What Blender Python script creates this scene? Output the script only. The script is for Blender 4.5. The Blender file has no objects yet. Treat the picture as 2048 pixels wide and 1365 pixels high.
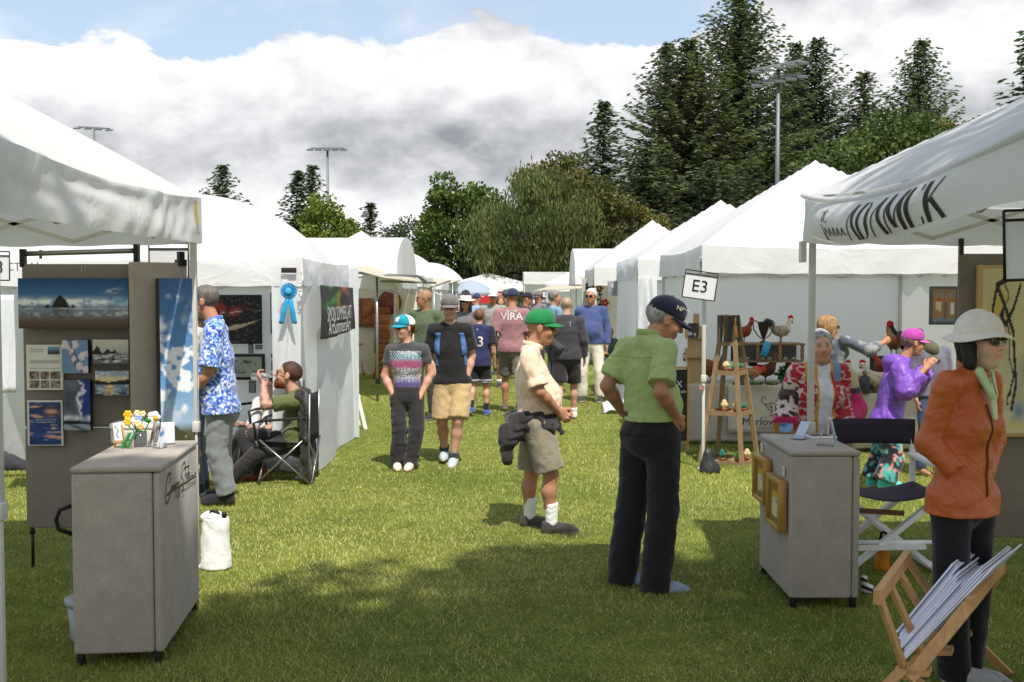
import bpy, bmesh, math, random
import numpy as np
from mathutils import Vector, Matrix
R = math.radians
random.seed(7); RNG = np.random.default_rng(7)
scene = bpy.context.scene
COL = scene.collection

# ------------------------------------------------------------------ camera
FPX, CAM_H, HORIZ = 2200.0, 1.75, 583.0            # focal length in pixels of a 2048 px wide frame, eye height, horizon row
PITCH = math.atan((682.5 - HORIZ) / FPX)
cam_d = bpy.data.cameras.new('camera'); cam = bpy.data.objects.new('camera', cam_d); COL.objects.link(cam)
cam.location = (0, 0, CAM_H); cam.rotation_euler = (R(90) - PITCH, 0, 0)
cam_d.sensor_width = 36; cam_d.lens = 36 * FPX / 2048; cam_d.clip_end = 2000; cam_d.clip_start = 0.1
scene.camera = cam

# ------------------------------------------------------------------ light
SUN = Vector((0.30, -0.97, 1.62)).normalized()      # towards the sun: behind the camera, a little to the right
sun_d = bpy.data.lights.new('sun', 'SUN'); sun = bpy.data.objects.new('sun', sun_d); COL.objects.link(sun)
sun_d.energy = 3.0; sun_d.angle = R(0.8); sun_d.color = (1.0, 0.95, 0.86)
sun.rotation_euler = (-SUN).to_track_quat('-Z', 'Y').to_euler()
scene.view_settings.view_transform = 'Standard'; scene.view_settings.look = 'None'
scene.view_settings.exposure = 0.88; scene.view_settings.gamma = 1.0
world = bpy.data.worlds.new('World'); scene.world = world; world.use_nodes = True
def build_sky():
    nt = world.node_tree; nt.nodes.clear(); N = nt.nodes.new; L = nt.links.new
    def math_(op, a, b=None, c=None, clamp=False):
        n = N('ShaderNodeMath'); n.operation = op; n.use_clamp = clamp
        for i, v in enumerate((a, b, c)):
            if v is None: continue
            if isinstance(v, (int, float)): n.inputs[i].default_value = v
            else: L(v, n.inputs[i])
        return n.outputs[0]
    def curve(x, pts):
        n = N('ShaderNodeFloatCurve'); L(x, n.inputs['Value']); c = n.mapping.curves[0]
        while len(c.points) > 2: c.points.remove(c.points[1])
        c.points[0].location = pts[0]; c.points[1].location = pts[-1]
        for p in pts[1:-1]: c.points.new(*p)
        n.mapping.update(); return n.outputs[0]
    def noise(vec, scale, detail=6, rough=0.55, dist=0.0):
        n = N('ShaderNodeTexNoise'); n.inputs['Scale'].default_value = scale; n.inputs['Detail'].default_value = detail
        n.inputs['Roughness'].default_value = rough; n.inputs['Distortion'].default_value = dist; L(vec, n.inputs['Vector']); return n.outputs['Fac']
    def mixc(f, a, b):
        n = N('ShaderNodeMix'); n.data_type = 'RGBA'
        if isinstance(f, float): n.inputs[0].default_value = f
        else: L(f, n.inputs[0])
        for s, v in ((6, a), (7, b)):
            if isinstance(v, tuple): n.inputs[s].default_value = v
            else: L(v, n.inputs[s])
        return n.outputs[2]
    sky = N('ShaderNodeTexSky'); sky.sky_type = 'NISHITA'; sky.sun_disc = False
    sky.sun_elevation = math.asin(SUN.z); sky.sun_rotation = math.atan2(SUN.x, SUN.y); sky.air_density = 1.2; sky.dust_density = 1.5
    tc = N('ShaderNodeTexCoord'); sep = N('ShaderNodeSeparateXYZ'); L(tc.outputs['Generated'], sep.inputs[0])
    az = math_('ARCTAN2', sep.outputs[0], sep.outputs[1]); el = math_('ARCSINE', sep.outputs[2])
    cv = N('ShaderNodeCombineXYZ'); L(az, cv.inputs[0]); L(math_('MULTIPLY', el, 1.7), cv.inputs[1]); v = cv.outputs[0]
    n1 = noise(v, 5.0, 8, 0.58, 0.3); n2 = noise(v, 16.0, 6, 0.6, 0.2); n3 = noise(v, 3.1, 5, 0.5)
    azn = math_('MULTIPLY_ADD', az, 1 / 1.2, 0.5, clamp=True)          # -0.6..0.6 rad -> 0..1
    def A(px): return math.atan((px - 1024) / FPX) / 1.2 + 0.5
    def E(py): return (HORIZ - py) / FPX / 0.5
    top = curve(azn, [(0, E(60)), (A(0), E(128)), (A(260), E(122)), (A(370), E(152)), (A(540), E(104)), (A(640), E(96)), (A(730), E(108)),
                      (A(880), E(80)), (A(970), E(56)), (A(1050), E(76)), (A(1150), E(108)), (A(1250), E(98)), (A(1330), E(110)), (A(1500), E(40)), (A(1650), E(-90)), (1, E(-250))])
    top = math_('MULTIPLY', top, 0.5)
    wob = math_('MULTIPLY_ADD', n2, 0.05, -0.025)
    below = math_('ADD', math_('SUBTRACT', top, el), wob)
    dens = math_('MULTIPLY_ADD', below, 230.0, 0.5, clamp=True)
    dens = math_('SMOOTHSTEP', dens, 0.0, 1.0) if False else dens
    # wispy sheets above the main bank, everywhere in the sky
    wisp = math_('MULTIPLY_ADD', n1, 5.0, -2.35, clamp=True)
    wisp = math_('MULTIPLY', wisp, math_('MULTIPLY_ADD', n2, 0.8, 0.35, clamp=True), clamp=True)
    cover = math_('MAXIMUM', dens, math_('MULTIPLY', wisp, 0.85))
    # grey undersides
    eln = math_('MULTIPLY', el, 2.0, clamp=True)
    under = curve(eln, [(0, 0.10), (E(470), 0.12), (E(410), 0.30), (E(350), 0.88), (E(290), 1.0), (E(240), 0.72), (E(190), 0.34), (E(140), 0.12), (E(90), 0.30), (E(20), 0.55), (1, 0.45)])
    azg = curve(azn, [(0, 0.6), (A(0), 0.35), (A(200), 0.55), (A(450), 0.6), (A(800), 0.95), (A(1000), 1.0), (A(1250), 0.8), (A(1550), 0.9), (A(1850), 0.95), (1, 0.8)])
    g = math_('MULTIPLY', under, azg)
    g = math_('MULTIPLY', g, math_('MULTIPLY_ADD', n1, 2.6, -0.28, clamp=True))
    g = math_('ADD', g, math_('MULTIPLY_ADD', n2, 0.45, -0.22)); n4 = noise(v, 38.0, 5, 0.6, 0.3); g = math_('ADD', g, math_('MULTIPLY_ADD', n4, 0.26, -0.13))
    g = math_('ADD', g, math_('MULTIPLY_ADD', n3, 0.5, -0.27))
    vs = N('ShaderNodeVectorMath'); vs.operation = 'ADD'; L(v, vs.inputs[0]); vs.inputs[1].default_value = (0.012, 0.034, 0)
    for sc, am in ((6.5, 1.5), (15.0, 0.9)):                       # relief: tops lit, undersides shaded
        ra = noise(v, sc, 5, 0.55, 0.25); rb = noise(vs.outputs[0], sc, 5, 0.55, 0.25); g = math_('ADD', g, math_('MULTIPLY', math_('SUBTRACT', rb, ra), am))
    g = math_('MULTIPLY', g, 0.84, clamp=True)
    cloud = mixc(g, (4.25, 4.25, 4.3, 1), (1.3, 1.37, 1.5, 1))
    skyc = mixc(0.62, sky.outputs[0], (1.75, 2.0, 2.4, 1))
    final = mixc(cover, skyc, cloud)
    bg = N('ShaderNodeBackground'); bg.inputs['Strength'].default_value = 0.145; L(final, bg.inputs[0])
    out = N('ShaderNodeOutputWorld'); L(bg.outputs[0], out.inputs[0])
build_sky()

# ------------------------------------------------------------------ helpers
def at(px, py, Y):
    """point of the place at photograph pixel (px, py) and distance Y along the aisle"""
    u, v = px - 1024.0, 682.5 - py
    c, s = math.cos(PITCH), math.sin(PITCH)
    d = Vector((u, FPX * c + v * s, -FPX * s + v * c))
    return Vector((0, 0, CAM_H)) + d * (Y / d.y)
def gnd(px, py):
    u, v = px - 1024.0, 682.5 - py
    c, s = math.cos(PITCH), math.sin(PITCH)
    d = Vector((u, FPX * c + v * s, -FPX * s + v * c))
    return Vector((0, 0, CAM_H)) + d * (-CAM_H / d.z)
def lin(r, g, b):
    f = lambda c: (c / 255) / 12.92 if c / 255 < 0.04045 else ((c / 255 + 0.055) / 1.055) ** 2.4
    return (f(r), f(g), f(b))
def linA(rgb): return np.array(lin(*rgb))

def tag(o, label=None, cat=None, group=None, kind=None):
    if label: o['label'] = label
    if cat: o['category'] = cat
    if group: o['group'] = group
    if kind: o['kind'] = kind
    return o
def thing(name, loc, label, cat, group=None, rz=0.0):
    o = bpy.data.objects.new(name, None); COL.objects.link(o); o.location = loc; o.rotation_euler = (0, 0, rz); o.empty_display_size = 0.1
    return tag(o, label, cat, group)
def link(name, me, mat=None, parent=None, loc=None, world=False):
    o = bpy.data.objects.new(name, me); COL.objects.link(o)
    if mat is not None:
        ms = mat if isinstance(mat, (list, tuple)) else [mat]
        me.materials.clear()
        for m in ms: me.materials.append(m)
    if parent is not None:
        o.parent = parent
        if world:                                             # mesh given in world coordinates under an unrotated thing
            b = parent.location if parent.parent is None else parent.parent.location + parent.location
            o.location = -Vector(b)
    if loc is not None: o.location = loc
    return o
def mesh_np(name, V, F, cols=None, smooth=True):
    """mesh from numpy verts and an (n,3) or (n,4) face array, optional per-vertex linear colours"""
    me = bpy.data.meshes.new(name); V = np.asarray(V, dtype=np.float32); F = np.asarray(F, dtype=np.int32)
    k = F.shape[1]
    me.vertices.add(len(V)); me.vertices.foreach_set('co', V.ravel())
    me.loops.add(F.size); me.loops.foreach_set('vertex_index', F.ravel())
    me.polygons.add(len(F)); me.polygons.foreach_set('loop_start', np.arange(len(F), dtype=np.int32) * k)
    me.polygons.foreach_set('loop_total', np.full(len(F), k, dtype=np.int32))
    if smooth: me.polygons.foreach_set('use_smooth', np.ones(len(F), dtype=bool))
    if cols is not None:
        a = me.color_attributes.new('Col', 'FLOAT_COLOR', 'POINT')
        c = np.ones((len(V), 4), dtype=np.float32); c[:, :3] = cols; a.data.foreach_set('color', c.ravel())
    me.update(calc_edges=True); me.validate()
    return me

class MB:
    """collects boxes, bars, tubes, quads; build() links them as one mesh object"""
    def __init__(s): s.v = []; s.f = []; s.sm = []
    def add(s, V, F, smooth=False):
        n = len(s.v); s.v += [tuple(p) for p in V]; s.f += [tuple(i + n for i in f) for f in F]; s.sm += [smooth] * len(F); return s
    def box(s, a, b):
        (x0, y0, z0), (x1, y1, z1) = a, b
        V = [(x, y, z) for z in (z0, z1) for y in (y0, y1) for x in (x0, x1)]
        return s.add(V, [(0, 2, 3, 1), (4, 5, 7, 6), (0, 1, 5, 4), (1, 3, 7, 5), (3, 2, 6, 7), (2, 0, 4, 6)])
    def rbox(s, a, b, r=0.006):
        bm = bmesh.new(); a = Vector(a); b = Vector(b)
        bmesh.ops.create_cube(bm, size=1.0)
        for v in bm.verts: v.co = Vector(((a[i] + b[i]) / 2 + v.co[i] * (b[i] - a[i])) for i in range(3))
        bmesh.ops.bevel(bm, geom=list(bm.edges), offset=r, segments=2, affect='EDGES', profile=0.5)
        bm.verts.index_update()
        s.add([v.co for v in bm.verts], [[v.index for v in f.verts] for f in bm.faces], True); bm.free(); return s
    def bar(s, p, q, w, h=None, up=(0, 0, 1)):
        h = h or w; p = Vector(p); q = Vector(q); d = (q - p).normalized(); up = Vector(up)
        if abs(d.dot(up)) > 0.98: up = Vector((0, 1, 0)) if abs(d.y) < 0.9 else Vector((1, 0, 0))
        x = d.cross(up).normalized() * (w / 2); y = x.cross(d).normalized() * (h / 2)
        V = [c + i * x + j * y for c in (p, q) for i, j in ((-1, -1), (1, -1), (1, 1), (-1, 1))]
        return s.add(V, [(0, 1, 2, 3), (7, 6, 5, 4), (0, 4, 5, 1), (1, 5, 6, 2), (2, 6, 7, 3), (3, 7, 4, 0)])
    def tube(s, pts, r, n=8, cap=True, closed=False):
        pts = [Vector(p) for p in pts]; rs = r if isinstance(r, (list, tuple)) else [r] * len(pts)
        rings = []; prev = None
        for i, p in enumerate(pts):
            d = (pts[min(i + 1, len(pts) - 1)] - pts[max(i - 1, 0)])
            if d.length < 1e-9: d = Vector((0, 0, 1))
            d.normalize()
            if prev is None: prev = d.orthogonal().normalized()
            x = (prev - d * prev.dot(d)); x = x.normalized() if x.length > 1e-6 else d.orthogonal().normalized()
            y = d.cross(x); prev = x
            rings.append([p + (x * math.cos(2 * math.pi * k / n) + y * math.sin(2 * math.pi * k / n)) * rs[i] for k in range(n)])
        V = [q for r_ in rings for q in r_]; F = []
        for i in range(len(rings) - 1):
            for k in range(n): F.append((i * n + k, i * n + (k + 1) % n, (i + 1) * n + (k + 1) % n, (i + 1) * n + k))
        if cap: F.append(tuple(range(n))[::-1]); F.append(tuple(range((len(rings) - 1) * n, len(rings) * n)))
        return s.add(V, F, True)
    def lathe(s, c, prof, n=16, axis='z'):
        c = Vector(c); V = []; F = []
        for r, z in prof:
            for k in range(n):
                a = 2 * math.pi * k / n
                if axis == 'z': V.append(c + Vector((r * math.cos(a), r * math.sin(a), z)))
                elif axis == 'y': V.append(c + Vector((r * math.cos(a), z, r * math.sin(a))))
                else: V.append(c + Vector((z, r * math.cos(a), r * math.sin(a))))
        for i in range(len(prof) - 1):
            for k in range(n): F.append((i * n + k, i * n + (k + 1) % n, (i + 1) * n + (k + 1) % n, (i + 1) * n + k))
        F.append(tuple(range(n))[::-1]); F.append(tuple(range((len(prof) - 1) * n, len(prof) * n)))
        return s.add(V, F, True)
    def blob(s, c, r, n=10, m=7, rot=None):
        c = Vector(c); r = (r, r, r) if isinstance(r, (int, float)) else r; V = []; F = []
        for j in range(m + 1):
            t = math.pi * j / m
            for k in range(n):
                a = 2 * math.pi * k / n; p = Vector((r[0] * math.sin(t) * math.cos(a), r[1] * math.sin(t) * math.sin(a), r[2] * math.cos(t)))
                if rot is not None: p = rot @ p
                V.append(c + p)
        for j in range(m):
            for k in range(n): F.append((j * n + k, (j + 1) * n + k, (j + 1) * n + (k + 1) % n, j * n + (k + 1) % n))
        return s.add(V, F, True)
    def grid(s, fn, nu, nv, smooth=True):
        V = [fn(i / nu, j / nv) for j in range(nv + 1) for i in range(nu + 1)]
        F = [(j * (nu + 1) + i, j * (nu + 1) + i + 1, (j + 1) * (nu + 1) + i + 1, (j + 1) * (nu + 1) + i) for j in range(nv) for i in range(nu)]
        return s.add(V, F, smooth)
    def build(s, name, mat, parent=None, world=False, loc=None, solid=0.0):
        me = bpy.data.meshes.new(name); me.from_pydata([tuple(v) for v in s.v], [], s.f)
        me.polygons.foreach_set('use_smooth', s.sm); me.validate(); me.update()
        o = link(name, me, mat, parent, loc, world)
        if solid:
            m = o.modifiers.new('thickness', 'SOLIDIFY'); m.thickness = solid; m.offset = 0
        return o

# ------------------------------------------------------------------ materials
MATS = {}
def mat(name, rgb=(128, 128, 128), rough=0.7, var=0.12, scale=12.0, bump=0.0, bscale=80.0, metal=0.0, attr=False, trans=0.0, sss=0.0,
        sheen=0.0, spec=0.4, stretch=None, alpha=1.0, transmission=0.0, ior=1.45, coat=0.0, wrk=0.0, wscale=9.0):
    if name in MATS: return MATS[name]
    m = bpy.data.materials.new(name); m.use_nodes = True; nt = m.node_tree; N = nt.nodes.new; L = nt.links.new
    b = nt.nodes['Principled BSDF']; out = nt.nodes['Material Output']
    b.inputs['Roughness'].default_value = rough; b.inputs['Metallic'].default_value = metal; b.inputs['Specular IOR Level'].default_value = spec
    b.inputs['IOR'].default_value = ior
    tc = N('ShaderNodeTexCoord'); vec = tc.outputs['Object']
    if stretch:
        mp = N('ShaderNodeMapping'); mp.inputs['Scale'].default_value = stretch; L(vec, mp.inputs[0]); vec = mp.outputs[0]
    no = N('ShaderNodeTexNoise'); no.inputs['Scale'].default_value = scale; no.inputs['Detail'].default_value = 5; L(vec, no.inputs['Vector'])
    mr = N('ShaderNodeMapRange'); mr.inputs[3].default_value = 1 - var; mr.inputs[4].default_value = 1 + var; mr.inputs[1].default_value = 0.25; mr.inputs[2].default_value = 0.75
    L(no.outputs['Fac'], mr.inputs[0])
    mul = N('ShaderNodeVectorMath'); mul.operation = 'SCALE'; L(mr.outputs[0], mul.inputs['Scale'])
    if attr:
        ca = N('ShaderNodeVertexColor'); ca.layer_name = 'Col'; L(ca.outputs[0], mul.inputs[0])
    else: mul.inputs[0].default_value = lin(*rgb)
    L(mul.outputs[0], b.inputs['Base Color'])
    if bump:
        bn = N('ShaderNodeTexNoise'); bn.inputs['Scale'].default_value = bscale; bn.inputs['Detail'].default_value = 4; L(vec, bn.inputs['Vector'])
        bp = N('ShaderNodeBump'); bp.inputs['Strength'].default_value = bump; bp.inputs['Distance'].default_value = 0.01; L(bn.outputs['Fac'], bp.inputs['Height']); L(bp.outputs[0], b.inputs['Normal'])
        if wrk:
            w1 = N('ShaderNodeTexNoise'); w1.inputs['Scale'].default_value = wscale; w1.inputs['Detail'].default_value = 3; w1.inputs['Distortion'].default_value = 2.2; L(vec, w1.inputs['Vector'])
            cr = N('ShaderNodeMath'); cr.operation = 'PINGPONG'; cr.inputs[1].default_value = 0.16; L(w1.outputs['Fac'], cr.inputs[0])
            b2 = N('ShaderNodeBump'); b2.inputs['Strength'].default_value = wrk; b2.inputs['Distance'].default_value = 0.05; L(cr.outputs[0], b2.inputs['Height']); L(bp.outputs[0], b2.inputs['Normal']); L(b2.outputs[0], b.inputs['Normal'])
    if sss:
        b.inputs['Subsurface Weight'].default_value = sss; b.inputs['Subsurface Radius'].default_value = (0.012, 0.005, 0.003); b.inputs['Subsurface Scale'].default_value = 1.0
    if sheen: b.inputs['Sheen Weight'].default_value = sheen
    if coat: b.inputs['Coat Weight'].default_value = coat
    if transmission: b.inputs['Transmission Weight'].default_value = transmission
    if alpha < 1: b.inputs['Alpha'].default_value = alpha
    if trans:
        tr = N('ShaderNodeBsdfTranslucent'); L(mul.outputs[0], tr.inputs[0]); mx = N('ShaderNodeMixShader'); mx.inputs[0].default_value = trans
        L(b.outputs[0], mx.inputs[1]); L(tr.outputs[0], mx.inputs[2]); L(mx.outputs[0], out.inputs['Surface'])
    MATS[name] = m; return m
def weave_mat(name, rgb, scale=260.0, amount=0.3, rough=0.95, var=0.1):
    """knobbly loop fabric of display panels: fine stretched grain in both directions"""
    if name in MATS: return MATS[name]
    m = mat(name, rgb, rough, var, 9.0, spec=0.15, sheen=0.15); nt = m.node_tree; N = nt.nodes.new; L = nt.links.new; b = nt.nodes['Principled BSDF']
    tc = N('ShaderNodeTexCoord'); outs = []
    for st in ((0.25, 0.25, 1.0), (1.0, 1.0, 0.12)):
        mp = N('ShaderNodeMapping'); mp.inputs['Scale'].default_value = st; L(tc.outputs['Object'], mp.inputs[0])
        n = N('ShaderNodeTexNoise'); n.inputs['Scale'].default_value = scale; n.inputs['Detail'].default_value = 3; L(mp.outputs[0], n.inputs['Vector']); outs.append(n.outputs['Fac'])
    ad = N('ShaderNodeMath'); ad.operation = 'ADD'; L(outs[0], ad.inputs[0]); L(outs[1], ad.inputs[1])
    bp = N('ShaderNodeBump'); bp.inputs['Strength'].default_value = amount; bp.inputs['Distance'].default_value = 0.004; L(ad.outputs[0], bp.inputs['Height']); L(bp.outputs[0], b.inputs['Normal'])
    old = b.inputs['Base Color'].links[0].from_socket
    mr = N('ShaderNodeMapRange'); mr.inputs[1].default_value = 0.7; mr.inputs[2].default_value = 1.3; mr.inputs[3].default_value = 0.84; mr.inputs[4].default_value = 1.14; L(ad.outputs[0], mr.inputs[0])
    ml = N('ShaderNodeVectorMath'); ml.operation = 'SCALE'; L(old, ml.inputs[0]); L(mr.outputs[0], ml.inputs['Scale']); L(ml.outputs[0], b.inputs['Base Color'])
    return m
CLOTH = mat('printed_cloth', attr=True, rough=0.85, var=0.10, scale=25, bump=0.15, bscale=260, sheen=0.2, spec=0.2, wrk=0.2, wscale=6.0)
SKIN = mat('skin', attr=True, rough=0.5, var=0.09, scale=40, bump=0.08, bscale=160, sss=0.12, spec=0.35)
HAIR = mat('hair', attr=True, rough=0.55, var=0.4, scale=30, bump=0.5, bscale=140, stretch=(1, 1, 0.15), spec=0.4)
NYLON = mat('shell_nylon', attr=True, rough=0.46, var=0.06, scale=20, bump=0.15, bscale=40, spec=0.5, wrk=0.35, wscale=6.0)
PAINT = mat('painted_print', attr=True, rough=0.6, var=0.06, scale=60, bump=0.1, bscale=150)
GLOSS = mat('black_gloss', (14, 13, 13), 0.12, 0.05, spec=0.6)
CANVAS = mat('white_canopy_polyester', (226, 226, 226), 0.75, 0.03, 2.0, bump=0.05, bscale=60.0, trans=0.34, spec=0.25, wrk=0.35, wscale=1.6)
CURTAIN = mat('white_side_wall', (238, 240, 243), 0.7, 0.03, 2.0, bump=0.05, bscale=60.0, trans=0.48, spec=0.3, wrk=0.35, wscale=1.3)
POST = mat('grey_enamel_steel', (196, 194, 188), 0.45, 0.06, 9, metal=0.0, spec=0.5)
STEEL = mat('brushed_steel', (150, 150, 152), 0.35, 0.1, 30, metal=0.8)
DARKM = mat('dark_metal', (38, 36, 36), 0.45, 0.1, 20, metal=0.3)
BLACK = mat('black_plastic', (22, 22, 23), 0.5, 0.1, 20)
WHITEP = mat('white_plastic', (232, 232, 230), 0.45, 0.03, 10)
PAPER = mat('white_paper', (226, 226, 224), 0.8, 0.03, 10)
PANEL = weave_mat('grey_loop_fabric', (128, 121, 112))
PANELD = weave_mat('taupe_loop_fabric', (126, 117, 104))
PEDW = weave_mat('pale_grey_loop_fabric', (166, 156, 143), 420.0, 0.22)
WOOD = mat('pale_pine', (196, 150, 96), 0.55, 0.2, 6, bump=0.1, bscale=30, stretch=(8, 8, 0.8))
OLDWOOD = mat('weathered_wood', (136, 113, 84), 0.8, 0.28, 7, bump=0.2, bscale=40, stretch=(8, 8, 0.8))
GOLD = mat('gilt_frame', (176, 134, 66), 0.38, 0.15, 30, metal=0.35)
CLEAR = mat('clear_acrylic', (244, 246, 247), 0.05, 0.0, 5, transmission=0.92, ior=1.3)
# ------------------------------------------------------------------ soft-body modelling: distance fields polygonised with surface nets
def nrm(v): v = np.asarray(v, float); return v / (np.linalg.norm(v) + 1e-12)
class SDF:
    def __init__(s, k=0.02): s.p = []; s.k = k; s.lo = np.full(3, 1e9); s.hi = np.full(3, -1e9); s.folds = []; s.clips = []
    def _bb(s, c, r): c = np.asarray(c, float); s.lo = np.minimum(s.lo, c - r); s.hi = np.maximum(s.hi, c + r)
    def cap(s, a, b, ra, rb, k=None, n=None, kn=1.0, clip=None):
        a = np.asarray(a, float); b = np.asarray(b, float)
        if np.linalg.norm(b - a) < 1e-5: b = a + np.array([0, 0, 1e-4])
        s.p.append(('c', a, b, ra, rb, k, None if n is None else nrm(n), kn, clip)); s._bb(a, ra * max(1, kn)); s._bb(b, rb * max(1, kn)); return s
    def ell(s, c, r, M=None, k=None, clip=None):
        r = np.asarray(r if np.ndim(r) else (r, r, r), float); s.p.append(('e', np.asarray(c, float), r, np.eye(3) if M is None else np.asarray(M), None, k, None, 1, clip)); s._bb(c, r.max()); return s
    def sub(s, c, r, M=None, k=0.01):
        r = np.asarray(r if np.ndim(r) else (r, r, r), float); s.p.append(('s', np.asarray(c, float), r, np.eye(3) if M is None else np.asarray(M), None, k, None, 1, None)); return s
    def groove(s, a, b, r, k=0.006): s.p.append(('g', np.asarray(a, float), np.asarray(b, float), r, r, k, None, 1, None)); return s
    def fold(s, amp, freq, d=(0, 0, 1), seed=0, stretch=3.0):
        """cloth folds: warped ripples whose crests run across direction d"""
        g = np.random.default_rng(seed); d = nrm(d); s.folds.append((amp, freq, d, g.uniform(-1, 1, (6, 3)), g.uniform(0, 6.28, 6), stretch)); return s
    def clip(s, p, n): s.clips.append((np.asarray(p, float), nrm(n))); return s
    def __call__(s, P):
        D = None; P = P.astype(np.float32); f32 = lambda v: np.asarray(v, np.float32)
        for t, a, b, c, e, k, n, kn, clip in s.p:
            k = np.float32(s.k if k is None else k); a = f32(a); b = f32(b)
            if n is not None: n = f32(n)
            if np.ndim(c): c = f32(c)
            if t in 'cg':
                if n is not None:
                    Q = P + np.outer((P - a) @ n * (1 / kn - 1), n); bb = b + ((b - a) @ n) * (1 / kn - 1) * n
                else: Q, bb = P, b
                pa = Q - a; ba = bb - a; tt = np.clip(pa @ ba / (ba @ ba), 0, 1)
                q = pa - tt[:, None] * ba; d = np.sqrt(np.einsum('ij,ij->i', q, q)) - (np.float32(c) + np.float32(e - c) * tt)
            else:
                q = (P - a) @ c / b; q2 = q / b; k0 = np.sqrt(np.einsum('ij,ij->i', q, q)) + np.float32(1e-7); d = k0 * (k0 - 1) / (np.sqrt(np.einsum('ij,ij->i', q2, q2)) + np.float32(1e-7))
            if clip is not None: d = np.maximum(d, (P - f32(clip[0])) @ f32(clip[1]))
            if D is None: D = d; continue
            if t in 'sg':
                h = np.clip(0.5 - 0.5 * (D + d) / k, 0, 1); D = D * (1 - h) - d * h + k * h * (1 - h)
            else:
                h = np.clip(0.5 + 0.5 * (D - d) / k, 0, 1); D = D * (1 - h) + d * h - k * h * (1 - h)
        for amp, freq, d, w, ph, st in s.folds:
            d = f32(d); w = f32(w); ph = f32(ph); amp = np.float32(amp); freq = np.float32(freq); st = np.float32(st)
            u = P @ d; L = P - np.outer(u, d)
            warp = np.sin(L @ w[0] * freq / st * 2 + ph[0]) + 0.7 * np.sin(L @ w[1] * freq / st * 3 + ph[1] + u * freq * 0.3)
            r1 = np.sin(u * freq + 1.6 * warp + ph[2]); r2 = np.sin(u * freq * 1.9 + 2.1 * warp + ph[3] + (L @ w[2]) * freq * 0.4)
            m = 0.5 + 0.5 * np.sin(P @ w[3] * freq * 0.35 + ph[4])
            D = D - amp * (r1 * m + 0.5 * r2 * (1 - m))
        for p, n in s.clips: D = np.maximum(D, (P - f32(p)) @ f32(n))
        return D
OFF = np.array([(i, j, k) for i in (0, 1) for j in (0, 1) for k in (0, 1)], dtype=np.int64)
def polygonise(f, h, lo=None, hi=None):
    lo = (f.lo if lo is None else np.asarray(lo, float)) - 4 * h; hi = (f.hi if hi is None else np.asarray(hi, float)) + 4 * h
    lev = 4; S = 2 ** lev; n = np.ceil((hi - lo) / (h * S)).astype(int) + 1
    C = np.stack(np.meshgrid(*[np.arange(v) for v in n], indexing='ij'), -1).reshape(-1, 3).astype(np.int64)
    s = S
    while True:
        d = f(lo + (C + 0.5) * (h * s)); C = C[np.abs(d) < h * s * 1.25 + 0.004]
        if s == 1: break
        C = (C[:, None, :] * 2 + OFF[None]).reshape(-1, 3); s //= 2
    K = np.int64(4096)
    key = lambda A: (A[..., 0] * K + A[..., 1]) * K + A[..., 2]
    corners = C[:, None, :] + OFF[None]; ck = key(corners); uk, inv = np.unique(ck.ravel(), return_inverse=True)
    uc = np.stack([uk // (K * K), uk // K % K, uk % K], -1); val = f(lo + uc * h); cv = val[inv].reshape(-1, 8)
    act = (cv.min(1) < 0) & (cv.max(1) >= 0); C = C[act]; cv = cv[act]
    if not len(C): return np.zeros((0, 3)), np.zeros((0, 4), int)
    E = [(a, b) for a in range(8) for b in range(a + 1, 8) if np.abs(OFF[a] - OFF[b]).sum() == 1]
    acc = np.zeros((len(C), 3)); cnt = np.zeros(len(C))
    for a, b in E:
        m = (cv[:, a] < 0) != (cv[:, b] < 0); t = np.where(m, cv[:, a] / np.where(m, cv[:, a] - cv[:, b], 1), 0)
        acc += np.where(m[:, None], OFF[a] + t[:, None] * (OFF[b] - OFF[a]), 0); cnt += m
    V = lo + (C + acc / cnt[:, None]) * h
    ckey = key(C); order = np.argsort(ckey); sk = ckey[order]
    def find(A):
        kk = key(A); i = np.searchsorted(sk, kk); i = np.clip(i, 0, len(sk) - 1); return np.where(sk[i] == kk, order[i], -1)
    F = []
    for ax in range(3):
        u, w = [(1, 2), (2, 0), (0, 1)][ax]; e = np.eye(3, dtype=np.int64)
        a = cv[:, 0]; b = cv[:, [4, 2, 1][ax]]; m = (a < 0) != (b < 0); c = C[m]; flip = a[m] < 0
        idx = np.stack([find(c), find(c - e[u]), find(c - e[u] - e[w]), find(c - e[w])], -1); ok = (idx >= 0).all(1)
        idx = idx[ok]; fl = ~flip[ok]; idx[fl] = idx[fl][:, ::-1]; F.append(idx)
    return V, np.concatenate(F)
def soft(name, f, vox, material, colour, parent, lo=None, hi=None):
    V, F = polygonise(f, vox, lo, hi)
    if len(V) == 0: return None
    c = colour(V) if callable(colour) else np.tile(np.asarray(colour, float), (len(V), 1))
    return link(name, mesh_np(name, V, F, c), material, parent)
def vnoise(P, f, seed=0):
    """cheap smooth pseudo-noise -1..1 for colouring"""
    o = np.zeros(len(P)); amp = 1.0
    for oc in range(2):
        Q = P * (f * 0.42 * 2.1 ** oc) + np.array([17.3, 9.1, 5.7]) * (seed + 1 + 7 * oc); I = np.floor(Q).astype(np.int64); t = Q - I; t = t * t * (3 - 2 * t); r = np.zeros(len(P))
        for i, j, k in OFF:
            h = ((I[:, 0] + i) * 374761393 + (I[:, 1] + j) * 668265263 + (I[:, 2] + k) * 2147483647 + seed * 974711) & 0x7fffffff; h = (h ^ (h >> 13)) * 1274126177 & 0x7fffffff; h = (h ^ (h >> 16)) & 0xffff
            r += h / 65535.0 * np.abs(1 - i - t[:, 0]) * np.abs(1 - j - t[:, 1]) * np.abs(1 - k - t[:, 2])
        o += amp * (r * 2 - 1); amp *= 0.5
    return o * 1.15

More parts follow.
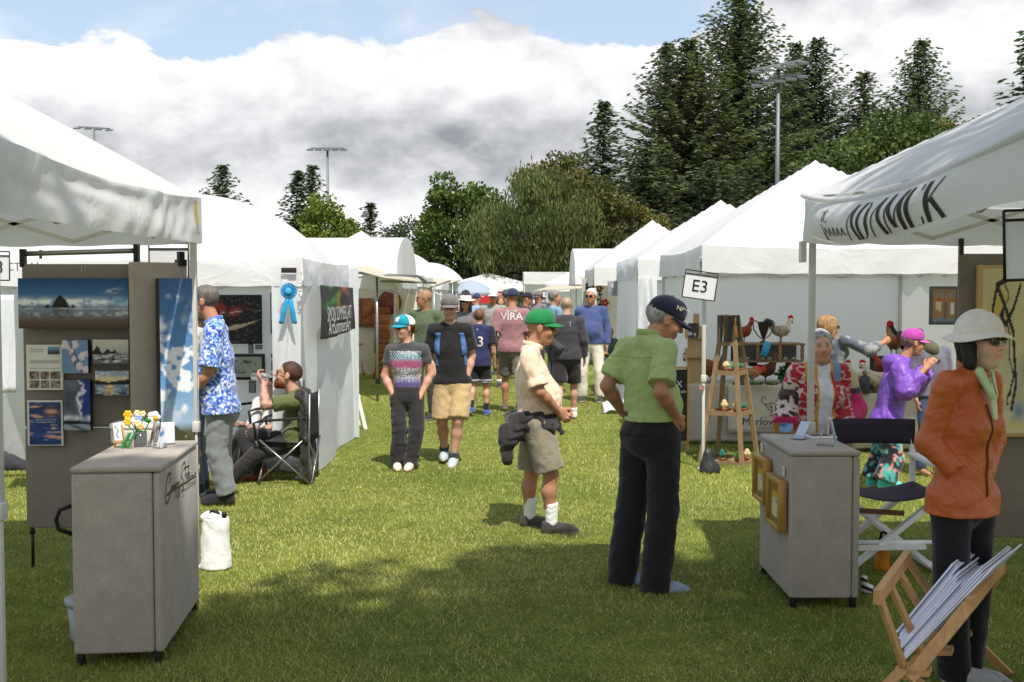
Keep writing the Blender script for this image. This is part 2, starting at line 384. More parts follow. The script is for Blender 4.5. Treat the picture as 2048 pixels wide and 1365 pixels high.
# ------------------------------------------------------------------ people
def yaw_frame(yaw, pitch=0.0, roll=0.0):
    """columns: right, forward, up; yaw 0 looks away from the camera, 90 to the right of the picture"""
    y = R(yaw); f = np.array([math.sin(y), math.cos(y), 0.0]); r = np.array([math.cos(y), -math.sin(y), 0.0]); u = np.array([0, 0, 1.0])
    p = R(pitch); f2 = f * math.cos(p) - u * math.sin(p); u2 = u * math.cos(p) + f * math.sin(p)
    q = R(roll); r3 = r * math.cos(q) + u2 * math.sin(q); u3 = u2 * math.cos(q) - r * math.sin(q)
    return np.stack([r3, f2, u3], 1)
def stand(H=1.75, yaw=0.0, sw=0.19, arms='down', lean=0.0, stride=0.0, stance=0.1, female=False):
    s = H / 1.75
    if female: sw = min(sw, 0.165)
    J = dict(neck=(0, -0.015 + lean * 0.5, 1.475), head=(0, 0.03 + lean * 0.65, 1.625), chest=(0, lean * 0.35, 1.28), pelvis=(0, 0, 0.96))
    for sd, sg in (('L', -1), ('R', 1)):
        J['sh' + sd] = (sg * sw, -0.005 + lean * 0.42, 1.41); J['hip' + sd] = (sg * 0.088, 0, 0.92)
        st = stride * sg
        J['kn' + sd] = (sg * stance, 0.03 + max(st, 0) * 0.55 + min(st, 0) * 0.25, 0.50); J['an' + sd] = (sg * (stance + 0.005), -0.02 + st * 0.9, 0.085 + (0.06 if st < -0.1 else 0))
        a = arms if isinstance(arms, str) else arms[0 if sd == 'L' else 1]
        if a == 'down': e, w = (sg * (sw + 0.055), -0.03, 1.13), (sg * (sw + 0.06), 0.05, 0.88)
        elif a == 'swing': e, w = (sg * (sw + 0.05), -0.05 - st * 0.5, 1.14), (sg * (sw + 0.05), 0.06 - st * 0.9, 0.90)
        elif a == 'pocket': e, w = (sg * (sw + 0.085), -0.07, 1.15), (sg * (sw - 0.005), 0.06, 0.93)
        elif a == 'hips': e, w = (sg * (sw + 0.15), -0.10, 1.17), (sg * 0.175, 0.0, 1.02)
        elif a == 'front': e, w = (sg * (sw + 0.04), 0.0, 1.13), (sg * 0.05, 0.25, 1.08)
        elif a == 'clasp': e, w = (sg * (sw + 0.05), 0.02, 1.13), (sg * 0.04, 0.2, 0.95)
        elif a == 'behind': e, w = (sg * (sw + 0.06), -0.10, 1.14), (sg * 0.05, -0.17, 0.98)
        elif a == 'reach': e, w = (sg * (sw + 0.03), 0.22, 1.26), (sg * (sw - 0.02), 0.46, 1.32)
        else: e, w = a
        J['el' + sd] = e; J['wr' + sd] = w
    M = yaw_frame(yaw)
    return {k: M @ (np.array(v, float) * s) for k, v in J.items()}
def hand(f, wr, d, n, s, curl=0.5, side=1, spread=1.0, k=0.006):
    """palm, four unequal bent fingers and a thumb; d points along the fingers, n out of the palm"""
    d = nrm(d); n = nrm(np.asarray(n) - d * (np.asarray(n) @ d)); a = np.cross(d, n) * side
    f.cap(wr, wr + d * 0.03 * s, 0.026 * s, 0.03 * s, n=n, kn=0.6, k=0.012)
    f.cap(wr + d * 0.03 * s, wr + d * 0.075 * s, 0.036 * s, 0.040 * s, n=n, kn=0.42, k=0.012)
    for i, (o, l) in enumerate(((0.031, 0.068), (0.0105, 0.076), (-0.0105, 0.072), (-0.030, 0.056))):
        b = wr + (d * 0.088 + a * o * spread) * s
        c1 = d * math.cos(curl * 0.7) + n * math.sin(curl * 0.7); c2 = d * math.cos(curl * 1.7) + n * math.sin(curl * 1.7); c3 = d * math.cos(curl * 2.4) + n * math.sin(curl * 2.4)
        p1 = b + c1 * l * 0.45 * s; p2 = p1 + c2 * l * 0.32 * s; p3 = p2 + c3 * l * 0.25 * s
        f.cap(b, p1, 0.0098 * s, 0.0092 * s, k=k); f.cap(p1, p2, 0.0092 * s, 0.0085 * s, k=k); f.cap(p2, p3, 0.0085 * s, 0.0075 * s, k=k)
    t0 = wr + (d * 0.028 + a * 0.030) * s; t1 = t0 + (d * 0.030 + a * 0.022 + n * 0.012) * s; t2 = t1 + (d * 0.032 + a * 0.004 + n * 0.012) * s
    f.cap(t0, t1, 0.0135 * s, 0.0115 * s, k=0.01); f.cap(t1, t2, 0.0115 * s, 0.009 * s, k=k)

SKINS = dict(fair=(206, 158, 134), pink=(212, 160, 136), tan=(192, 138, 106), deep=(186, 134, 104), asian=(222, 182, 156))
def person(label, base, J, yaw, H=1.75, head_yaw=None, head_pitch=0, head_roll=0, skin='fair', vox=0.01, w=1.0, belly=0.0, female=False, toes=None,
           top=None, bottom=None, shoes=None, socks=None, hair=None, hat=None, glasses=None, beard=None, hands=('down', 'down'), tattoo=False, group=None, face=True, foot_pitch=(0, 0)):
    """J: joint positions relative to base (x to the right of the picture, y away from the camera, z up)"""
    root = thing('person', base, label, 'person', group); vox *= 1.12
    s = H / 1.75; hy = yaw if head_yaw is None else head_yaw; HM = yaw_frame(hy, head_pitch, head_roll); seed = int(abs(base[0]) * 977 + base[1] * 131) % 9973
    right = nrm(J['shR'] - J['shL']); up = nrm(J['neck'] - J['pelvis']); fwd = nrm(np.cross(up, right)); hipr = nrm(J['hipR'] - J['hipL']); pf = nrm(np.cross([0, 0, 1], hipr)) if abs(hipr[2]) < 0.9 else fwd
    J = {k: np.asarray(v, float) for k, v in J.items()}
    if 'pelvis' not in J: J['pelvis'] = (J['hipL'] + J['hipR']) / 2 + up * 0.04
    if 'chest' not in J: J['chest'] = J['pelvis'] * 0.38 + (J['shL'] + J['shR']) / 2 * 0.62
    hc = J['head']; X = lambda x, y, z: hc + HM @ (np.array([x, y, z]) * s)
    sk = linA(SKINS[skin]) * 0.86
    # --- body
    f = SDF(0.02)
    def torso(f, g, wf=1.0, low=0.0):
        wid = np.linalg.norm(J['shR'] - J['shL']) / 2
        cr = (wid * 0.78 + 0.006) * (w ** 0.5) + g; wr_ = (0.116 if female else 0.130) * s * w * wf + g; pr = (0.148 if female else 0.143) * s * w * wf + g + (0.024 if g > 0 and top and top.get('hem', 0.06) > 0 else 0)
        mid = J['pelvis'] * 0.55 + J['chest'] * 0.45
        f.cap(J['pelvis'] - up * low, mid, pr, wr_, n=fwd, kn=0.70, k=0.06); f.cap(mid, J['chest'], wr_, cr, n=fwd, kn=0.70, k=0.06)
        up_ = (J['shL'] + J['shR']) / 2 - up * 0.085 * s
        f.cap(J['chest'], up_, cr, cr * 0.78, n=fwd, kn=0.66, k=0.06)
        for sd in 'LR': f.cap(J['neck'] - up * 0.030 * s, J['sh' + sd] - up * 0.012 * s, 0.046 * s + g, 0.046 * s + g, k=0.045)
        if belly: f.ell(mid + fwd * (0.06 + belly * 0.5) * s, np.array([0.135 * w, 0.09 + belly * 0.5, 0.15]) * s + g, np.stack([right, fwd, up], 1), k=0.07)
        if female:
            for sg in (-1, 1): f.ell(J['chest'] + up * 0.0 + right * sg * 0.07 * s + fwd * 0.070 * s, np.array([0.062, 0.045, 0.062]) * s + g, k=0.05)
        if bottom and bottom.get('seat', True): f.ell(J['pelvis'] - pf * 0.055 * s - up * 0.05 * s, np.array([0.143 * w, 0.085, 0.12]) * s + g * (0.5 if g < 0 else 1.0), np.stack([hipr, pf, np.cross(hipr, pf)], 1), k=0.05)
    torso(f, -0.012)
    for sd in 'LR':
        f.cap(J['sh' + sd], J['el' + sd], 0.046 * s * w ** 0.5, 0.038 * s, k=0.03); 
        hid = hands[0 if sd == 'L' else 1] in (None, 'pocket') and top and top.get('sleeve', 0.5) > 0.7; we = J['el' + sd] + (J['wr' + sd] - J['el' + sd]) * (0.85 if hid else 1.0)
        m = J['el' + sd] * 0.7 + J['wr' + sd] * 0.3
        f.cap(J['el' + sd], m, 0.038 * s, 0.041 * s, k=0.02); f.cap(m, we, 0.041 * s, 0.026 * s, k=0.02)
        f.cap(J['hip' + sd], J['kn' + sd], 0.080 * s * w ** 0.4, 0.053 * s, k=0.02)
        cm = J['kn' + sd] * 0.66 + J['an' + sd] * 0.34; back = -pf * 0.018 * s
        f.cap(J['kn' + sd], cm + back, 0.050 * s, 0.054 * s, k=0.03); f.cap(cm + back, J['an' + sd], 0.053 * s, 0.034 * s, k=0.03)
    f.cap(J['neck'] - up * 0.05 * s, X(0, -0.02, -0.05), 0.060 * s * (0.85 if female else 1), 0.053 * s * (0.88 if female else 1), k=0.03)
    # head
    f.ell(X(0, -0.015, 0.032), np.array([0.077, 0.097, 0.086]) * s, HM, k=0.02)
    f.ell(X(0, 0.022, -0.035), np.array([0.063, 0.070, 0.088]) * s, HM, k=0.03)
    f.ell(X(0, 0.055, -0.100), np.array([0.034, 0.030, 0.024]) * s, HM, k=0.03)
    if face:
        f.cap(X(-0.034, 0.080, 0.022), X(0.034, 0.080, 0.022), 0.012 * s, 0.012 * s, k=0.02)
        f.cap(X(0, 0.090, 0.012), X(0, 0.112, -0.030), 0.009 * s, 0.0145 * s, k=0.012)
        for sg in (-1, 1):
            f.ell(X(sg * 0.040, 0.060, -0.032), np.array([0.024, 0.026, 0.026]) * s, HM, k=0.025)
            f.sub(X(sg * 0.032, 0.100, 0.004), np.array([0.017, 0.014, 0.011]) * s, HM, k=0.012)
            f.ell(X(sg * 0.031, 0.076, 0.003), np.array([0.013, 0.0125, 0.011]) * s, HM, k=0.004)
            f.ell(X(sg * 0.012, 0.100, -0.034), np.array([0.009, 0.011, 0.008]) * s, HM, k=0.008)
        f.cap(X(-0.020, 0.086, -0.060), X(0.020, 0.086, -0.060), 0.0085 * s, 0.0085 * s, k=0.01); f.cap(X(-0.016, 0.086, -0.073), X(0.016, 0.086, -0.073), 0.0085 * s, 0.0085 * s, k=0.01)
        f.groove(X(-0.024, 0.100, -0.0665), X(0.024, 0.100, -0.0665), 0.006 * s)
    for sg in (-1, 1):
        f.ell(X(sg * 0.082, -0.008, -0.006), np.array([0.011, 0.024, 0.034]) * s, HM @ yaw_frame(sg * 18), k=0.008); f.sub(X(sg * 0.094, -0.002, -0.004), np.array([0.006, 0.011, 0.016]) * s, HM, k=0.006)
    for i, sd in enumerate('LR'):
        hd = hands[i]; sgn = -1 if sd == 'L' else 1; fa = nrm(J['wr' + sd] - J['el' + sd])
        if hd is None or hd == 'pocket': continue
        if hd == 'down': hand(f, J['wr' + sd], fa, -right * sgn + fwd * 0.3, s, 0.45, sgn)
        elif hd == 'fist': hand(f, J['wr' + sd], fa, -right * sgn + fwd * 0.2, s, 1.15, sgn)
        else: hand(f, J['wr' + sd], np.array(hd[0], float), np.array(hd[1], float), s, hd[2] if len(hd) > 2 else 0.6, sgn * (hd[3] if len(hd) > 3 else 1))
    ty = toes if toes is not None else (yaw, yaw); FT = []
    for i, sd in enumerate('LR'):
        fd = yaw_frame(ty[i], foot_pitch[i])[:, 1]; FT.append(fd)
        f.cap(J['an' + sd] - np.array([0, 0, 0.03 * s]), J['an' + sd] + fd * 0.12 * s - np.array([0, 0, 0.045 * s]), 0.034 * s, 0.03 * s, k=0.02)
    def skc(V):
        c = np.tile(sk, (len(V), 1)); n = vnoise(V, 22, seed); c *= (1 + 0.07 * n)[:, None]; Q = (V - hc) @ HM / s
        face_ = (Q[:, 1] > 0.02) & (np.abs(Q[:, 2]) < 0.14) & (np.abs(Q[:, 0]) < 0.09)
        def blend(m, col, a=1.0):
            nonlocal c; m = np.clip(m, 0, 1)[:, None] * a; c = c * (1 - m) + np.asarray(col) * m
        g = lambda x, y, z, r: np.where(face_, np.exp(-(((Q[:, 0] - x) / r) ** 2 + ((Q[:, 2] - z) / (r * 0.7)) ** 2) * 1.2), 0)
        for sg in (-1, 1): blend(g(sg * 0.043, 0, -0.03, 0.026), sk * np.array([1.12, 0.80, 0.76]), 0.45)
        blend(g(0, 0, -0.03, 0.016), sk * np.array([1.1, 0.82, 0.8]), 0.4)
        blend(np.where(face_ & (np.abs(Q[:, 2] + 0.0665) < 0.013) & (np.abs(Q[:, 0]) < 0.026), 1.0, 0), sk * np.array([0.86, 0.52, 0.5]), 0.75)
        hb = linA(hair['c']) if hair else sk * 0.3
        if face and skin:
            for sg in (-1, 1):
                blend(np.where(face_ & (np.abs(Q[:, 2] - 0.027 + 0.1 * (np.abs(Q[:, 0]) - 0.032) ** 2 / 0.02) < 0.006) & (np.abs(Q[:, 0] - sg * 0.033) < 0.019), 1.0, 0), hb * 0.8, 0.7)
                blend(np.where(face_ & (np.abs(Q[:, 2] - 0.003) < 0.0065) & (np.abs(Q[:, 0] - sg * 0.031) < 0.013), 1.0, 0), (0.32, 0.27, 0.25), 0.9)
                blend(np.where(face_ & (np.abs(Q[:, 2] - 0.003) < 0.006) & (np.abs(Q[:, 0] - sg * 0.031) < 0.0055), 1.0, 0), (0.03, 0.02, 0.015), 0.95)
        if hair and hair.get('stubble'):
            m = np.where((Q[:, 2] > 0.02 - 0.04 * (Q[:, 1] < 0)) & (Q[:, 1] < 0.075 - np.clip(0.08 - Q[:, 2], 0, 1) * 0.5) & (np.abs(Q[:, 2]) < 0.16), 1.0, 0); blend(m, hb, hair['stubble'])
        if tattoo:
            t = vnoise(V, 60, 3) + 0.6 * vnoise(V, 130, 5)
            for sd in 'LR':
                a, b = J['el' + sd], J['wr' + sd]; dd = np.linalg.norm(V - (a * 0.6 + b * 0.4), axis=1); m = np.where((np.linalg.norm(V - b, axis=1) > 0.03) & (dd < 0.26) & (np.linalg.norm(V - hc, axis=1) > 0.2 * s), 1.0, 0)
                blend(m * np.clip(0.55 + 0.6 * t, 0, 1), (0.09, 0.085, 0.085), 0.75)
        return c
    body = soft('body', f, vox * (1.2 if vox < 0.0098 else 1.5), SKIN, skc, root)
    # --- beard
    if beard:
        b = SDF(0.015); b.ell(X(0, 0.034, -0.078), np.array([0.062, 0.068, 0.058]) * s, HM); b.ell(X(0, 0.068, -0.105), np.array([0.04, 0.034, 0.04]) * s, HM)
        b.sub(X(0, 0.105, -0.012), np.array([0.042, 0.05, 0.036]) * s, HM); b.sub(X(0, 0.112, -0.066), np.array([0.02, 0.02, 0.008]) * s, HM, k=0.004)
        b.fold(0.003, 260, HM[:, 2], 5); soft('beard', b, vox * 0.8, HAIR, linA(beard), root)
    # --- hair
    if hair and hair.get('style') not in (None, 'none'):
        h = SDF(0.02); st = hair['style']; th = hair.get('t', 0.012)
        if st == 'short':
            h.ell(X(0, -0.020, 0.034), np.array([0.077 + th, 0.097 + th, 0.087 + th]) * s, HM)
            h.clip(X(0, 0.052, 0.055), HM @ nrm((0, 1, -0.75))); h.clip(X(0, 0.0, -0.055), -HM[:, 2])
        elif st == 'fringe':
            h.ell(X(0, -0.022, 0.006), np.array([0.078 + th, 0.096 + th, 0.070 + th]) * s, HM); h.clip(X(0, 0.018, 0.0), HM @ nrm((0, 1, -0.35))); h.clip(X(0, 0, -0.065), -HM[:, 2]); h.clip(X(0, -0.02, 0.066), HM @ nrm((0, 0.45, 1)))
        elif st == 'bob':
            L_ = hair.get('len', 0.13); e_ = -0.012 - th if hat else 0.0; h.ell(X(0, -0.020, 0.030), np.array([0.086 + th + e_, 0.104 + th + e_, 0.094 + th + e_]) * s, HM)
            for sg in (-1, 1): h.cap(X(sg * 0.070, -0.015, 0.0), X(sg * 0.078, -0.005, -L_), 0.034 * s, 0.030 * s, k=0.04)
            h.cap(X(0, -0.07, 0.0), X(0, -0.07, -L_), 0.07 * s, 0.06 * s, k=0.05, n=HM[:, 1], kn=0.6)
            h.sub(X(0, 0.105, -0.03), np.array([0.062, 0.075, 0.115]) * s, HM, k=0.015)
        elif st == 'pulled':
            h.ell(X(0, -0.022, 0.034), np.array([0.078 + th, 0.097 + th, 0.088 + th]) * s, HM); h.clip(X(0, 0.060, 0.055), HM @ nrm((0, 1, -0.55))); h.clip(X(0, 0, -0.05), -HM[:, 2])
            h.ell(X(0, -0.125, hair.get('bun', -0.02)), np.array([0.03, 0.032, 0.045]) * s, HM)
        h.fold(0.0035, 150, HM[:, 0], seed); h.fold(0.002, 330, HM[:, 0], seed + 1)
        soft('hair', h, vox * 0.9, HAIR, lambda V: linA(hair['c'])[None] * (1 + 0.35 * vnoise(V, 45, seed))[:, None].clip(0.4, 1.6), root)
    # --- hat
    if hat:
        ht = hat['type']; hcol = hat['c'] if callable(hat['c']) else (lambda V, c=linA(hat['c']): np.tile(c, (len(V), 1)))
        g = SDF(0.012)
        if ht == 'cap':
            tl = R(hat.get('tilt', 0)); T = HM @ np.array([[1, 0, 0], [0, math.cos(tl), math.sin(tl)], [0, -math.sin(tl), math.cos(tl)]])
            Y = lambda x, y, z: hc + T @ (np.array([x, y, z]) * s)
            g.ell(Y(0, -0.012, 0.046), np.array([0.091, 0.112, 0.094]) * s, T); g.ell(Y(0, 0.045, 0.075), np.array([0.062, 0.055, 0.058]) * s, T, k=0.03); g.clip(Y(0, 0, 0.030), -T[:, 2]); g.fold(0.0015, 60, T[:, 0], seed)
            g.ell(Y(0, -0.012, 0.141), np.array([0.009, 0.009, 0.006]) * s, T, k=0.004)
            def cc(V): 
                Q = (V - hc) @ T / s; return hat['fn'](Q) if 'fn' in hat else hcol(V)
            o = soft('cap', g, vox * 0.8, CLOTH, cc, root)
            mb = MB(); up2 = hat.get('brim', 0.0)
            def bf(u, v):
                a = u * 2 - 1; ang = a * 1.25; x0, y0 = 0.089 * math.sin(ang), -0.012 + 0.111 * math.cos(ang); q = v * (1 - abs(a) ** 3.2)
                return tuple(Y(x0 * (1 - 0.05 * q), y0 - 0.008 + 0.082 * q, 0.034 - 0.014 * abs(a) ** 2 - (0.022 - up2) * q - 0.018 * a * a * q))
            mb.grid(bf, 20, 6); mb.build('brim', mat('cap_brim_%d_%d_%d' % tuple(hat.get('bc', hat['c'])), hat.get('bc', hat['c']), 0.85, 0.06, bump=0.1, bscale=200), o, solid=0.006)
        elif ht in ('bucket', 'fedora'):
            g.ell(X(0, -0.012, 0.045), np.array([0.098, 0.116, 0.108 if ht == 'bucket' else 0.125]) * s, HM, k=0.02)
            if ht == 'fedora': g.cap(X(0, 0, 0.05), X(0, -0.01, 0.13), 0.085 * s, 0.075 * s, k=0.02)
            g.clip(X(0, 0, 0.035), -HM[:, 2]); g.fold(0.002, 50, HM[:, 0], seed)
            o = soft('hat', g, vox * 0.9, CLOTH, (lambda V: hat['fn']((V - hc) @ HM / s)) if 'fn' in hat else hcol, root)
            mb = MB(); rb = hat.get('rb', 0.165); dr = hat.get('drop', 0.035)
            def br(u, v):
                a = u * 2 * math.pi; r = 0.088 + (rb - 0.088) * v; return tuple(X(r * 0.92 * math.sin(a), -0.012 + (r + 0.02) * math.cos(a), 0.046 - dr * v ** 1.3 + 0.010 * math.sin(3 * a) * v))
            mb.grid(br, 48, 6); bo = mb.build('brim', mat('hat_brim_' + ht, hat['bc'], 0.9, 0.05), o, solid=0.004)
    # --- glasses
    if glasses:
        mb = MB(); gl = (glasses == 'sun')
        for sg in (-1, 1):
            pts = [X(sg * 0.033 + 0.026 * math.cos(a) * (1 if gl else 0.9), 0.104 - 0.10 * (sg * 0.033 + 0.026 * math.cos(a)) ** 2 / 0.03, 0.002 + (0.020 if gl else 0.016) * math.sin(a)) for a in np.linspace(0, 2 * math.pi, 13)[:-1]]
            if gl:
                back = [p - HM[:, 1] * 0.006 * s for p in pts]; n = len(pts); mb.add(pts + back, [tuple(range(n)), tuple(range(n, 2 * n))[::-1]] + [(i, i + n, (i + 1) % n + n, (i + 1) % n) for i in range(n)])
            else: mb.tube(pts + [pts[0]], 0.0028 * s, 6, cap=False)
            mb.tube([X(sg * 0.058, 0.094, 0.008), X(sg * 0.079, 0.055, 0.010), X(sg * 0.086, -0.01, 0.004)], 0.0035 * s, 6)
        mb.tube([X(-0.010, 0.107, 0.008), X(0, 0.112, 0.010), X(0.010, 0.107, 0.008)], 0.003 * s, 6)
        mb.build('glasses', GLOSS if gl else DARKM, root)
    # --- bottoms
    ctx = dict(J=J, up=up, fwd=fwd, right=right, s=s, hc=hc, HM=HM, pf=pf, root=root, vox=vox, seed=seed, hipr=hipr, w=w)
    def colf(c):
        if callable(c): return lambda V: c(V, ctx)
        cc = linA(c); return lambda V: cc[None] * (1 + 0.05 * vnoise(V, 9, seed))[:, None]
    if bottom:
        g = SDF(0.03); lo = bottom.get('loose', 0.012); frac = bottom.get('hem', 1.0)
        g.cap(J['pelvis'] - up * 0.02 * s, J['pelvis'] + up * 0.06 * s, 0.146 * s * w + lo * 0.6, 0.136 * s * w + lo * 0.6, n=pf, kn=0.72, k=0.04)
        g.ell(J['pelvis'] - pf * 0.055 * s - up * 0.05 * s, np.array([0.141 * w, 0.085, 0.12]) * s + lo * 0.5, np.stack([hipr, pf, np.cross(hipr, pf)], 1), k=0.05)
        for sd in 'LR':
            hp, kn_, an = J['hip' + sd], J['kn' + sd], J['an' + sd]
            if frac <= 0.5:
                e = hp + (kn_ - hp) * (frac / 0.5); d = nrm(kn_ - hp); fl = bottom.get('flare', 0.03)
                g.cap(hp, e + d * 0.05, 0.084 * s * w ** 0.4 + lo, 0.062 * s + lo + fl, k=0.016, clip=(e, d))
            else:
                q = (frac - 0.5) / 0.5; e = kn_ + (an - kn_) * q; d = nrm(an - kn_); fl = bottom.get('flare', 0.0)
                g.cap(hp, kn_, 0.083 * s * w ** 0.4 + lo * 0.8, 0.063 * s + lo * 0.8 + fl * 0.4, k=0.014); g.cap(kn_, e + d * 0.05 - pf * 0.01, 0.066 * s + lo * 0.8 + fl * 0.4, 0.052 * s + lo * 0.8 + fl, k=0.014, clip=(e + d * bottom.get('drop', 0.0), d))
        g.clip(J['pelvis'] + up * bottom.get('waist', 0.09) * s, up)
        fo = bottom.get('fold', 0.006) * 0.55; g.fold(fo, 26, nrm(hipr * 0.9 + np.array([0, 0, 0.75])), seed + 4, 2.2); g.fold(fo * 0.8, 48, nrm(-hipr * 0.8 + pf * 0.4 + np.array([0, 0, 1.0])), seed + 5, 1.8)
        ctx['bottom_sdf'] = g
        soft(bottom.get('name', 'trousers' if frac > 0.5 else 'shorts'), g, vox * 1.4, bottom.get('m', CLOTH), colf(bottom['c']), root)
        if bottom.get('belt'):
            b = SDF(0.02); b.cap(J['pelvis'] + up * 0.06 * s, J['pelvis'] + up * 0.09 * s, 0.142 * s * w + lo * 0.6 + 0.006, 0.141 * s * w + lo * 0.6 + 0.006, n=pf, kn=0.72)
            b.clip(J['pelvis'] + up * 0.092 * s, up); b.clip(J['pelvis'] + up * 0.055 * s, -up); soft('belt', b, vox * 0.8, mat('belt_leather', (88, 50, 34), 0.5, 0.15), colf(bottom['belt']), root)
    # --- top
    if top:
        g = SDF(0.03); lo = top.get('loose', 0.010); torso(g, lo, top.get('wf', 1.0), top.get('hem', 0.06) * s + 0.05)
        sl = top.get('sleeve', 0.5)
        if top.get('hem', 0.06) > 0:
            for sd in 'LR': g.cap(J['hip' + sd] + up * 0.05, J['hip' + sd] - up * 0.03, 0.084 * s * w ** 0.4 + lo + 0.012, 0.086 * s * w ** 0.4 + lo + 0.014, k=0.03)
        for sd in 'LR':
            sh, el, wr = J['sh' + sd], J['el' + sd], J['wr' + sd]; d1 = nrm(el - sh)
            if sl <= 0: continue
            if sl <= 0.5:
                e = sh + (el - sh) * (sl / 0.5); fl = top.get('flare', 0.014)
                g.cap(sh, e + d1 * 0.06, 0.050 * s * w ** 0.5 + lo, 0.046 * s + lo + fl, k=0.035, clip=(e, d1))
            else:
                q = (sl - 0.5) / 0.5; e = el + (wr - el) * q; d = nrm(wr - el); fl = top.get('flare', 0.006)
                g.cap(sh, el, 0.049 * s * w ** 0.5 + lo, 0.042 * s + lo + fl, k=0.02); g.cap(el, e + d * 0.05, 0.042 * s + lo + fl, 0.030 * s + lo + fl, k=0.02, clip=(e, d))
        g.clip(J['pelvis'] - up * top.get('hem', 0.06) * s, -up)
        nk = top.get('neck', 0.062); g.sub(J['neck'] + up * 0.055 * s + fwd * 0.035 * s, np.array([nk, nk * 1.15, 0.07]) * s, np.stack([right, fwd, up], 1), k=0.012)
        fo = top.get('fold', 0.005) * 0.75
        g.fold(fo, 30, nrm(up + 0.5 * right), seed + 7, 2.5); g.fold(fo * 0.6, 62, nrm(up - 0.6 * right + 0.3 * fwd), seed + 8, 2.0)
        ctx['top_sdf'] = g
        to = soft(top.get('name', 'shirt'), g, vox, top.get('m', CLOTH), colf(top['c']), root); ctx['top'] = to
        if top.get('collar'):
            b = SDF(0.012); r_ = 0.063 * s; n = 18; c0 = J['neck'] + up * 0.012 * s
            for q in range(n):
                a0 = 2 * math.pi * q / n; a1 = 2 * math.pi * (q + 1) / n
                if q in (0,) : pass
                P = lambda a: c0 + right * math.sin(a) * r_ * 1.02 + fwd * (math.cos(a) * r_ * 1.05 + 0.012 * s) - up * 0.030 * s * max(math.cos(a), 0) + up * 0.012 * s * max(-math.cos(a), 0)
                b.cap(P(a0), P(a1), 0.0095 * s, 0.0095 * s, k=0.008, n=up, kn=1.9)
            soft('collar', b, vox * 0.8, top.get('m', CLOTH), colf(top['collar']), root)
    # --- shoes, socks
    for i, sd in enumerate('LR'):
        an, fd = J['an' + sd], FT[i]; dn = np.array([0, 0, -1.0]) if foot_pitch[i] == 0 else -nrm(np.cross(yaw_frame(ty[i])[:, 0], fd)); side = np.cross(fd, dn)
        if shoes:
            g = SDF(0.02); hb_ = shoes.get('high', 0.0)
            g.cap(an - fd * 0.025 * s - dn * hb_ + dn * 0.005, an - fd * 0.030 * s + dn * 0.045 * s, 0.043 * s, 0.043 * s); g.cap(an + dn * 0.030 * s, an + fd * 0.125 * s + dn * 0.050 * s, 0.046 * s, 0.043 * s, n=side, kn=1.0); g.cap(an + fd * 0.12 * s + dn * 0.055 * s, an + fd * 0.175 * s + dn * 0.060 * s, 0.044 * s, 0.030 * s)
            g.clip(an + dn * 0.083 * s, dn); g.clip(an - dn * (0.012 + hb_) * s, -dn)
            sc = linA(shoes['sole']); uc = linA(shoes['c'])
            def shc(V, an=an, dn=dn):
                z = (V - an) @ dn / s; c = np.where((z > 0.058)[:, None], sc, uc); return c
            soft('shoe', g, min(vox * 1.15, 0.012), CLOTH, shc, root)
        if socks:
            g = SDF(0.02); d = nrm(J['kn' + sd] - an); g.cap(an - d * 0.03, an + d * socks.get('h', 0.14) * s, 0.042 * s, 0.052 * s, clip=(an + d * socks.get('h', 0.14) * s, d)); g.fold(0.002, 160, d, 3)
            soft('sock', g, vox, CLOTH, linA(socks['c']), root)
    return root, ctx
def px_pose(base_px, Y, pts, T=None):
    """joint positions from photograph pixels and depth offsets, relative to the ground point of the figure"""
    base = at(base_px, 800, Y); base.z = 0; J = dict(T) if T else {}
    for k, (px, py, dy) in pts.items(): J[k] = np.array(at(px, py, Y + dy) - base)
    return base, J
# ------------------------------------------------------------------ ground
def ground_mat():
    m = bpy.data.materials.new('mown_grass_soil'); m.use_nodes = True; nt = m.node_tree; N = nt.nodes.new; L = nt.links.new; b = nt.nodes['Principled BSDF']
    b.inputs['Roughness'].default_value = 0.95; b.inputs['Specular IOR Level'].default_value = 0.1
    tc = N('ShaderNodeTexCoord'); ns = []
    for sc, det in ((0.55, 4), (5.0, 5), (55.0, 5)):
        n = N('ShaderNodeTexNoise'); n.inputs['Scale'].default_value = sc; n.inputs['Detail'].default_value = det; n.inputs['Roughness'].default_value = 0.65; L(tc.outputs['Object'], n.inputs['Vector']); ns.append(n.outputs['Fac'])
    r1 = N('ShaderNodeValToRGB'); L(ns[0], r1.inputs[0]); e = r1.color_ramp.elements; e[0].position = 0.33; e[0].color = (*lin(112, 124, 60), 1); e[1].position = 0.68; e[1].color = (*lin(150, 154, 82), 1)
    r2 = N('ShaderNodeValToRGB'); L(ns[1], r2.inputs[0]); e = r2.color_ramp.elements; e[0].position = 0.3; e[0].color = (0.6, 0.62, 0.55, 1); e[1].position = 0.72; e[1].color = (1.25, 1.2, 1.0, 1)
    r3 = N('ShaderNodeValToRGB'); L(ns[2], r3.inputs[0]); e = r3.color_ramp.elements; e[0].position = 0.35; e[0].color = (0.45, 0.47, 0.4, 1); e[1].position = 0.7; e[1].color = (1.3, 1.3, 1.15, 1)
    def mul(a, b_):
        n = N('ShaderNodeMix'); n.data_type = 'RGBA'; n.blend_type = 'MULTIPLY'; n.inputs[0].default_value = 1; L(a, n.inputs[6]); L(b_, n.inputs[7]); return n.outputs[2]
    L(mul(mul(r1.outputs[0], r2.outputs[0]), r3.outputs[0]), b.inputs['Base Color'])
    bp = N('ShaderNodeBump'); bp.inputs['Strength'].default_value = 0.9; bp.inputs['Distance'].default_value = 0.03; L(ns[2], bp.inputs['Height']); L(bp.outputs[0], b.inputs['Normal'])
    return m
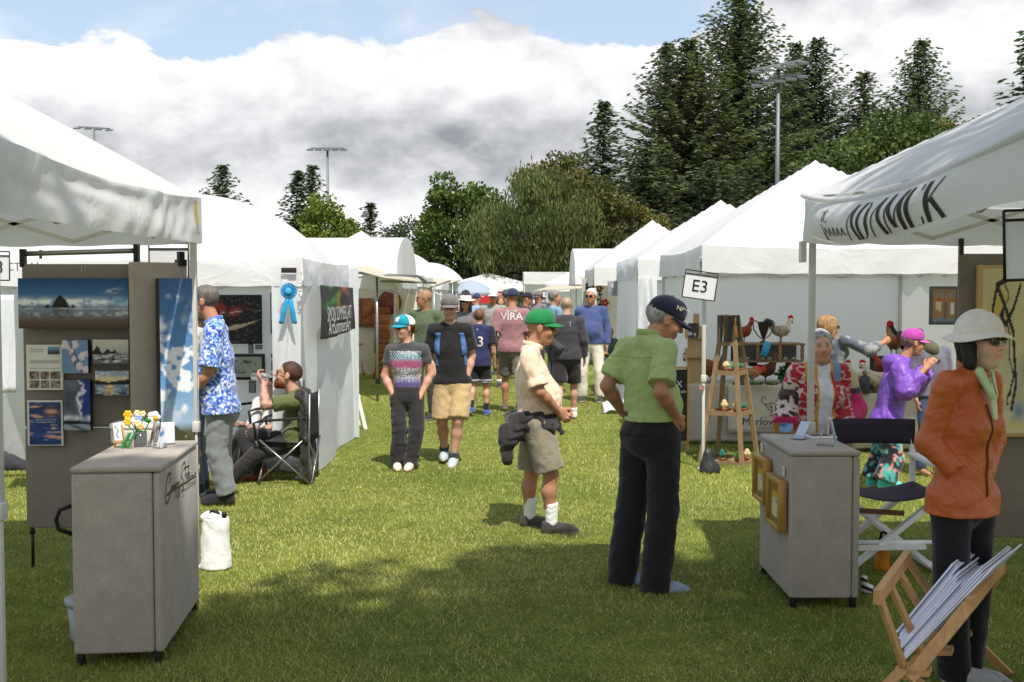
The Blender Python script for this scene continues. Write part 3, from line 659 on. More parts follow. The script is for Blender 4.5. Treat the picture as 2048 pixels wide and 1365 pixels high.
mb = MB(); mb.add([(-600, -60, 0), (600, -60, 0), (600, 900, 0), (-600, 900, 0)], [(0, 1, 2, 3)])
tag(mb.build('lawn', ground_mat()), kind='structure')
# grass blades on the part of the lawn near enough to show them
def grass():
    g = np.random.default_rng(3); Ps = []
    for y0, y1, dens, sz in ((3.9, 6.2, 5800, 1.0), (6.2, 9.5, 3400, 1.3), (9.5, 15, 1450, 1.75), (15, 26, 330, 3.0), (26, 46, 60, 5.0)):
        n = int(dens * (y1 - y0) * 1.02 * (y0 + y1) / 2); y = g.uniform(y0, y1, n); x = g.uniform(-0.51, 0.51, n) * y; Ps.append(np.stack([x, y, np.full(n, sz)], 1))
    P = np.concatenate(Ps); n = len(P); a = g.uniform(0, 2 * np.pi, n); sz = P[:, 2] ** 0.75
    h = g.uniform(0.014, 0.036, n) * (0.85 + 0.3 * vnoise(np.c_[P[:, :2], np.zeros(n)], 1.5, 1)) * (0.8 + 0.2 * sz); wd = g.uniform(0.0016, 0.0032, n) * sz; ln = g.uniform(0.2, 1.9, n) * h
    d = np.stack([np.cos(a), np.sin(a), np.zeros(n)], 1); t = np.stack([-d[:, 1], d[:, 0], np.zeros(n)], 1); b = np.c_[P[:, :2], np.full(n, -0.003)]; up = np.array([0, 0, 1.0])
    mid = b + d * (ln * 0.3)[:, None] + up * (h * 0.6)[:, None]; tip = b + d * ln[:, None] + up * h[:, None]
    V = np.stack([b - t * wd[:, None], b + t * wd[:, None], tip], 1).reshape(-1, 3); F = np.arange(n * 3).reshape(-1, 3)
    c1, c2, c3, c4 = linA((144, 158, 78)), linA((180, 180, 98)), linA((198, 188, 128)), linA((120, 142, 66))
    q = np.c_[P[:, :2], np.zeros(n)]; m = (0.5 + 0.55 * vnoise(q, 1.6, 2) + 0.35 * vnoise(q, 7, 3) + g.normal(0, 0.18, n)).clip(0, 1)[:, None]
    c = c4 * (1 - m) + c2 * m; c = np.where(g.random((n, 1)) < 0.35, c1, c); dry = (g.random(n) < 0.08 + 0.30 * np.clip(vnoise(q, 2.2, 9), 0, 1) + 0.10 * np.exp(-((P[:, 0] + 0.2) / 0.9) ** 2))[:, None]; c = np.where(dry, c3, c) * g.uniform(0.75, 1.25, (n, 1)) * (1 + 0.16 * vnoise(q, 0.9, 21) + 0.14 * vnoise(q, 3.5, 22))[:, None]
    me = mesh_np('grass', V, F, np.repeat(c, 3, 0), smooth=False)
    o = link('grass', me, mat('grass_blade', attr=True, rough=0.6, var=0.05, trans=0.35, spec=0.3)); tag(o, 'short mown green grass with dry yellow blades covering the lawn', 'grass', kind='stuff')
grass()

# ------------------------------------------------------------------ trees
LEAF = mat('leaf', attr=True, rough=0.6, var=0.15, scale=0.6, trans=0.32, spec=0.3)
BARK = mat('bark', (74, 62, 50), 0.9, 0.3, 4, bump=0.4, bscale=20, stretch=(6, 6, 1))
def leaf_mesh(name, C, Dv, Nv, ln, wd, cols):
    """one kite-shaped leaf face per row: centre, long direction, side direction"""
    n = len(C); V = np.stack([C - Dv * (ln * 0.5)[:, None], C + Nv * (wd * 0.5)[:, None], C + Dv * (ln * 0.5)[:, None], C - Nv * (wd * 0.5)[:, None]], 1).reshape(-1, 3)
    F = np.arange(n * 4).reshape(-1, 4); return mesh_np(name, V, F, np.repeat(cols, 4, 0), smooth=False)
def unit(g, n): v = g.normal(0, 1, (n, 3)); return v / np.linalg.norm(v, axis=1)[:, None]
def conifer(px, py, Y, hw_px, label, col, seed, dens=1.0, group='tall conifers behind the tents', bare=0.05):
    g = np.random.default_rng(seed); top = at(px, py, Y); H = top.z; base = Vector((top.x, Y, 0)); hw = hw_px / FPX * Y
    t = thing('conifer_tree', base, label, 'tree', group)
    mb = MB(); lean = g.normal(0, 0.15); axis = lambda z: np.array([lean * (z / H) ** 2 + 0.12 * math.sin(z * 0.6), 0.1 * math.sin(z * 0.5), z])
    mb.tube([axis(z) for z in np.linspace(-0.2, H * 0.99, 14)], list(np.linspace(H * 0.017, 0.02, 14)), 8)
    C, D, Nn, Ls, Ws, Cs = [], [], [], [], [], []; base_c = linA(col); z = H * bare
    while z < H * 0.995:
        f = z / H; prof = hw * ((1 - f) ** 0.76) * min(1, 0.6 + f * 2.2); nb = int((4 + 3 * (1 - f)) * dens) + 1; ph = g.uniform(0, 6.28)
        for b in range(nb):
            a = ph + 6.283 * b / nb + g.normal(0, 0.3); L = prof * g.uniform(0.62, 1.16) + 0.16
            if g.random() < 0.08: L *= 0.4
            out = np.array([math.cos(a), math.sin(a), 0]); o = axis(z); droop = g.uniform(0.10, 0.40) * (1 - f) + 0.02; rise = 0.75 * f ** 2 + 0.05
            m = max(4, int(L / 0.30)); ts = (np.arange(m) + g.uniform(0.2, 0.9, m)) / m
            pos = o + out * (L * ts)[:, None] + np.array([0, 0, 1]) * (L * (rise * ts - droop * ts ** 2 * 1.6 + 0.16 * ts ** 4))[:, None]
            if L > 2.2: mb.tube([o, o + out * L * 0.45 + np.array([0, 0, L * (rise * 0.45 - droop * 0.32)]), pos[-1]], [0.05, 0.03, 0.01], 4, cap=False)
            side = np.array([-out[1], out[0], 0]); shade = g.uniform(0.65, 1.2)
            for rep in range(4):
                sg = g.choice((-1, 1), m); spread = (0.10 + 0.24 * (1 - ts) * min(L, 2.6)) * g.uniform(0.1, 1.0, m)
                c = pos + side * (sg * spread)[:, None] + g.normal(0, 0.05, (m, 3)); c[:, 2] -= spread * 0.25
                dv = out * 0.8 + side * (sg * 0.75)[:, None] + np.array([0, 0, 1]) * (g.uniform(-0.45, 0.15, m))[:, None]; dv /= np.linalg.norm(dv, axis=1)[:, None]
                nv = np.cross(dv, unit(g, m) * 0.75 + np.array([0, 0, 1.0])); nv /= np.linalg.norm(nv, axis=1)[:, None]
                C.append(c); D.append(dv); Nn.append(nv); Ls.append(g.uniform(0.5, 1.0, m) * (0.55 + 0.45 * (1 - f))); Ws.append(g.uniform(0.10, 0.22, m))
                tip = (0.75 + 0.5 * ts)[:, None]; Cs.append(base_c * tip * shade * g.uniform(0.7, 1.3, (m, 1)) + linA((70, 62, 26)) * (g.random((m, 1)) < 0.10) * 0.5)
        z += (0.22 + 0.26 * (1 - f)) * (0.8 + 0.4 * g.random()) / dens ** 0.5
    mb.build('trunk', BARK, t)
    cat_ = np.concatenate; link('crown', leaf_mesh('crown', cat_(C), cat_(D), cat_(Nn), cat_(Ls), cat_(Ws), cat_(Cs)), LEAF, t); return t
def broadleaf(base, H, rx, rz, cz, label, cols, seed, n=7000, size=0.22, blobs=46, ry=None, group='leafy trees behind the tents', weep=False, trunk_r=0.16, cat_='tree', name='leafy_tree', lobes=None, jag=0.3):
    g = np.random.default_rng(seed); ry = ry or rx; t = thing(name, base, label, cat_, group); cen = np.array([0, 0, cz])
    B = []; 
    for i in range(blobs):
        u = unit(g, 1)[0]; u[2] = u[2] * 0.9 + 0.1; r = g.uniform(0.45, 1.0) ** 0.5
        if lobes:
            lc, lr = lobes[i % len(lobes)]; c = np.array(lc) + u * np.array(lr) * r
        else: c = cen + u * np.array([rx, ry, rz]) * r * (1 + g.normal(0, 0.08)) * 0.85
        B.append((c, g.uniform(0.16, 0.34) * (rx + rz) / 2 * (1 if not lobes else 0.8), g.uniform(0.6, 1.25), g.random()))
    C, D, Nn, Ls, Ws, Cs = [], [], [], [], [], []; per = n // blobs; cl = [linA(c) for c in cols]
    for c, r, sh, hue in B:
        u = unit(g, per); rad = g.uniform(0.35, 1.0, per) ** 0.6
        p = c + u * (r * rad)[:, None] * np.array([1.15, 1.15, 0.8]); p += g.normal(0, 0.07, p.shape)
        if weep:
            p[:, 2] -= g.exponential(0.38, per) * np.clip(0.5 + (np.abs(p[:, 0]) / rx), 0, 1.4); dv = np.tile([0, 0, -1.0], (per, 1)) + g.normal(0, 0.28, (per, 3))
        else: dv = unit(g, per) * 0.8 + np.array([0, 0, -0.5])
        p[:, 2] = np.maximum(p[:, 2], 0.3)
        dv /= np.linalg.norm(dv, axis=1)[:, None]; nv = np.cross(dv, unit(g, per) + np.array([0, 0, 0.6])); nv /= np.linalg.norm(nv, axis=1)[:, None]
        C.append(p); D.append(dv); Nn.append(nv); q = g.uniform(0.7, 1.35, per) * size; Ls.append(q * (1.9 if weep else 1.1)); Ws.append(q * (0.42 if weep else 0.9))
        k = cl[int(hue * len(cl)) % len(cl)]; top = np.clip(0.85 + 0.3 * (p[:, 2] - cz) / rz, 0.7, 1.2)[:, None]
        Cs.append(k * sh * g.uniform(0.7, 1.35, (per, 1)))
    mb = MB(); mb.tube([(0, 0, -0.2), (0.05, 0, cz * 0.35), (-0.05, 0.05, cz * 0.8), (0, 0, cz + rz * 0.6)], [trunk_r * 1.3, trunk_r, trunk_r * 0.75, 0.03], 10)
    for c, r, sh, hue in B[::2]:
        z0 = max(1.2, min(c[2] - 0.5, cz * 0.9)) * g.uniform(0.55, 0.95); m = (np.array([0, 0, z0]) + c) / 2 + np.array([0, 0, -0.12 * rx]); mb.tube([(0, 0, z0), m, c], [trunk_r * 0.42, trunk_r * 0.26, 0.015], 5, cap=False)
    mb.build('trunk', BARK, t); cc = np.concatenate
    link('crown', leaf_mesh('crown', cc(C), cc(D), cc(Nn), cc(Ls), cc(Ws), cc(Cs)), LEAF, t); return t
G1, G2, G3 = (92, 108, 68), (84, 102, 70), (98, 110, 68)
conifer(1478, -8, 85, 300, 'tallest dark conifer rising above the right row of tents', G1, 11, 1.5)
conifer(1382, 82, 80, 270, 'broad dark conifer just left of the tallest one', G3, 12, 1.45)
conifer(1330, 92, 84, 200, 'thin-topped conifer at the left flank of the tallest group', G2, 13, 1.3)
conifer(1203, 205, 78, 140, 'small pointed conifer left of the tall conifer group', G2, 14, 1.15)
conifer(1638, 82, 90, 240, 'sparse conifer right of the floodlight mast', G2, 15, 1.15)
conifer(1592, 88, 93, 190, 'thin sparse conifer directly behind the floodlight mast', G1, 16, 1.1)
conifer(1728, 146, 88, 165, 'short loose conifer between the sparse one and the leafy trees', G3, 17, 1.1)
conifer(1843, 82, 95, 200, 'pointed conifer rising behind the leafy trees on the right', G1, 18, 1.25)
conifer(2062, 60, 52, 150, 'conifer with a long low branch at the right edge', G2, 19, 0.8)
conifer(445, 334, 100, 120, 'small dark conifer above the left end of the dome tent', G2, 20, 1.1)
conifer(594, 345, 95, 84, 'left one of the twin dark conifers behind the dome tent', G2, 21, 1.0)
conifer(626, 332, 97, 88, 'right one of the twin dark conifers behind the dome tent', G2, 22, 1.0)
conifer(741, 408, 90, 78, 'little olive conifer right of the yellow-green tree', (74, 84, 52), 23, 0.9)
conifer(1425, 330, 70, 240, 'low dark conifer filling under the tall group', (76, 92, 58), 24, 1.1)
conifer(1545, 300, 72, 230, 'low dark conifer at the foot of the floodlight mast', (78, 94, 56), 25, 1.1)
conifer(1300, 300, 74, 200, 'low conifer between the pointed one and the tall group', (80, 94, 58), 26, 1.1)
def bl(px, py, Y, hw, bot, label, cols, seed, **k):
    t = at(px, py, Y); b = at(px, bot, Y); rz = (t.z - b.z) / 2; broadleaf(Vector((t.x, Y, 0)), t.z, hw / FPX * Y, rz, b.z + rz, label, cols, seed, **k)
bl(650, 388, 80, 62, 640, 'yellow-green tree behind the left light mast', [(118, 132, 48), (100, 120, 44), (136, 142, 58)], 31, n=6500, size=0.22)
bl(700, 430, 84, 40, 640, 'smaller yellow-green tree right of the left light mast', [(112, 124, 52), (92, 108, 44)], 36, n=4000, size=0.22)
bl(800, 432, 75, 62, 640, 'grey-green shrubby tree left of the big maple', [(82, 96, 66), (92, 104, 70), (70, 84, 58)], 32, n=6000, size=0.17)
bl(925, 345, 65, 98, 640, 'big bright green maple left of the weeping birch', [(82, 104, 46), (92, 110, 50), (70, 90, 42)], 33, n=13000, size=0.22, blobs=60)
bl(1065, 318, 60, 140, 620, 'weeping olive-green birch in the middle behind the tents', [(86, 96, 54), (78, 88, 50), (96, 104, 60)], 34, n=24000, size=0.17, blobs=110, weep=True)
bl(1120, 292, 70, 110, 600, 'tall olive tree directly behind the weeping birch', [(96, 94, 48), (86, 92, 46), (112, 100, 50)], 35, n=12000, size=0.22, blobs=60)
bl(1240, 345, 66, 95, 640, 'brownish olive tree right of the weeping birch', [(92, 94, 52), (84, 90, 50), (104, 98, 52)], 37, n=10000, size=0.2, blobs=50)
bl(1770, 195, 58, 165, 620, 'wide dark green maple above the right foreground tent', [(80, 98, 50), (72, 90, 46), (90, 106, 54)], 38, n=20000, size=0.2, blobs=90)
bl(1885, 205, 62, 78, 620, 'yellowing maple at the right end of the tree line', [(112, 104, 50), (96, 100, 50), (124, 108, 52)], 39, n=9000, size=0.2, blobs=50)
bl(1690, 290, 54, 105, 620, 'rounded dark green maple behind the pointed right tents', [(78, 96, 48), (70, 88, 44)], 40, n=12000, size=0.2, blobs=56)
# the tree whose shade lies over the foreground: it stands behind the camera
broadleaf(Vector((4.6, -5.2, 0)), 12.0, 3.4, 2.2, 9.0, 'large shade tree standing behind the viewer beside the right tents', [(80, 100, 48), (72, 92, 44)], 41, n=26000, size=0.2, blobs=150,
          lobes=[((-1.3, 5.5, 9.0), (1.9, 1.8, 1.3)), ((-3.0, 5.0, 8.6), (1.8, 1.5, 1.0)), ((-4.6, 4.0, 9.0), (1.7, 1.2, 1.0)), ((-2.2, 3.4, 9.2), (1.9, 1.7, 1.3)), ((-3.6, 3.2, 8.6), (1.9, 1.5, 1.0))], trunk_r=0.3, group=None)

# ------------------------------------------------------------------ floodlight masts, far building
def mast(px, py, Y, arms, label, tilt, r):
    t0 = at(px, py, Y); t = thing('floodlight_mast', (t0.x, Y, 0), label, 'light mast', 'sports floodlight masts'); mb = MB(); H = t0.z
    G = mat('galvanised_steel', (112, 116, 118), 0.5, 0.08, 5, metal=0.3)
    mb.tube([(0, 0, 0), (0, 0, H)], [r * 1.25, r * 0.75], 10); mb.build('pole', G, t)
    for k, (dz, hwid, n, sl) in enumerate(arms):
        mb = MB(); mb.bar((-hwid, 0, dz + H - sl * hwid), (hwid, 0, dz + H + sl * hwid), 0.12, 0.12); arm = mb.build('crossarm', G, t)
        for i in range(n):
            x = -hwid + 2 * hwid * i / (n - 1); z = H + dz + sl * x - 0.12; l = MB(); a = tilt
            l.bar((x, 0, z + 0.12), (x, 0, z), 0.05); l.add([(x - 0.30, -0.42, z - 0.16 - a), (x + 0.30, -0.42, z - 0.16 - a), (x + 0.22, 0.30, z + 0.02), (x - 0.22, 0.30, z + 0.02), (x - 0.30, -0.45, z - 0.04 - a), (x + 0.30, -0.45, z - 0.04 - a), (x + 0.20, 0.32, z + 0.14), (x - 0.20, 0.32, z + 0.14)],
                  [(0, 1, 2, 3), (7, 6, 5, 4), (0, 4, 5, 1), (1, 5, 6, 2), (2, 6, 7, 3), (3, 7, 4, 0)]); l.build('floodlight', G, arm)
mast(188, 256, 105, [(0, 1.5, 4, -0.06)], 'thin light mast above the left foreground tent', 0.0, 0.13)
mast(655, 297, 100, [(0, 1.5, 5, 0.0)], 'slim light mast behind the yellow-green tree', 0.0, 0.13)
mast(1557, 130, 62, [(0, 1.30, 5, 0.20), (-0.75, 1.25, 5, 0.20)], 'tall mast with two rows of floodlights before the conifers', 0.05, 0.135)
b0 = at(1020, 583, 82); t = thing('low_building', (b0.x + 2, 84, 0), 'low building with brown shingled roof far behind the tents', 'building')
mb = MB(); mb.box((-9, 0, 0), (9, 6, 2.0)); mb.build('wall', mat('brown_siding', (96, 82, 70), 0.8, 0.1), t)
mb = MB(); mb.add([(-9.6, -0.7, 1.95), (9.6, -0.7, 1.95), (9.6, 3, 2.95), (-9.6, 3, 2.95), (9.6, 6.7, 1.95), (-9.6, 6.7, 1.95)], [(0, 1, 2, 3), (3, 2, 4, 5), (1, 4, 2), (0, 3, 5)]); mb.build('roof', mat('brown_shingles', (92, 68, 58), 0.9, 0.25, 2), t)
mb = MB()
for x in (-7, -4, -1, 2, 5): mb = MB(); mb.box((x, -0.03, 0.9), (x + 1.3, 0.02, 1.7)); mb.build('window', mat('dark_glass', (40, 46, 52), 0.15, 0.05), t)
# ------------------------------------------------------------------ tents
XR, XL = 1.85, -1.95
def fold_grid(p0, p1, z0, z1, amp, freq, seed, nu=60, nv=24, flare=0.0, normal=None):
    """hanging cloth between two ground points, with vertical folds"""
    g = np.random.default_rng(seed); p0 = Vector(p0); p1 = Vector(p1); d = p1 - p0; n = Vector((-d.y, d.x, 0)).normalized() if normal is None else Vector(normal); ph = g.uniform(0, 6.28, 6); fr = g.uniform(0.6, 1.5, 6) * freq
    def fn(u, v):
        q = sum(math.sin(fr[i] * u * d.length + ph[i] + (v - 0.5) * g_[i]) for i in range(4)) / 2.2; q2 = math.sin(7 * v + 4 * math.sin(5 * u + ph[4]) + ph[5])
        return p0 + d * u + Vector((0, 0, z0 + (z1 - z0) * v)) + n * (amp * q * (0.35 + 0.65 * (1 - v)) + amp * 0.4 * q2 + flare * (1 - v) ** 3)
    g_ = g.uniform(-1.5, 1.5, 6); mb = MB(); mb.grid(fn, nu, nv); return mb
def tent(label, x0, x1, y0, y1, eave, val, peak, kind='peak', seed=1, posts=(1, 1, 1, 1), vals='NSWE', group='white tents along the aisle', sag=0.05, name='canopy_tent', wave=0.012, rot=0.0, walls='', base_in=0.0):
    """x0..x1 and y0..y1 in metres; N far side, S side facing the camera, W and E the sides to the left and right"""
    cx, cy = (x0 + x1) / 2, (y0 + y1) / 2; t = thing(name, (cx, cy, 0), label, 'tent', group, rot); hx, hy = (x1 - x0) / 2, (y1 - y0) / 2; g = np.random.default_rng(seed); ph = g.uniform(0, 6.28, 8)
    def roof(u, v):
        a, b = u * 2 - 1, v * 2 - 1; r = max(abs(a), abs(b)); m = min(abs(a), abs(b))
        if kind == 'peak': z = eave + (peak - eave) * (1 - r) ** 0.97 - (0.05 * (1 - m / max(r, 1e-3)) * 4 * r * (1 - r))
        elif kind == 'dome': z = eave + (peak - eave) * (1 - 0.5 * (abs(a) ** 2.3 + abs(b) ** 2.3) - 0.5 * r ** 2.6)
        elif kind == 'barrel': z = eave + (peak - eave) * math.sqrt(max(0, 1 - b * b))
        else: z = eave + (peak - eave) * (1 - abs(b))
        if kind in ('peak', 'dome'): z -= sag * r ** 8 * (1 - m * m)
        z += wave * 0.5 * math.sin(3 * a + ph[0] + 2 * b) * (1 - r) 
        return (a * hx, b * hy, z)
    mb = MB(); n = 40 if y0 < 15 else 24; mb.grid(roof, n, n); mb.build('canopy', CANVAS, t)
    def edge(sd, u):
        a = u * 2 - 1; return {'S': Vector((a * hx, -hy, 0)), 'N': Vector((a * hx, hy, 0)), 'W': Vector((-hx, a * hy, 0)), 'E': Vector((hx, a * hy, 0))}[sd], {'S': Vector((0, -1, 0)), 'N': Vector((0, 1, 0)), 'W': Vector((-1, 0, 0)), 'E': Vector((1, 0, 0))}[sd]
    for sd in vals:
        def vf(u, v, sd=sd):
            p, no = edge(sd, u); a = u * 2 - 1; z = eave - sag * (1 - a * a); k = 'NSWE'.index(sd)
            if kind == 'barrel' and sd in 'WE': z = eave + (peak - eave) * math.sqrt(max(0, 1 - a * a)); zb = eave - val
            else: zb = eave - val - sag * 0.3 * (1 - a * a)
            q = math.sin(9 * a + ph[k]) * 0.6 + math.sin(17 * a + 3 * v + ph[k + 3]) * 0.4
            return p + no * (0.006 + 0.018 * v + wave * q * (0.3 + v) * (1 - a ** 6)) + Vector((0, 0, z + (zb - z) * v + 0.004 * math.sin(23 * a + ph[k])))
        mb = MB(); mb.grid(vf, 40, 6); mb.build('valance', CANVAS, t)
    i = 0
    for sx in (-1, 1):
        for sy in (-1, 1):
            if posts[i]:
                x, y = sx * (hx - 0.03), sy * (hy - 0.03); mb = MB(); mb.rbox((x - 0.019, y - 0.019, 0.9), (x + 0.019, y + 0.019, eave - 0.02), 0.004); mb.rbox((x - 0.014, y - 0.014, 0.02), (x + 0.014, y + 0.014, 0.9), 0.004); mb.rbox((x - 0.026, y - 0.026, 0.86), (x + 0.026, y + 0.026, 0.93), 0.005); mb.rbox((x - 0.05, y - 0.05, 0.0), (x + 0.05, y + 0.05, 0.014), 0.004); mb.build('post', POST, t)
            i += 1
    mb = MB()
    for a in (-1, 1):                                            # scissor trusses under the eaves and ridge struts
        for q in range(4):
            s0, s1 = -1 + q * 0.5, -0.5 + q * 0.5
            for z0, z1 in ((eave - 0.06, eave - 0.28), (eave - 0.28, eave - 0.06)):
                mb.bar((s0 * (hx - 0.04), a * (hy - 0.06), z0), (s1 * (hx - 0.04), a * (hy - 0.06), z1), 0.012, 0.024); mb.bar((a * (hx - 0.06), s0 * (hy - 0.04), z0), (a * (hx - 0.06), s1 * (hy - 0.04), z1), 0.012, 0.024)
    if kind in ('peak',):
        for sx in (-1, 1):
            for sy in (-1, 1): mb.bar((sx * (hx - 0.04), sy * (hy - 0.04), eave - 0.05), (0, 0, peak - 0.08), 0.02)
    mb.build('truss', POST, t)
    for sd in walls:
        z0, z1 = 0.03, eave - 0.04
        P = {'N': ((-hx + 0.03, hy - 0.012, 0), (hx - 0.03, hy - 0.012, 0)), 'S': ((-hx, -hy + 0.012, 0), (hx, -hy + 0.012, 0)), 'W': ((-hx + 0.012, -hy + 0.02, 0), (-hx + 0.012, hy - 0.03, 0)), 'E': ((hx - 0.012, hy - 0.03, 0), (hx - 0.012, -hy + 0.02, 0))}[sd]
        fold_grid(P[0], P[1], z0, z1, 0.010, 3.0, seed + ord(sd), 40, 14).build('side_wall', CURTAIN, t)
    return t
# right row
R1 = tent('white foreground tent on the right with hand-lettered valance', XR, XR + 3.0, 3.68, 6.93, 2.36, 0.30, 3.08, seed=3, vals='NSE', sag=0.09, group=None)
R2 = tent('white peaked tent of the rooster booth beside the E3 sign', XR, XR + 3.0, 10.74, 13.7, 2.20, 0.27, 3.20, seed=4, walls='NE', sag=0.04)
R3 = tent('second white peaked tent past the E3 sign, with ruffled curtain', XR, XR + 3.0, 16.2, 19.25, 2.22, 0.30, 3.22, seed=5, walls='NE')
R4 = tent('white tent with metal flowers on its display wall', XR, XR + 3.0, 24.8, 27.8, 2.30, 0.42, 3.45, seed=6, walls='N')
R5 = tent('white barrel-roofed tent with raised awning on the right row', XR, XR + 3.0, 32.2, 35.4, 2.15, 0.2, 3.05, 'barrel', seed=7, walls='NE')
R6 = tent('low white tent behind the barrel-roofed one on the right', XR - 0.6, XR + 2.4, 40, 43, 2.05, 0.3, 2.75, seed=8, walls='NE')
R7 = tent('flat-topped white tent near the far right end of the aisle', 0.5, 4.2, 47, 50, 2.55, 0.5, 2.6, 'ridge', seed=9, walls='NE')
# left row
L1 = tent('white foreground tent on the left with a yellow feather on its corner', -4.97, XL - 0.02, 4.22, 6.95, 2.34, 0.29, 3.22, seed=13, vals='NSW', sag=0.06, group=None)
L2 = tent('white dome-roofed tent with the blue rosette and black banner', -5.0, XL, 10.2, 13.1, 2.06, 0.26, 2.77, 'dome', seed=14, walls='NW', sag=0.02)
L3 = tent('white barrel-roofed tent showing carved wood panels', -5.1, XL, 18.6, 22.4, 2.0, 0.2, 2.74, 'barrel', seed=15, walls='W')
L4 = tent('white peaked tent just behind the barrel-roofed one on the left', -5.0, XL, 24.0, 27.0, 2.1, 0.25, 3.15, seed=16, walls='NW')
L5 = tent('white tent with outstretched awnings further down the left row', -4.9, XL + 0.1, 29.0, 32.0, 2.05, 0.25, 2.9, 'dome', seed=17, walls='NW')
L6 = tent('second-farthest white tent of the left row', -4.8, XL + 0.2, 35, 38, 2.05, 0.3, 2.85, seed=18, walls='NW')
L7 = tent('farthest white tent of the left row', -4.8, XL + 0.2, 41, 44, 2.05, 0.3, 2.85, 'dome', seed=19, walls='NW')
B1 = tent('white tent in the back row behind the left foreground booth', -8.5, -5.35, 9.4, 12.3, 2.12, 0.3, 3.1, seed=20, walls='NW', group='white tents of the back row')
B2 = tent('white peaked tent in the back row behind the rooster booth', 5.6, 8.6, 11.5, 14.5, 2.2, 0.3, 3.2, seed=21, group='white tents of the back row')
M1 = tent('large white marquee closing the far end of the aisle', -4.0, 1.6, 56, 61, 1.95, 0.2, 2.72, 'peak', seed=22, group=None, walls='N')

# valance of the right foreground tent: billowing, lettered
def adamek(u, v):
    """u from the far post (0) to the near post (1), v from the eave (0) to the hem (1)"""
    y = 6.95 - 3.27 * u; a = 2 * u - 1; top = 2.36 - 0.10 * (1 - a * a) * (1.15 - 0.3 * a); bot = 2.055 - 0.075 * math.sin(math.pi * min(1, u * 1.15)) ** 1.2 + 0.02 * u
    s_ = math.sin(math.pi * min(1, u * 1.02)); x = XR - 0.012 - 0.10 * s_ * (math.sin(math.pi * v) ** 1.2) * (0.6 + 0.4 * math.sin(4 * u + 0.6)) - 0.06 * s_ * v + 0.006 * math.sin(14 * u + 5 * v)
    return Vector((x, y, top + (bot - top) * v))
def world_part(mb, name, m, parent, solid=0.0):
    return mb.build(name, m, parent, world=True, solid=solid)
mb = MB(); mb.grid(adamek, 90, 20); world_part(mb, 'valance', CANVAS, R1)
mb = MB(); mb.grid(lambda u, v: Vector((XR - 0.02 - 0.02 * math.sin(math.pi * v), 6.95 - 3.27 * u, 2.36 - 0.10 * (1 - (2 * u - 1) ** 2) * (1.15 - 0.3 * (2 * u - 1)) + 0.012 - 0.04 * v)), 60, 3); world_part(mb, 'valance_trim', CANVAS, R1)
INK = mat('black_lettering', (34, 32, 26), 0.7, 0.05)
def stroke_quads(mb, surf, pts, w, off):
    """ribbon along 2-D points on a surface; w may vary along it"""
    pts = [np.array(p, float) for p in pts]; ws = w if isinstance(w, (list, tuple)) else [w] * len(pts); V = []
    fine = []; fw = []
    for i in range(len(pts) - 1):
        k = max(2, int(np.linalg.norm(pts[i + 1] - pts[i]) / 0.006))
        for j in range(k): fine.append(pts[i] + (pts[i + 1] - pts[i]) * j / k); fw.append(ws[i] + (ws[i + 1] - ws[i]) * j / k)
    fine.append(pts[-1]); fw.append(ws[-1])
    for i, p in enumerate(fine):
        d = fine[min(i + 1, len(fine) - 1)] - fine[max(i - 1, 0)]; d = d / (np.linalg.norm(d) + 1e-9); n = np.array([-d[1], d[0]]) * fw[i] / 2
        V += [surf(*(p + n)) + off, surf(*(p - n)) + off]
    mb.add(V, [(2 * i, 2 * i + 1, 2 * i + 3, 2 * i + 2) for i in range(len(fine) - 1)])
# letters in a box x 0..0.62, y 0 (top)..1; thick and thin strokes of a narrow display face
T_, S_ = 0.13, 0.035
GLY = {'A': [([(0.0, 1), (0.30, 0)], S_), ([(0.30, 0), (0.60, 1)], T_), ([(0.12, 0.62), (0.46, 0.62)], S_)],
       'D': [([(0.08, 0), (0.08, 1)], T_), ([(0.0, 0.01), (0.26, 0.01), (0.46, 0.12), (0.56, 0.35), (0.58, 0.55), (0.54, 0.75), (0.42, 0.92), (0.26, 0.99), (0.0, 0.99)], [S_, S_, 0.06, T_, T_, T_, 0.06, S_, S_])],
       'M': [([(0.05, 1), (0.05, 0)], S_), ([(0.05, 0), (0.36, 0.9)], T_), ([(0.36, 0.9), (0.66, 0)], S_), ([(0.66, 0), (0.66, 1)], T_)],
       'E': [([(0.08, 0), (0.08, 1)], T_), ([(0.0, 0.01), (0.50, 0.01), (0.52, 0.16)], S_), ([(0.1, 0.48), (0.40, 0.48)], S_), ([(0.0, 0.99), (0.52, 0.99), (0.54, 0.82)], S_)],
       'K': [([(0.08, 0), (0.08, 1)], T_), ([(0.56, 0), (0.14, 0.56)], S_), ([(0.24, 0.44), (0.60, 1)], T_)]}
def uv_adamek(px_frac, v): return px_frac, v
mb = MB(); u = 0.375; off = Vector((-0.004, 0, 0))
for ch, wdt in (('A', 0.66), ('D', 0.68), ('A', 0.66), ('M', 0.78), ('E', 0.62), ('K', 0.64)):
    for pts, w in GLY[ch]: stroke_quads(mb, lambda a, b: adamek(a, b), [(u + x * 0.081, 0.20 + y * 0.72) for x, y in pts], [q * 0.085 + 0.002 for q in w] if isinstance(w, list) else w * 0.085 + 0.002, off)
    u += wdt * 0.081 + 0.005
o = world_part(mb, 'lettering', INK, R1)
mb = MB()
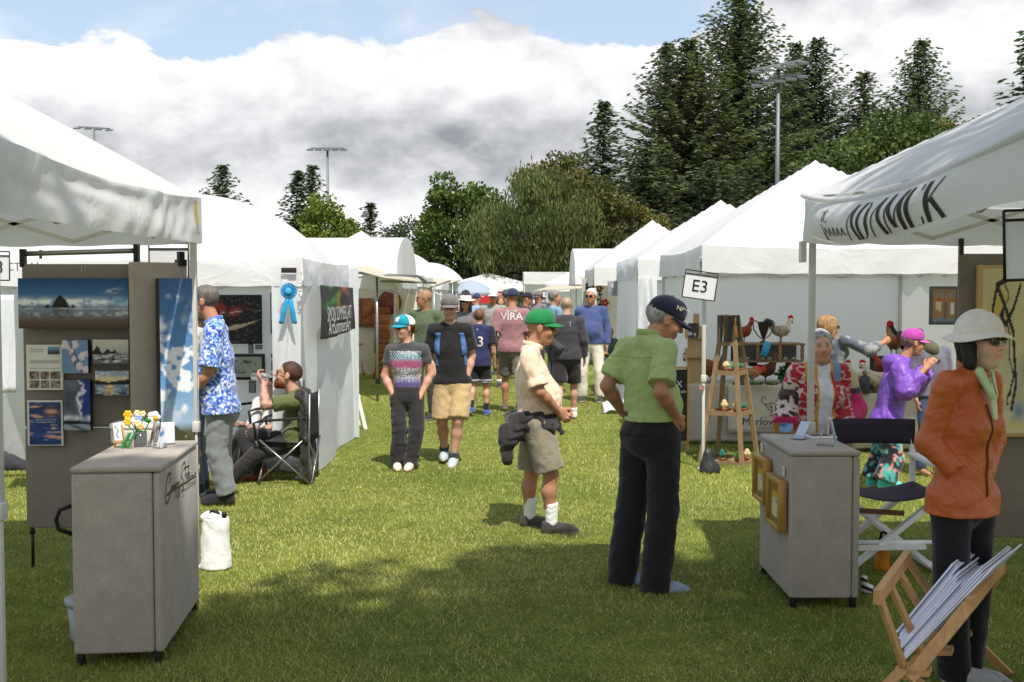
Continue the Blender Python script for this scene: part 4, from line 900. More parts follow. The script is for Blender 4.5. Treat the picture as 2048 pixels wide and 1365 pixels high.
for pts in ([(0.17, 0.30), (0.185, 0.26), (0.20, 0.28), (0.205, 0.5)], [(0.205, 0.22), (0.222, 0.46), (0.235, 0.52), (0.25, 0.46)], [(0.19, 0.30), (0.235, 0.27)], [(0.20, 0.55), (0.21, 0.62), (0.205, 0.84), (0.212, 0.9), (0.222, 0.72), (0.228, 0.62), (0.236, 0.70), (0.246, 0.80)],
            [(0.246, 0.80), (0.258, 0.62), (0.262, 0.72), (0.275, 0.80), (0.288, 0.62), (0.292, 0.76), (0.302, 0.80), (0.316, 0.63), (0.322, 0.80), (0.334, 0.78), (0.346, 0.64), (0.352, 0.80), (0.372, 0.76)]):
    stroke_quads(mb, adamek, [(0.02 + a * 0.96, b) for a, b in pts], 0.0055, off)
world_part(mb, 'script_lettering', INK, R1)
# clip hardware at the post
p = at(1612, 500, 6.9); mb = MB(); mb.box((p.x - 0.045, 6.84, 1.93), (p.x - 0.012, 6.9, 2.06)); world_part(mb, 'corner_bracket', POST, R1)

# valance of the left foreground tent with wrinkles and the feather emblem
def lval(u, v):
    y = 4.20 + 2.77 * u; a = 2 * u - 1; top = 2.34 - 0.05 * (1 - a * a); bot = 2.05 - 0.012 * (1 - a * a)
    wr = 0.012 * math.sin(6 * u + 5 * v + 2 * math.sin(5 * u)) + 0.007 * math.sin(17 * u - 7 * v + 2.5 * math.sin(4 * v + 6 * u)) * (0.3 + 0.7 * math.sin(math.pi * u) ** 2) + 0.004 * math.sin(40 * (u - 0.62) * (1 + v) + 9 * v) * math.exp(-((u - 0.62) / 0.2) ** 2) + 0.05 * math.exp(-((u - 0.62) / 0.09) ** 2) * (1 - 0.5 * v) + 0.002 * math.sin(75 * u + 8 * v + 3 * math.sin(9 * u))
    return Vector((XL - 0.02 + 0.012 + 0.03 * v * math.sin(math.pi * u) + wr * (1 - abs(a) ** 10), y, top + (bot - top) * v))
mb = MB(); mb.grid(lval, 130, 28); world_part(mb, 'valance', CANVAS, L1)
mb = MB(); c = (0.955, 0.42)
for i in range(9):
    f = i / 8 - 0.5; stroke_quads(mb, lval, [(c[0], c[1] + f * 0.5), (c[0] - 0.016 * (1 - (2 * f) ** 4), c[1] + f * 0.5 - 0.10)], 0.0045, Vector((0.006, 0, 0))); stroke_quads(mb, lval, [(c[0], c[1] + f * 0.5), (c[0] + 0.013 * (1 - (2 * f) ** 4), c[1] + f * 0.5 - 0.10)], 0.0045, Vector((0.006, 0, 0)))
stroke_quads(mb, lval, [(c[0] + 0.004, c[1] - 0.36), (c[0], c[1] + 0.3)], 0.005, Vector((0.006, 0, 0)))
world_part(mb, 'feather_emblem', mat('yellow_print', (202, 176, 74), 0.8, 0.05), L1)
mb = MB(); stroke_quads(mb, lval, [(c[0] - 0.016, c[1] + 0.36), (c[0] + 0.013, c[1] + 0.36)], 0.02, Vector((0.006, 0, 0))); world_part(mb, 'emblem_caption', mat('grey_print', (120, 120, 124), 0.8, 0.05), L1)
# sun-bleached strip at the left edge: the near post of the left tent is built with the tent

# side curtains and drapes
def curtain(label, p0, p1, z0, z1, amp, fr, seed, flare=0.0, nrm_=None, name='side_curtain', m=None, nu=70, nv=40):
    mb = fold_grid(p0, p1, z0, z1, amp, fr, seed, nu, nv, flare, nrm_); c = sum((Vector(v) for v in mb.v), Vector()) / len(mb.v); c.z = 0; mb.v = [tuple(Vector(v) - c) for v in mb.v]
    o = mb.build(name, m or CURTAIN, loc=c); return tag(o, label, 'curtain')
curtain('wrinkled white tarp hanging on the aisle side of the dome-roofed tent, behind the black banner', (XL + 0.005, 10.35, 0), (XL + 0.03, 12.95, 0), 0.01, 1.95, 0.03, 2.6, 41, flare=0.05, nrm_=(1, 0, 0))
curtain('bright white gathered drape at the corner of the dome-roofed tent under the rosette', (XL - 0.27, 10.16, 0), (XL - 0.01, 10.20, 0), 0.35, 1.86, 0.028, 22, 42, flare=0.05, nrm_=(0, -1, 0), nu=40)
curtain('narrow bright white flap at the far corner of the dome-roofed tent', (XL + 0.02, 13.02, 0), (XL + 0.14, 12.98, 0), 0.02, 2.02, 0.006, 9, 43, nrm_=(0, -1, 0), nu=14)
curtain('bluish white wall curtain on the aisle side of the tent past the E3 sign', (XR - 0.02, 16.25, 0), (XR - 0.03, 19.1, 0), 0.02, 2.25, 0.03, 2.2, 44, flare=-0.12, nrm_=(1, 0, 0))
curtain('sunlit ruffled white curtain at the near corner of the tent past the E3 sign', (XR + 0.0, 16.14, 0), (XR + 0.27, 16.12, 0), 0.02, 1.95, 0.035, 14, 45, nrm_=(0, -1, 0), nu=30)
c = gnd(1228, 818); mb = MB(); mb.grid(lambda u, v: (0.34 * (u - 0.5) + 0.1 * (v - 0.5), 1.5 * (v - 0.5) , 0.02 + 0.035 * math.sin(5 * u + 3 * v) ** 2 + 0.10 * u * u), 12, 20); tag(mb.build('tarp_end', CURTAIN, loc=(c.x, c.y, 0), solid=0.003), 'end of a white tarp trailing on the grass under the bluish curtain', 'tarp')
# side wall strip at the lower right corner of the picture
curtain('pale translucent tarp hem at the bottom right corner', (at(2042, 1200, 4.6).x, 4.35, 0), (at(2042, 1200, 4.6).x + 0.3, 4.75, 0), 0.02, 0.75, 0.02, 9, 46, flare=0.05, nrm_=(-1, -0.4, 0), nu=24)
# ruffle on the left edge: small hanging white sleeve under the booth number
tag(fold_grid((0, 0, 0), (0.16, 0.02, 0), 0.9, 1.72, 0.015, 20, 47, 16, 16).build('hanging_cloth', CURTAIN, loc=(at(-10, 700, 9.2).x, 9.2, 0), solid=0.003), 'small white cloth sleeve hanging at the left edge below the booth number', 'cloth')
# wrinkled clear plastic on the back wall of the rooster booth is part of its own tent wall
# awning of the barrel tent on the left row
AW = mat('awning_underside', (196, 190, 168), 0.8, 0.06, trans=0.2)
t = thing('awning', (XL, 18.0, 0), 'raised flap awning with metal poles on the left barrel-roofed tent', 'awning')
A = lambda px, py, y: at(px, py, y) - Vector((XL, 18.0, 0))
mb = MB(); mb.add([A(700, 538, 17.2), A(728, 531, 18.6), A(822, 556, 19.4), A(845, 565, 17.7), A(770, 556, 17.2)], [(0, 1, 2, 3, 4)]); mb.build('flap', AW, t, solid=0.01)
mb = MB(); mb.tube([A(690, 545, 17.5), A(838, 553, 17.7)], 0.02); mb.tube([A(838, 553, 17.7), A(852, 566, 18.3)], 0.03); mb.tube([A(760, 563, 17.9), A(872, 566, 18.5)], 0.018); mb.build('frame', STEEL, t)
p = gnd(755, 803); mb = MB(); q0 = p - Vector((XL, 18.0, 0)); mb.tube([q0, q0 + Vector((0, 0, 1.98))], 0.021); mb.build('pole', STEEL, t); mb = MB(); mb.box((q0.x - 0.03, q0.y - 0.03, 0.28), (q0.x + 0.05, q0.y + 0.03, 0.36)); mb.build('clamp', DARKM, t)
def awn(label, pts, th=0.02):
    c = sum(pts, Vector()) / len(pts); c0 = Vector((c.x, c.y, 0)); mb = MB(); mb.add([p - c0 for p in pts], [tuple(range(len(pts)))]); o = mb.build('flap', AW, None, solid=th); t = thing('awning', c0, label, 'awning', 'raised flap awnings'); o.parent = t
    mb = MB(); mb.tube([pts[0] - c0, pts[-1] - c0], 0.02); mb.tube([pts[0] - c0, Vector((pts[0].x - c0.x, pts[0].y - c0.y, 0))], 0.02); mb.build('frame', STEEL, t); return t
awn('nearer small raised awning past the barrel-roofed tent on the left', [at(868, 573, 26), at(800, 561, 26), at(850, 556, 28.5), at(900, 562, 28.5)])
awn('farther small raised awning on the left row', [at(905, 566, 33), at(860, 560, 33), at(888, 556, 36), at(920, 562, 36)])
awn('raised awning of the barrel-roofed tent on the right row', [at(1068, 582, 31), at(1166, 577, 31), at(1160, 569, 33.5), at(1100, 573, 33.5)])
# far-end details: umbrella, red banner
p = at(940, 600, 36); t = thing('market_umbrella', (p.x, 36, 0), 'grey-blue umbrella behind the woman in the banded hat', 'umbrella'); mb = MB(); mb.lathe((0, 0, 1.62), [(0.9, 0.0), (0.75, 0.16), (0.5, 0.33), (0.25, 0.44), (0.02, 0.5)], 16); mb.build('canopy', mat('slate_cloth', (148, 158, 172), 0.7, 0.05), t); mb = MB(); mb.tube([(0, 0, 0), (0, 0, 1.7)], 0.02); mb.build('pole', STEEL, t)
def text_mesh(body, size, m, parent, M, name='lettering', extrude=0.0, squeeze=1.0):
    cu = bpy.data.curves.new(name, 'FONT'); cu.body = body; cu.size = size; cu.extrude = extrude; cu.align_x = 'CENTER'; cu.align_y = 'CENTER'; cu.resolution_u = 3
    o = bpy.data.objects.new('tmp', cu); COL.objects.link(o); me = bpy.data.meshes.new_from_object(o); bpy.data.objects.remove(o)
    me.transform(M @ Matrix.Diagonal((squeeze, 1, 1, 1))); me.name = name; return link(name, me, m, parent)
# lettering plane facing the camera: x right, z up
FACE = Matrix(((1, 0, 0, 0), (0, 0, -1, 0), (0, 1, 0, 0), (0, 0, 0, 1)))
RED = mat('red_banner', (186, 36, 40), 0.6, 0.05)
p = at(978, 596, 50); t = thing('red_banner', (p.x, 50, 0), 'red banner with white capital letters at the far end of the aisle', 'banner'); mb = MB(); mb.box((-0.76, 0, p.z - 0.24), (0.62, 0.02, p.z + 0.24)); mb.build('sheet', RED, t)
mb = MB(); mb.box((0.62, 0, p.z - 0.24), (0.74, 0.02, p.z + 0.24)); mb.build('white_edge', PAPER, t)
text_mesh('YOU', 0.24, PAPER, t, Matrix.Translation((-0.46, -0.006, p.z + 0.1)) @ FACE); text_mesh('ENT!', 0.24, PAPER, t, Matrix.Translation((0.32, -0.006, p.z + 0.1)) @ FACE)
# ------------------------------------------------------------------ flat pictures: canvas with a painted front
def paint_cols(fn, nu, nv):
    U, V = np.meshgrid(np.linspace(0, 1, nu + 1), np.linspace(0, 1, nv + 1)); return fn(U.ravel(), V.ravel())
def picture_part(fn, o, ex, ez, w, h, nu, nv, parent, name='picture', m=None):
    """painted grid: o lower-left corner, ex right, ez up (unit vectors)"""
    U, V = np.meshgrid(np.linspace(0, 1, nu + 1), np.linspace(0, 1, nv + 1)); U, V = U.ravel(), V.ravel(); P = np.asarray(o) + np.outer(U * w, ex) + np.outer(V * h, ez)
    i = np.arange(nu)[None] + np.arange(nv)[:, None] * (nu + 1); i = i.ravel(); F = np.stack([i, i + 1, i + nu + 2, i + nu + 1], 1)
    return link(name, mesh_np(name, P, F, np.clip(fn(U, V), 0, 1), smooth=False), m or PAINT, parent)
def picture(label, rect, Y, fn, thick=0.03, frame=None, fw=0.0, name='painting', cat='painting', group=None, res=150, yaw=0.0, side=(38, 36, 38), mat_margin=0.0, tilt=0.0):
    x0, y0, x1, y1 = rect; a = at((x0 + x1) / 2, y1, Y); b = at(x1, y0, Y); w = (x1 - x0) / FPX * Y; h = b.z - a.z; c = Vector((a.x, Y, 0))
    t = thing(name, c, label, cat, group, R(yaw)); z0 = a.z; mb = MB(); mb.rbox((-w / 2, -thick, z0), (w / 2, 0, z0 + h), 0.002); mb.build('frame' if frame else 'canvas', mat('frame_%d_%d_%d' % (frame or side), frame or side, 0.5, 0.15, 12), t)
    iw, ih = w - 2 * fw, h - 2 * fw; n = max(8, min(res, int(iw / (Y / 1100 * 1.1)))); k = max(8, int(n * ih / iw)); picture_part(fn, (-iw / 2, -thick - 0.003, z0 + fw), (1, 0, 0), (0, 0, 1), iw, ih, n, k, t)
    if tilt: t.rotation_euler.y = R(tilt)
    return t
def P2(U, V, ax=1.0): return np.stack([U * ax, V, np.zeros_like(U)], 1)
def ns(U, V, f, seed, ax=1.0, fy=1.0): return vnoise(np.stack([U * ax, V * fy, np.zeros_like(U)], 1), f, seed)
def mixm(c, m, col): m = np.clip(m, 0, 1)[:, None]; return c * (1 - m) + np.asarray(col) * m
C_ = lambda r, g, b: linA((r, g, b))
def ramp(V, *stops):
    out = np.zeros((len(V), 3)); xs = [s[0] for s in stops]; cs = np.array([C_(*s[1]) for s in stops])
    for k in range(3): out[:, k] = np.interp(V, xs, cs[:, k])
    return out
def p_seascape(U, V):
    c = ramp(V, (0, (66, 50, 40)), (0.14, (96, 78, 64)), (0.28, (104, 112, 124)), (0.39, (120, 134, 150)), (0.42, (96, 116, 140)), (0.50, (120, 156, 196)), (0.7, (58, 100, 150)), (1, (28, 66, 118)))
    cl = ns(U, V, 16, 1, 2, 1.6) + 0.5 * ns(U, V, 40, 2, 2, 1.5); env = np.exp(-((V - 0.52) / 0.07) ** 2) * (1 - 0.55 * np.clip((U - 0.6) * 4, 0, 1)); c = mixm(c, (cl * 0.8 + 0.45) * env * 1.5, C_(236, 240, 244))
    c = mixm(c, np.exp(-(((U - 0.87) / 0.05) ** 2 + ((V - 0.75 - 0.3 * (U - 0.87)) / 0.04) ** 2)) * (1 + cl), C_(232, 238, 244)); c = mixm(c, np.exp(-((V - 0.30) / 0.05) ** 2) * (cl * 0.7 + 0.1) * 1.3, C_(208, 214, 222))
    rk = 0.41 + 0.25 * np.clip(1 - np.abs((U - 0.385) / 0.085) ** 1.7, 0, 1) + 0.012 * ns(U, V, 50, 4, 2, 0); c = mixm(c, np.where((V < rk) & (V > 0.405) & (np.abs(U - 0.385) < 0.085), 1.0, 0), C_(30, 30, 34))
    for x, w, h in ((0.27, 0.035, 0.08), (0.50, 0.02, 0.10), (0.05, 0.06, 0.015)): c = mixm(c, np.where((V < 0.41 + h * (1 - np.abs((U - x) / w))) & (V > 0.40), 1.0, 0), C_(34, 34, 38))
    rf = np.where((V < 0.40) & (V > 0.40 - 0.22 * (1 - np.abs((U - 0.39) / 0.085) ** 1.5)) & (np.abs(U - 0.39) < 0.085), 0.55, 0); c = mixm(c, rf, C_(44, 42, 44)); c = mixm(c, np.exp(-((V - 0.405) / 0.008) ** 2) * (0.5 + 0.5 * cl), C_(230, 234, 238)); return c
def p_skytall(U, V):
    c = ramp(V, (0, (60, 62, 44)), (0.22, (78, 80, 58)), (0.27, (150, 178, 200)), (0.5, (96, 148, 196)), (1, (64, 96, 144))); n = ns(U, V, 16, 5, 0.45, 2.0) + 0.6 * ns(U, V, 44, 6, 0.45, 1.8)
    c = mixm(c, np.where(V > 0.26, (n * 2.0 + 0.25) * np.exp(-((V - 0.55) / 0.17) ** 2) * 1.7, 0), C_(226, 230, 234)); c = mixm(c, np.exp(-(((U - 0.25 - (0.93 - V) * 5) / 0.22) ** 2 + ((V - 0.90) / 0.03) ** 2)) * (0.5 + n), C_(222, 228, 234))
    hill = 0.22 + 0.05 * np.sin(U * 4 + 1) + 0.02 * ns(U, V, 20, 7, 0.5, 0); g = np.where(V < hill, 1.0, 0); c = mixm(c, g, C_(66, 68, 46)); m2 = ns(U, V, 18, 8, 0.5, 2.4); c = mixm(c, g * (m2 - 0.35) * 3, C_(186, 178, 140)); c = mixm(c, g * (-m2 - 0.4) * 2, C_(40, 44, 30)); return c
def p_statement(U, V):
    c = np.tile(C_(214, 212, 204), (len(U), 1)); ln = (np.sin(V * 2 * np.pi * 34) > 0.2) & (V > 0.46) & (V < 0.76) & (U > 0.08) & (U < 0.92) & (((V * 34).astype(int) % 6) != 0); c = mixm(c, ln * 0.45, C_(90, 90, 92)); c = mixm(c, (V > 0.80) & (V < 0.94) & (U > 0.08) & (U < 0.48) & (np.sin(V * 120) > 0.3), C_(168, 168, 166)); 
    c = mixm(c, (V > 0.78) & (V < 0.96) & (U > 0.58) & (U < 0.92), ramp(V, (0.78, (30, 34, 44)), (0.85, (70, 80, 96)), (0.96, (120, 170, 205))) ); gx, gy = (U - 0.08) / 0.285, (V - 0.03) / 0.205; cell = (gx > 0) & (gx < 3) & (gy > 0) & (gy < 2) & (gx % 1 < 0.92) & (gy % 1 < 0.92)
    n = ns(U, V, 42, 9); c = mixm(c, cell, np.clip(C_(120, 108, 98) * (1 + 0.9 * n[:, None] + 0.3 * ns(U, V, 90, 10)[:, None]), 0.02, 0.8)); return c
def branch(U, V, pts, w):
    m = np.zeros(len(U)); P = np.stack([U, V], 1)
    for a, b in zip(pts[:-1], pts[1:]):
        a, b = np.array(a), np.array(b); t = np.clip((P - a) @ (b - a) / ((b - a) @ (b - a)), 0, 1); m = np.maximum(m, (np.linalg.norm(P - a - t[:, None] * (b - a), axis=1) < w) * 1.0)
    return m
def p_cherry(U, V):
    c = np.tile(C_(104, 134, 172), (len(U), 1)) * (1 + 0.1 * ns(U, V, 5, 1)[:, None]); n = ns(U, V, 30, 11); br = [(0.1, 0.95), (0.35, 0.6), (0.45, 0.35), (0.75, 0.08)]; c = mixm(c, branch(U, V, br, 0.035), C_(50, 38, 44)); c = mixm(c, branch(U, V, [(0.3, 1.0), (0.5, 0.62), (0.62, 0.35)], 0.02), C_(50, 38, 44))
    for x, y, r in ((0.1, 0.86, 0.16), (0.5, 0.86, 0.16), (0.35, 0.66, 0.14), (0.45, 0.42, 0.13), (0.75, 0.5, 0.16), (0.9, 0.6, 0.12), (0.65, 0.2, 0.16), (0.9, 0.12, 0.15), (0.25, 0.78, 0.1)): c = mixm(c, (np.exp(-((U - x) ** 2 + (V - y) ** 2) / r ** 2 * 1.6) > 0.42 + 0.28 * n) * 0.9, C_(226, 206, 216) * (1 - 0.25 * np.abs(n)[:, None]))
    return c
def p_rocks(U, V):
    c = ramp(V, (0, (86, 84, 88)), (0.3, (120, 120, 124)), (0.45, (150, 152, 154)), (0.52, (176, 174, 168)), (1, (196, 192, 184))); n = ns(U, V, 14, 12, 1.6); s = 0.45 + 0.28 * np.exp(-((U - 0.12) / 0.1) ** 2) + 0.20 * np.exp(-((U - 0.42) / 0.08) ** 2) + 0.13 * np.exp(-((U - 0.62) / 0.05) ** 2) + 0.03 * n
    c = mixm(c, np.where((V < s) & (V > 0.40 + 0.04 * n) & (U < 0.8), 1.0, 0), C_(34, 34, 40)); c = mixm(c, np.where((V < 0.40) & (V > 0.08), (ns(U, V, 22, 13, 1, 3) - 0.15) * 2, 0), C_(210, 208, 210)); c = mixm(c, np.where((np.abs(V - 0.24) < 0.1) & (ns(U, V, 16, 14, 1.2, 2) > 0.5), 1.0, 0), C_(36, 36, 42)); return c
def p_sunset(U, V):
    c = ramp(V, (0, (30, 40, 66)), (0.42, (120, 140, 168)), (0.45, (206, 190, 150)), (0.7, (214, 196, 150)), (0.8, (150, 164, 186)), (1, (120, 140, 170))); n = ns(U, V, 12, 15, 1.4, 3); c = mixm(c, np.where(V > 0.7, n, 0), C_(226, 216, 196)); hl = 0.45 + 0.19 * np.abs(U - 0.40) ** 0.6; c = mixm(c, np.where((V < hl + 0.06) & (V > 0.45), 1.0, 0), C_(30, 30, 34))
    c = mixm(c, np.where((V < 0.44), (ns(U, V, 16, 16, 1, 4) > 0.05) * (0.45 + V), 0), C_(188, 196, 210)); c = mixm(c, np.where(V < 0.44, np.exp(-((U - 0.42) / 0.14) ** 2) * (ns(U, V, 20, 17, 1, 4) > -0.1), 0), C_(232, 196, 120)); return c
def p_cloud(U, V):
    c = np.tile(C_(24, 50, 128), (len(U), 1)); n = ns(U, V, 7, 18, 0.6, 1.2) + 0.5 * ns(U, V, 18, 19, 0.6, 1.2) + 0.3 * ns(U, V, 40, 20, 0.6, 1); e = 0.62 - U + 0.16 * n + 0.12 * np.sin(V * 9); cl = np.where((V > 0.2), 1.0, 0)
    c = mixm(c, (e > 0) * cl, C_(80, 84, 98) * (1 + 0.45 * n[:, None])); c = mixm(c, np.exp(-(e / 0.05) ** 2) * cl, C_(226, 228, 232)); c = mixm(c, np.exp(-((V - 0.24) / 0.05) ** 2) * (0.6 + n), C_(206, 210, 216)); c = mixm(c, (V < 0.175 + 0.02 * np.sin(5 * U)) & (V > 0.12), C_(16, 17, 20)); c = mixm(c, V <= 0.12, ramp(np.abs(np.sin(V * 160 + 4 * U)), (0, (60, 70, 88)), (1, (150, 158, 170)))); return c
def p_poster(U, V):
    n = ns(U, V, 6, 21, 0.7, 4) + 0.5 * ns(U, V, 13, 22, 0.7, 5); c = mixm(np.tile(C_(26, 58, 112), (len(U), 1)), n * 0.8 + 0.1, C_(70, 96, 150)); c = mixm(c, (n - 0.45) * 3, C_(206, 150, 132)); c = mixm(c, np.exp(-(((U - 0.68) / 0.24) ** 2 + ((V - 0.75) / 0.13) ** 2) * 2.2) * 1.3, C_(206, 152, 136))
    bd = (U < 0.035) | (U > 0.965) | (V < 0.025) | (V > 0.975); return mixm(c, bd, C_(216, 214, 208))
PY = 6.84
picture('wide seascape painting of a haystack rock on the grey panel', (45, 557, 263, 657), PY, p_seascape, 0.05)
picture('pale artist statement sheet with six small photos on the grey panel', (55, 690, 128, 780), PY, p_statement, 0.006, name='statement_sheet', cat='sheet', side=(210, 208, 202))
picture('small painting of pink cherry blossom on blue', (130, 680, 182, 746), PY, p_cherry, 0.04)
picture('small grey painting of sea rocks and foam', (191, 679, 262, 728), PY, p_rocks, 0.04)
picture('small painting of a golden sunset over water', (196, 741, 263, 790), PY, p_sunset, 0.04)
picture('upright painting of dark clouds with a deep blue gap', (134, 759, 187, 859), PY, p_cloud, 0.045)
t = picture('blue and pink contest poster with white border on the grey panel', (57, 801, 128, 891), PY, p_poster, 0.006, name='poster', cat='poster', side=(210, 208, 202))
POI = mat('poster_ink', (24, 22, 40), 0.7, 0.02); POW = mat('poster_white', (214, 212, 210), 0.7, 0.02)
def pxtext(s, px, py, Y, hpx, m, parent, squeeze=1.0, shear=0.0):
    p = at(px, py, Y) - parent.location; return text_mesh(s, hpx / FPX * Y * 1.38, m, parent, Matrix.Translation(p) @ FACE @ Matrix.Shear('XY', 4, (shear, 0)) if shear else Matrix.Translation(p) @ FACE, squeeze=squeeze)
for s_, px, py, h in (('The Painting', 96, 816, 8), ('Contest', 98, 829, 9)): pxtext(s_, px, py, PY - 0.012, h, POI, t, 0.8)
for s_, px, py, h in (('WOULD YOU LIKE TO WIN', 92, 840, 3), ('AN ORIGINAL PAINTING', 92, 845, 3), ('ENTER TO', 108, 851, 3), ('WIN', 106, 858, 3.5), ('WEDNESDAY', 107, 865, 4), ('www', 92, 880, 3)): pxtext(s_, px, py, PY - 0.012, h, POW, t, 0.8)

# ------------------------------------------------------------------ grey display panels of the left booth
def panel(label, x0, y0, x1, y1, z0, z1, m, th=0.04, legs=True, bar=None):
    a = Vector((x0, y0, 0)); b = Vector((x1, y1, 0)); t = thing('exhibit_screen', (a + b) / 2, label, 'display panel', 'fabric display panels', math.atan2(y1 - y0, x1 - x0)); L = (b - a).length / 2
    mb = MB(); mb.rbox((-L, 0, z0 + (z1 - z0) * 0.385), (L, th, z1), 0.012); mb.build('board', m, t); mb = MB(); mb.rbox((-L, 0, z0), (L, th, z0 + (z1 - z0) * 0.38), 0.012); mb.build('board', m, t)
    if legs:
        for x in (-L + 0.03, L - 0.03): mb = MB(); mb.tube([(x, th / 2, 0), (x, th / 2, z0 + 0.02)], 0.011); mb.tube([(x, th / 2, z0 - 0.04), (x, th / 2, z0 - 0.01)], 0.018); mb.build('leg', DARKM, t)
    return t
pa = at(42, 528, 6.87); pb = at(270, 528, 6.87)
PA = panel('wide grey fabric panel hung with small paintings', pa.x, 6.87, pb.x, 6.87, 0.26, 1.92, PANEL)
mb = MB(); zc = at(100, 508, 6.87).z; mb.tube([(-0.36, 0.02, zc), (0.36, 0.02, zc + 0.02)], 0.016); mb.tube([(-0.24, 0.02, zc - 0.03), (-0.24, 0.02, zc + 0.025)], 0.010); mb.build('top_rail', STEEL, PA)
mb = MB(); mb.box((-0.365, 0.0, 1.9), (-0.335, 0.04, zc + 0.03)); mb.build('bracket', DARKM, PA); mb = MB(); mb.box((0.345, 0.0, 1.9), (0.375, 0.04, zc + 0.06)); mb.build('bracket', DARKM, PA)
mb = MB(); mb.box((0.02, -0.004, 1.87), (0.028, 0, 1.915)); mb.box((0.045, -0.004, 1.88), (0.052, 0, 1.915)); mb.build('hook', STEEL, PA)
PBn = panel('narrow grey fabric panel with the tall sky painting', -2.33, 6.74, -2.055, 6.98, 0.26, 1.93, PEDW, 0.05)
mb = MB(); mb.box((0.13, 0.0, 1.91), (0.165, 0.04, 2.0)); mb.box((0.12, -0.01, 1.91), (0.175, 0.05, 1.95)); mb.build('bracket', BLACK, PBn)
t = thing('painting', (-2.14, 6.86, 0), 'tall narrow painting of white clouds over a green mountain', 'painting', None, math.atan2(0.24, 0.275)); mb = MB(); mb.box((-0.085, -0.055, 0.60), (0.165, -0.003, 1.83)); mb.build('canvas', mat('canvas_edge', (58, 54, 54), 0.7), t)
picture_part(p_skytall, (-0.085, -0.058, 0.60), (1, 0, 0), (0, 0, 1), 0.25, 1.23, 60, 240, t)

# ------------------------------------------------------------------ pedestals
def pedestal(label, x0, x1, y0, y1, h, m):
    t = thing('display_pedestal', ((x0 + x1) / 2, (y0 + y1) / 2, 0), label, 'pedestal', 'fabric covered pedestals'); hx, hy = (x1 - x0) / 2, (y1 - y0) / 2
    mb = MB(); mb.rbox((-hx + 0.004, -hy + 0.002, 0.055), (hx - 0.045, hy - 0.004, h - 0.03), 0.014); mb.build('front_panel', m, t)
    mb = MB(); mb.rbox((hx - 0.043, -hy + 0.006, 0.055), (hx - 0.002, hy - 0.002, h - 0.03), 0.014); mb.build('side_panel', m, t)
    mb = MB(); mb.rbox((-hx, -hy, h - 0.028), (hx, hy, h), 0.010); mb.build('top', m, t)
    for sx in (-1, 1):
        for sy in (-1, 1): mb = MB(); mb.rbox((sx * (hx - 0.03) - 0.016, sy * (hy - 0.03) - 0.016, 0), (sx * (hx - 0.03) + 0.016, sy * (hy - 0.03) + 0.016, 0.075), 0.004); mb.build('leg', BLACK, t)
    return t
PL = pedestal('tall pale grey pedestal with a black signature on its side', -2.055, -1.640, 5.07, 5.98, 0.935, PEDW)
PL.rotation_euler.z = R(5.5); PL.location.x -= 0.036
PLM = Matrix.Translation(PL.location) @ Matrix.Rotation(R(5.5), 4, 'Z'); PLI = PLM.inverted()
# signature on the aisle side
SX = (2.055 - 1.640) / 2 + 0.0
def sidept(px, py):
    c0 = PLI @ Vector((0, 0, CAM_H)); p = PLI @ at(px, py, 5.5); d = p - c0; h = c0 + d * ((SX - c0.x) / d.x); return np.array([h.y, h.z])
def sig(a, b): return Vector((SX + 0.003, a, b))
mb = MB(); SG = lambda q: [(300 + x / 1072 * 110, 900 + y / 1365 * 140) for x, y in q]
for q in ([(375, 660), (392, 560), (398, 480), (380, 445), (345, 500), (318, 620), (308, 780), (296, 900), (300, 1010), (322, 1048), (350, 1010), (380, 900), (405, 790)], [(320, 890), (400, 820), (470, 770), (560, 720), (640, 660), (700, 640), (800, 570), (880, 520)],
          [(405, 790), (420, 720), (440, 700), (445, 760), (470, 690), (480, 750), (500, 650), (500, 935)], [(500, 690), (520, 640), (535, 700), (545, 640), (565, 620), (575, 700), (570, 860), (548, 940), (540, 860), (570, 720)], [(660, 390), (685, 290), (660, 240), (625, 300), (597, 420), (598, 520), (640, 590), (655, 680), (640, 770), (615, 800), (612, 730), (660, 600)],
          [(748, 190), (742, 330), (735, 450), (738, 560)], [(670, 360), (760, 310)], [(680, 560), (700, 470), (705, 600), (730, 480), (735, 600), (765, 430), (760, 590), (790, 520), (830, 500), (835, 560), (880, 440), (875, 530)]):
    stroke_quads(mb, sig, [sidept(*p) for p in SG(q)], 0.010, Vector((0, 0, 0)))
mb.build('signature', mat('dark_bronze_lettering', (40, 36, 24), 0.5), PL)
mb = MB(); pts = [PLI @ at(x, y, 5.3) for x, y in ((142, 1012), (120, 1020), (112, 1040), (118, 1060), (144, 1068))]; mb.tube(pts, 0.011, 8); mb.build('strap_handle', BLACK, PL)
# plastic tub beside the pedestal
c = at(128, 1300, 5.45); t = thing('plastic_tub', (c.x + 0.135, 5.45, 0), 'frosted grey plastic tub on the grass behind the left pedestal', 'tub'); TUB = mat('frosted_plastic', (176, 182, 184), 0.4, 0.04, trans=0.3)
mb = MB(); mb.lathe((0, 0, 0), [(0.08, 0.0), (0.095, 0.02), (0.105, 0.19)], 20); mb.build('bucket', TUB, t); mb = MB(); mb.lathe((0, 0, 0.19), [(0.115, 0), (0.12, 0.008), (0.12, 0.03), (0.11, 0.036)], 20); mb.build('lid', TUB, t)
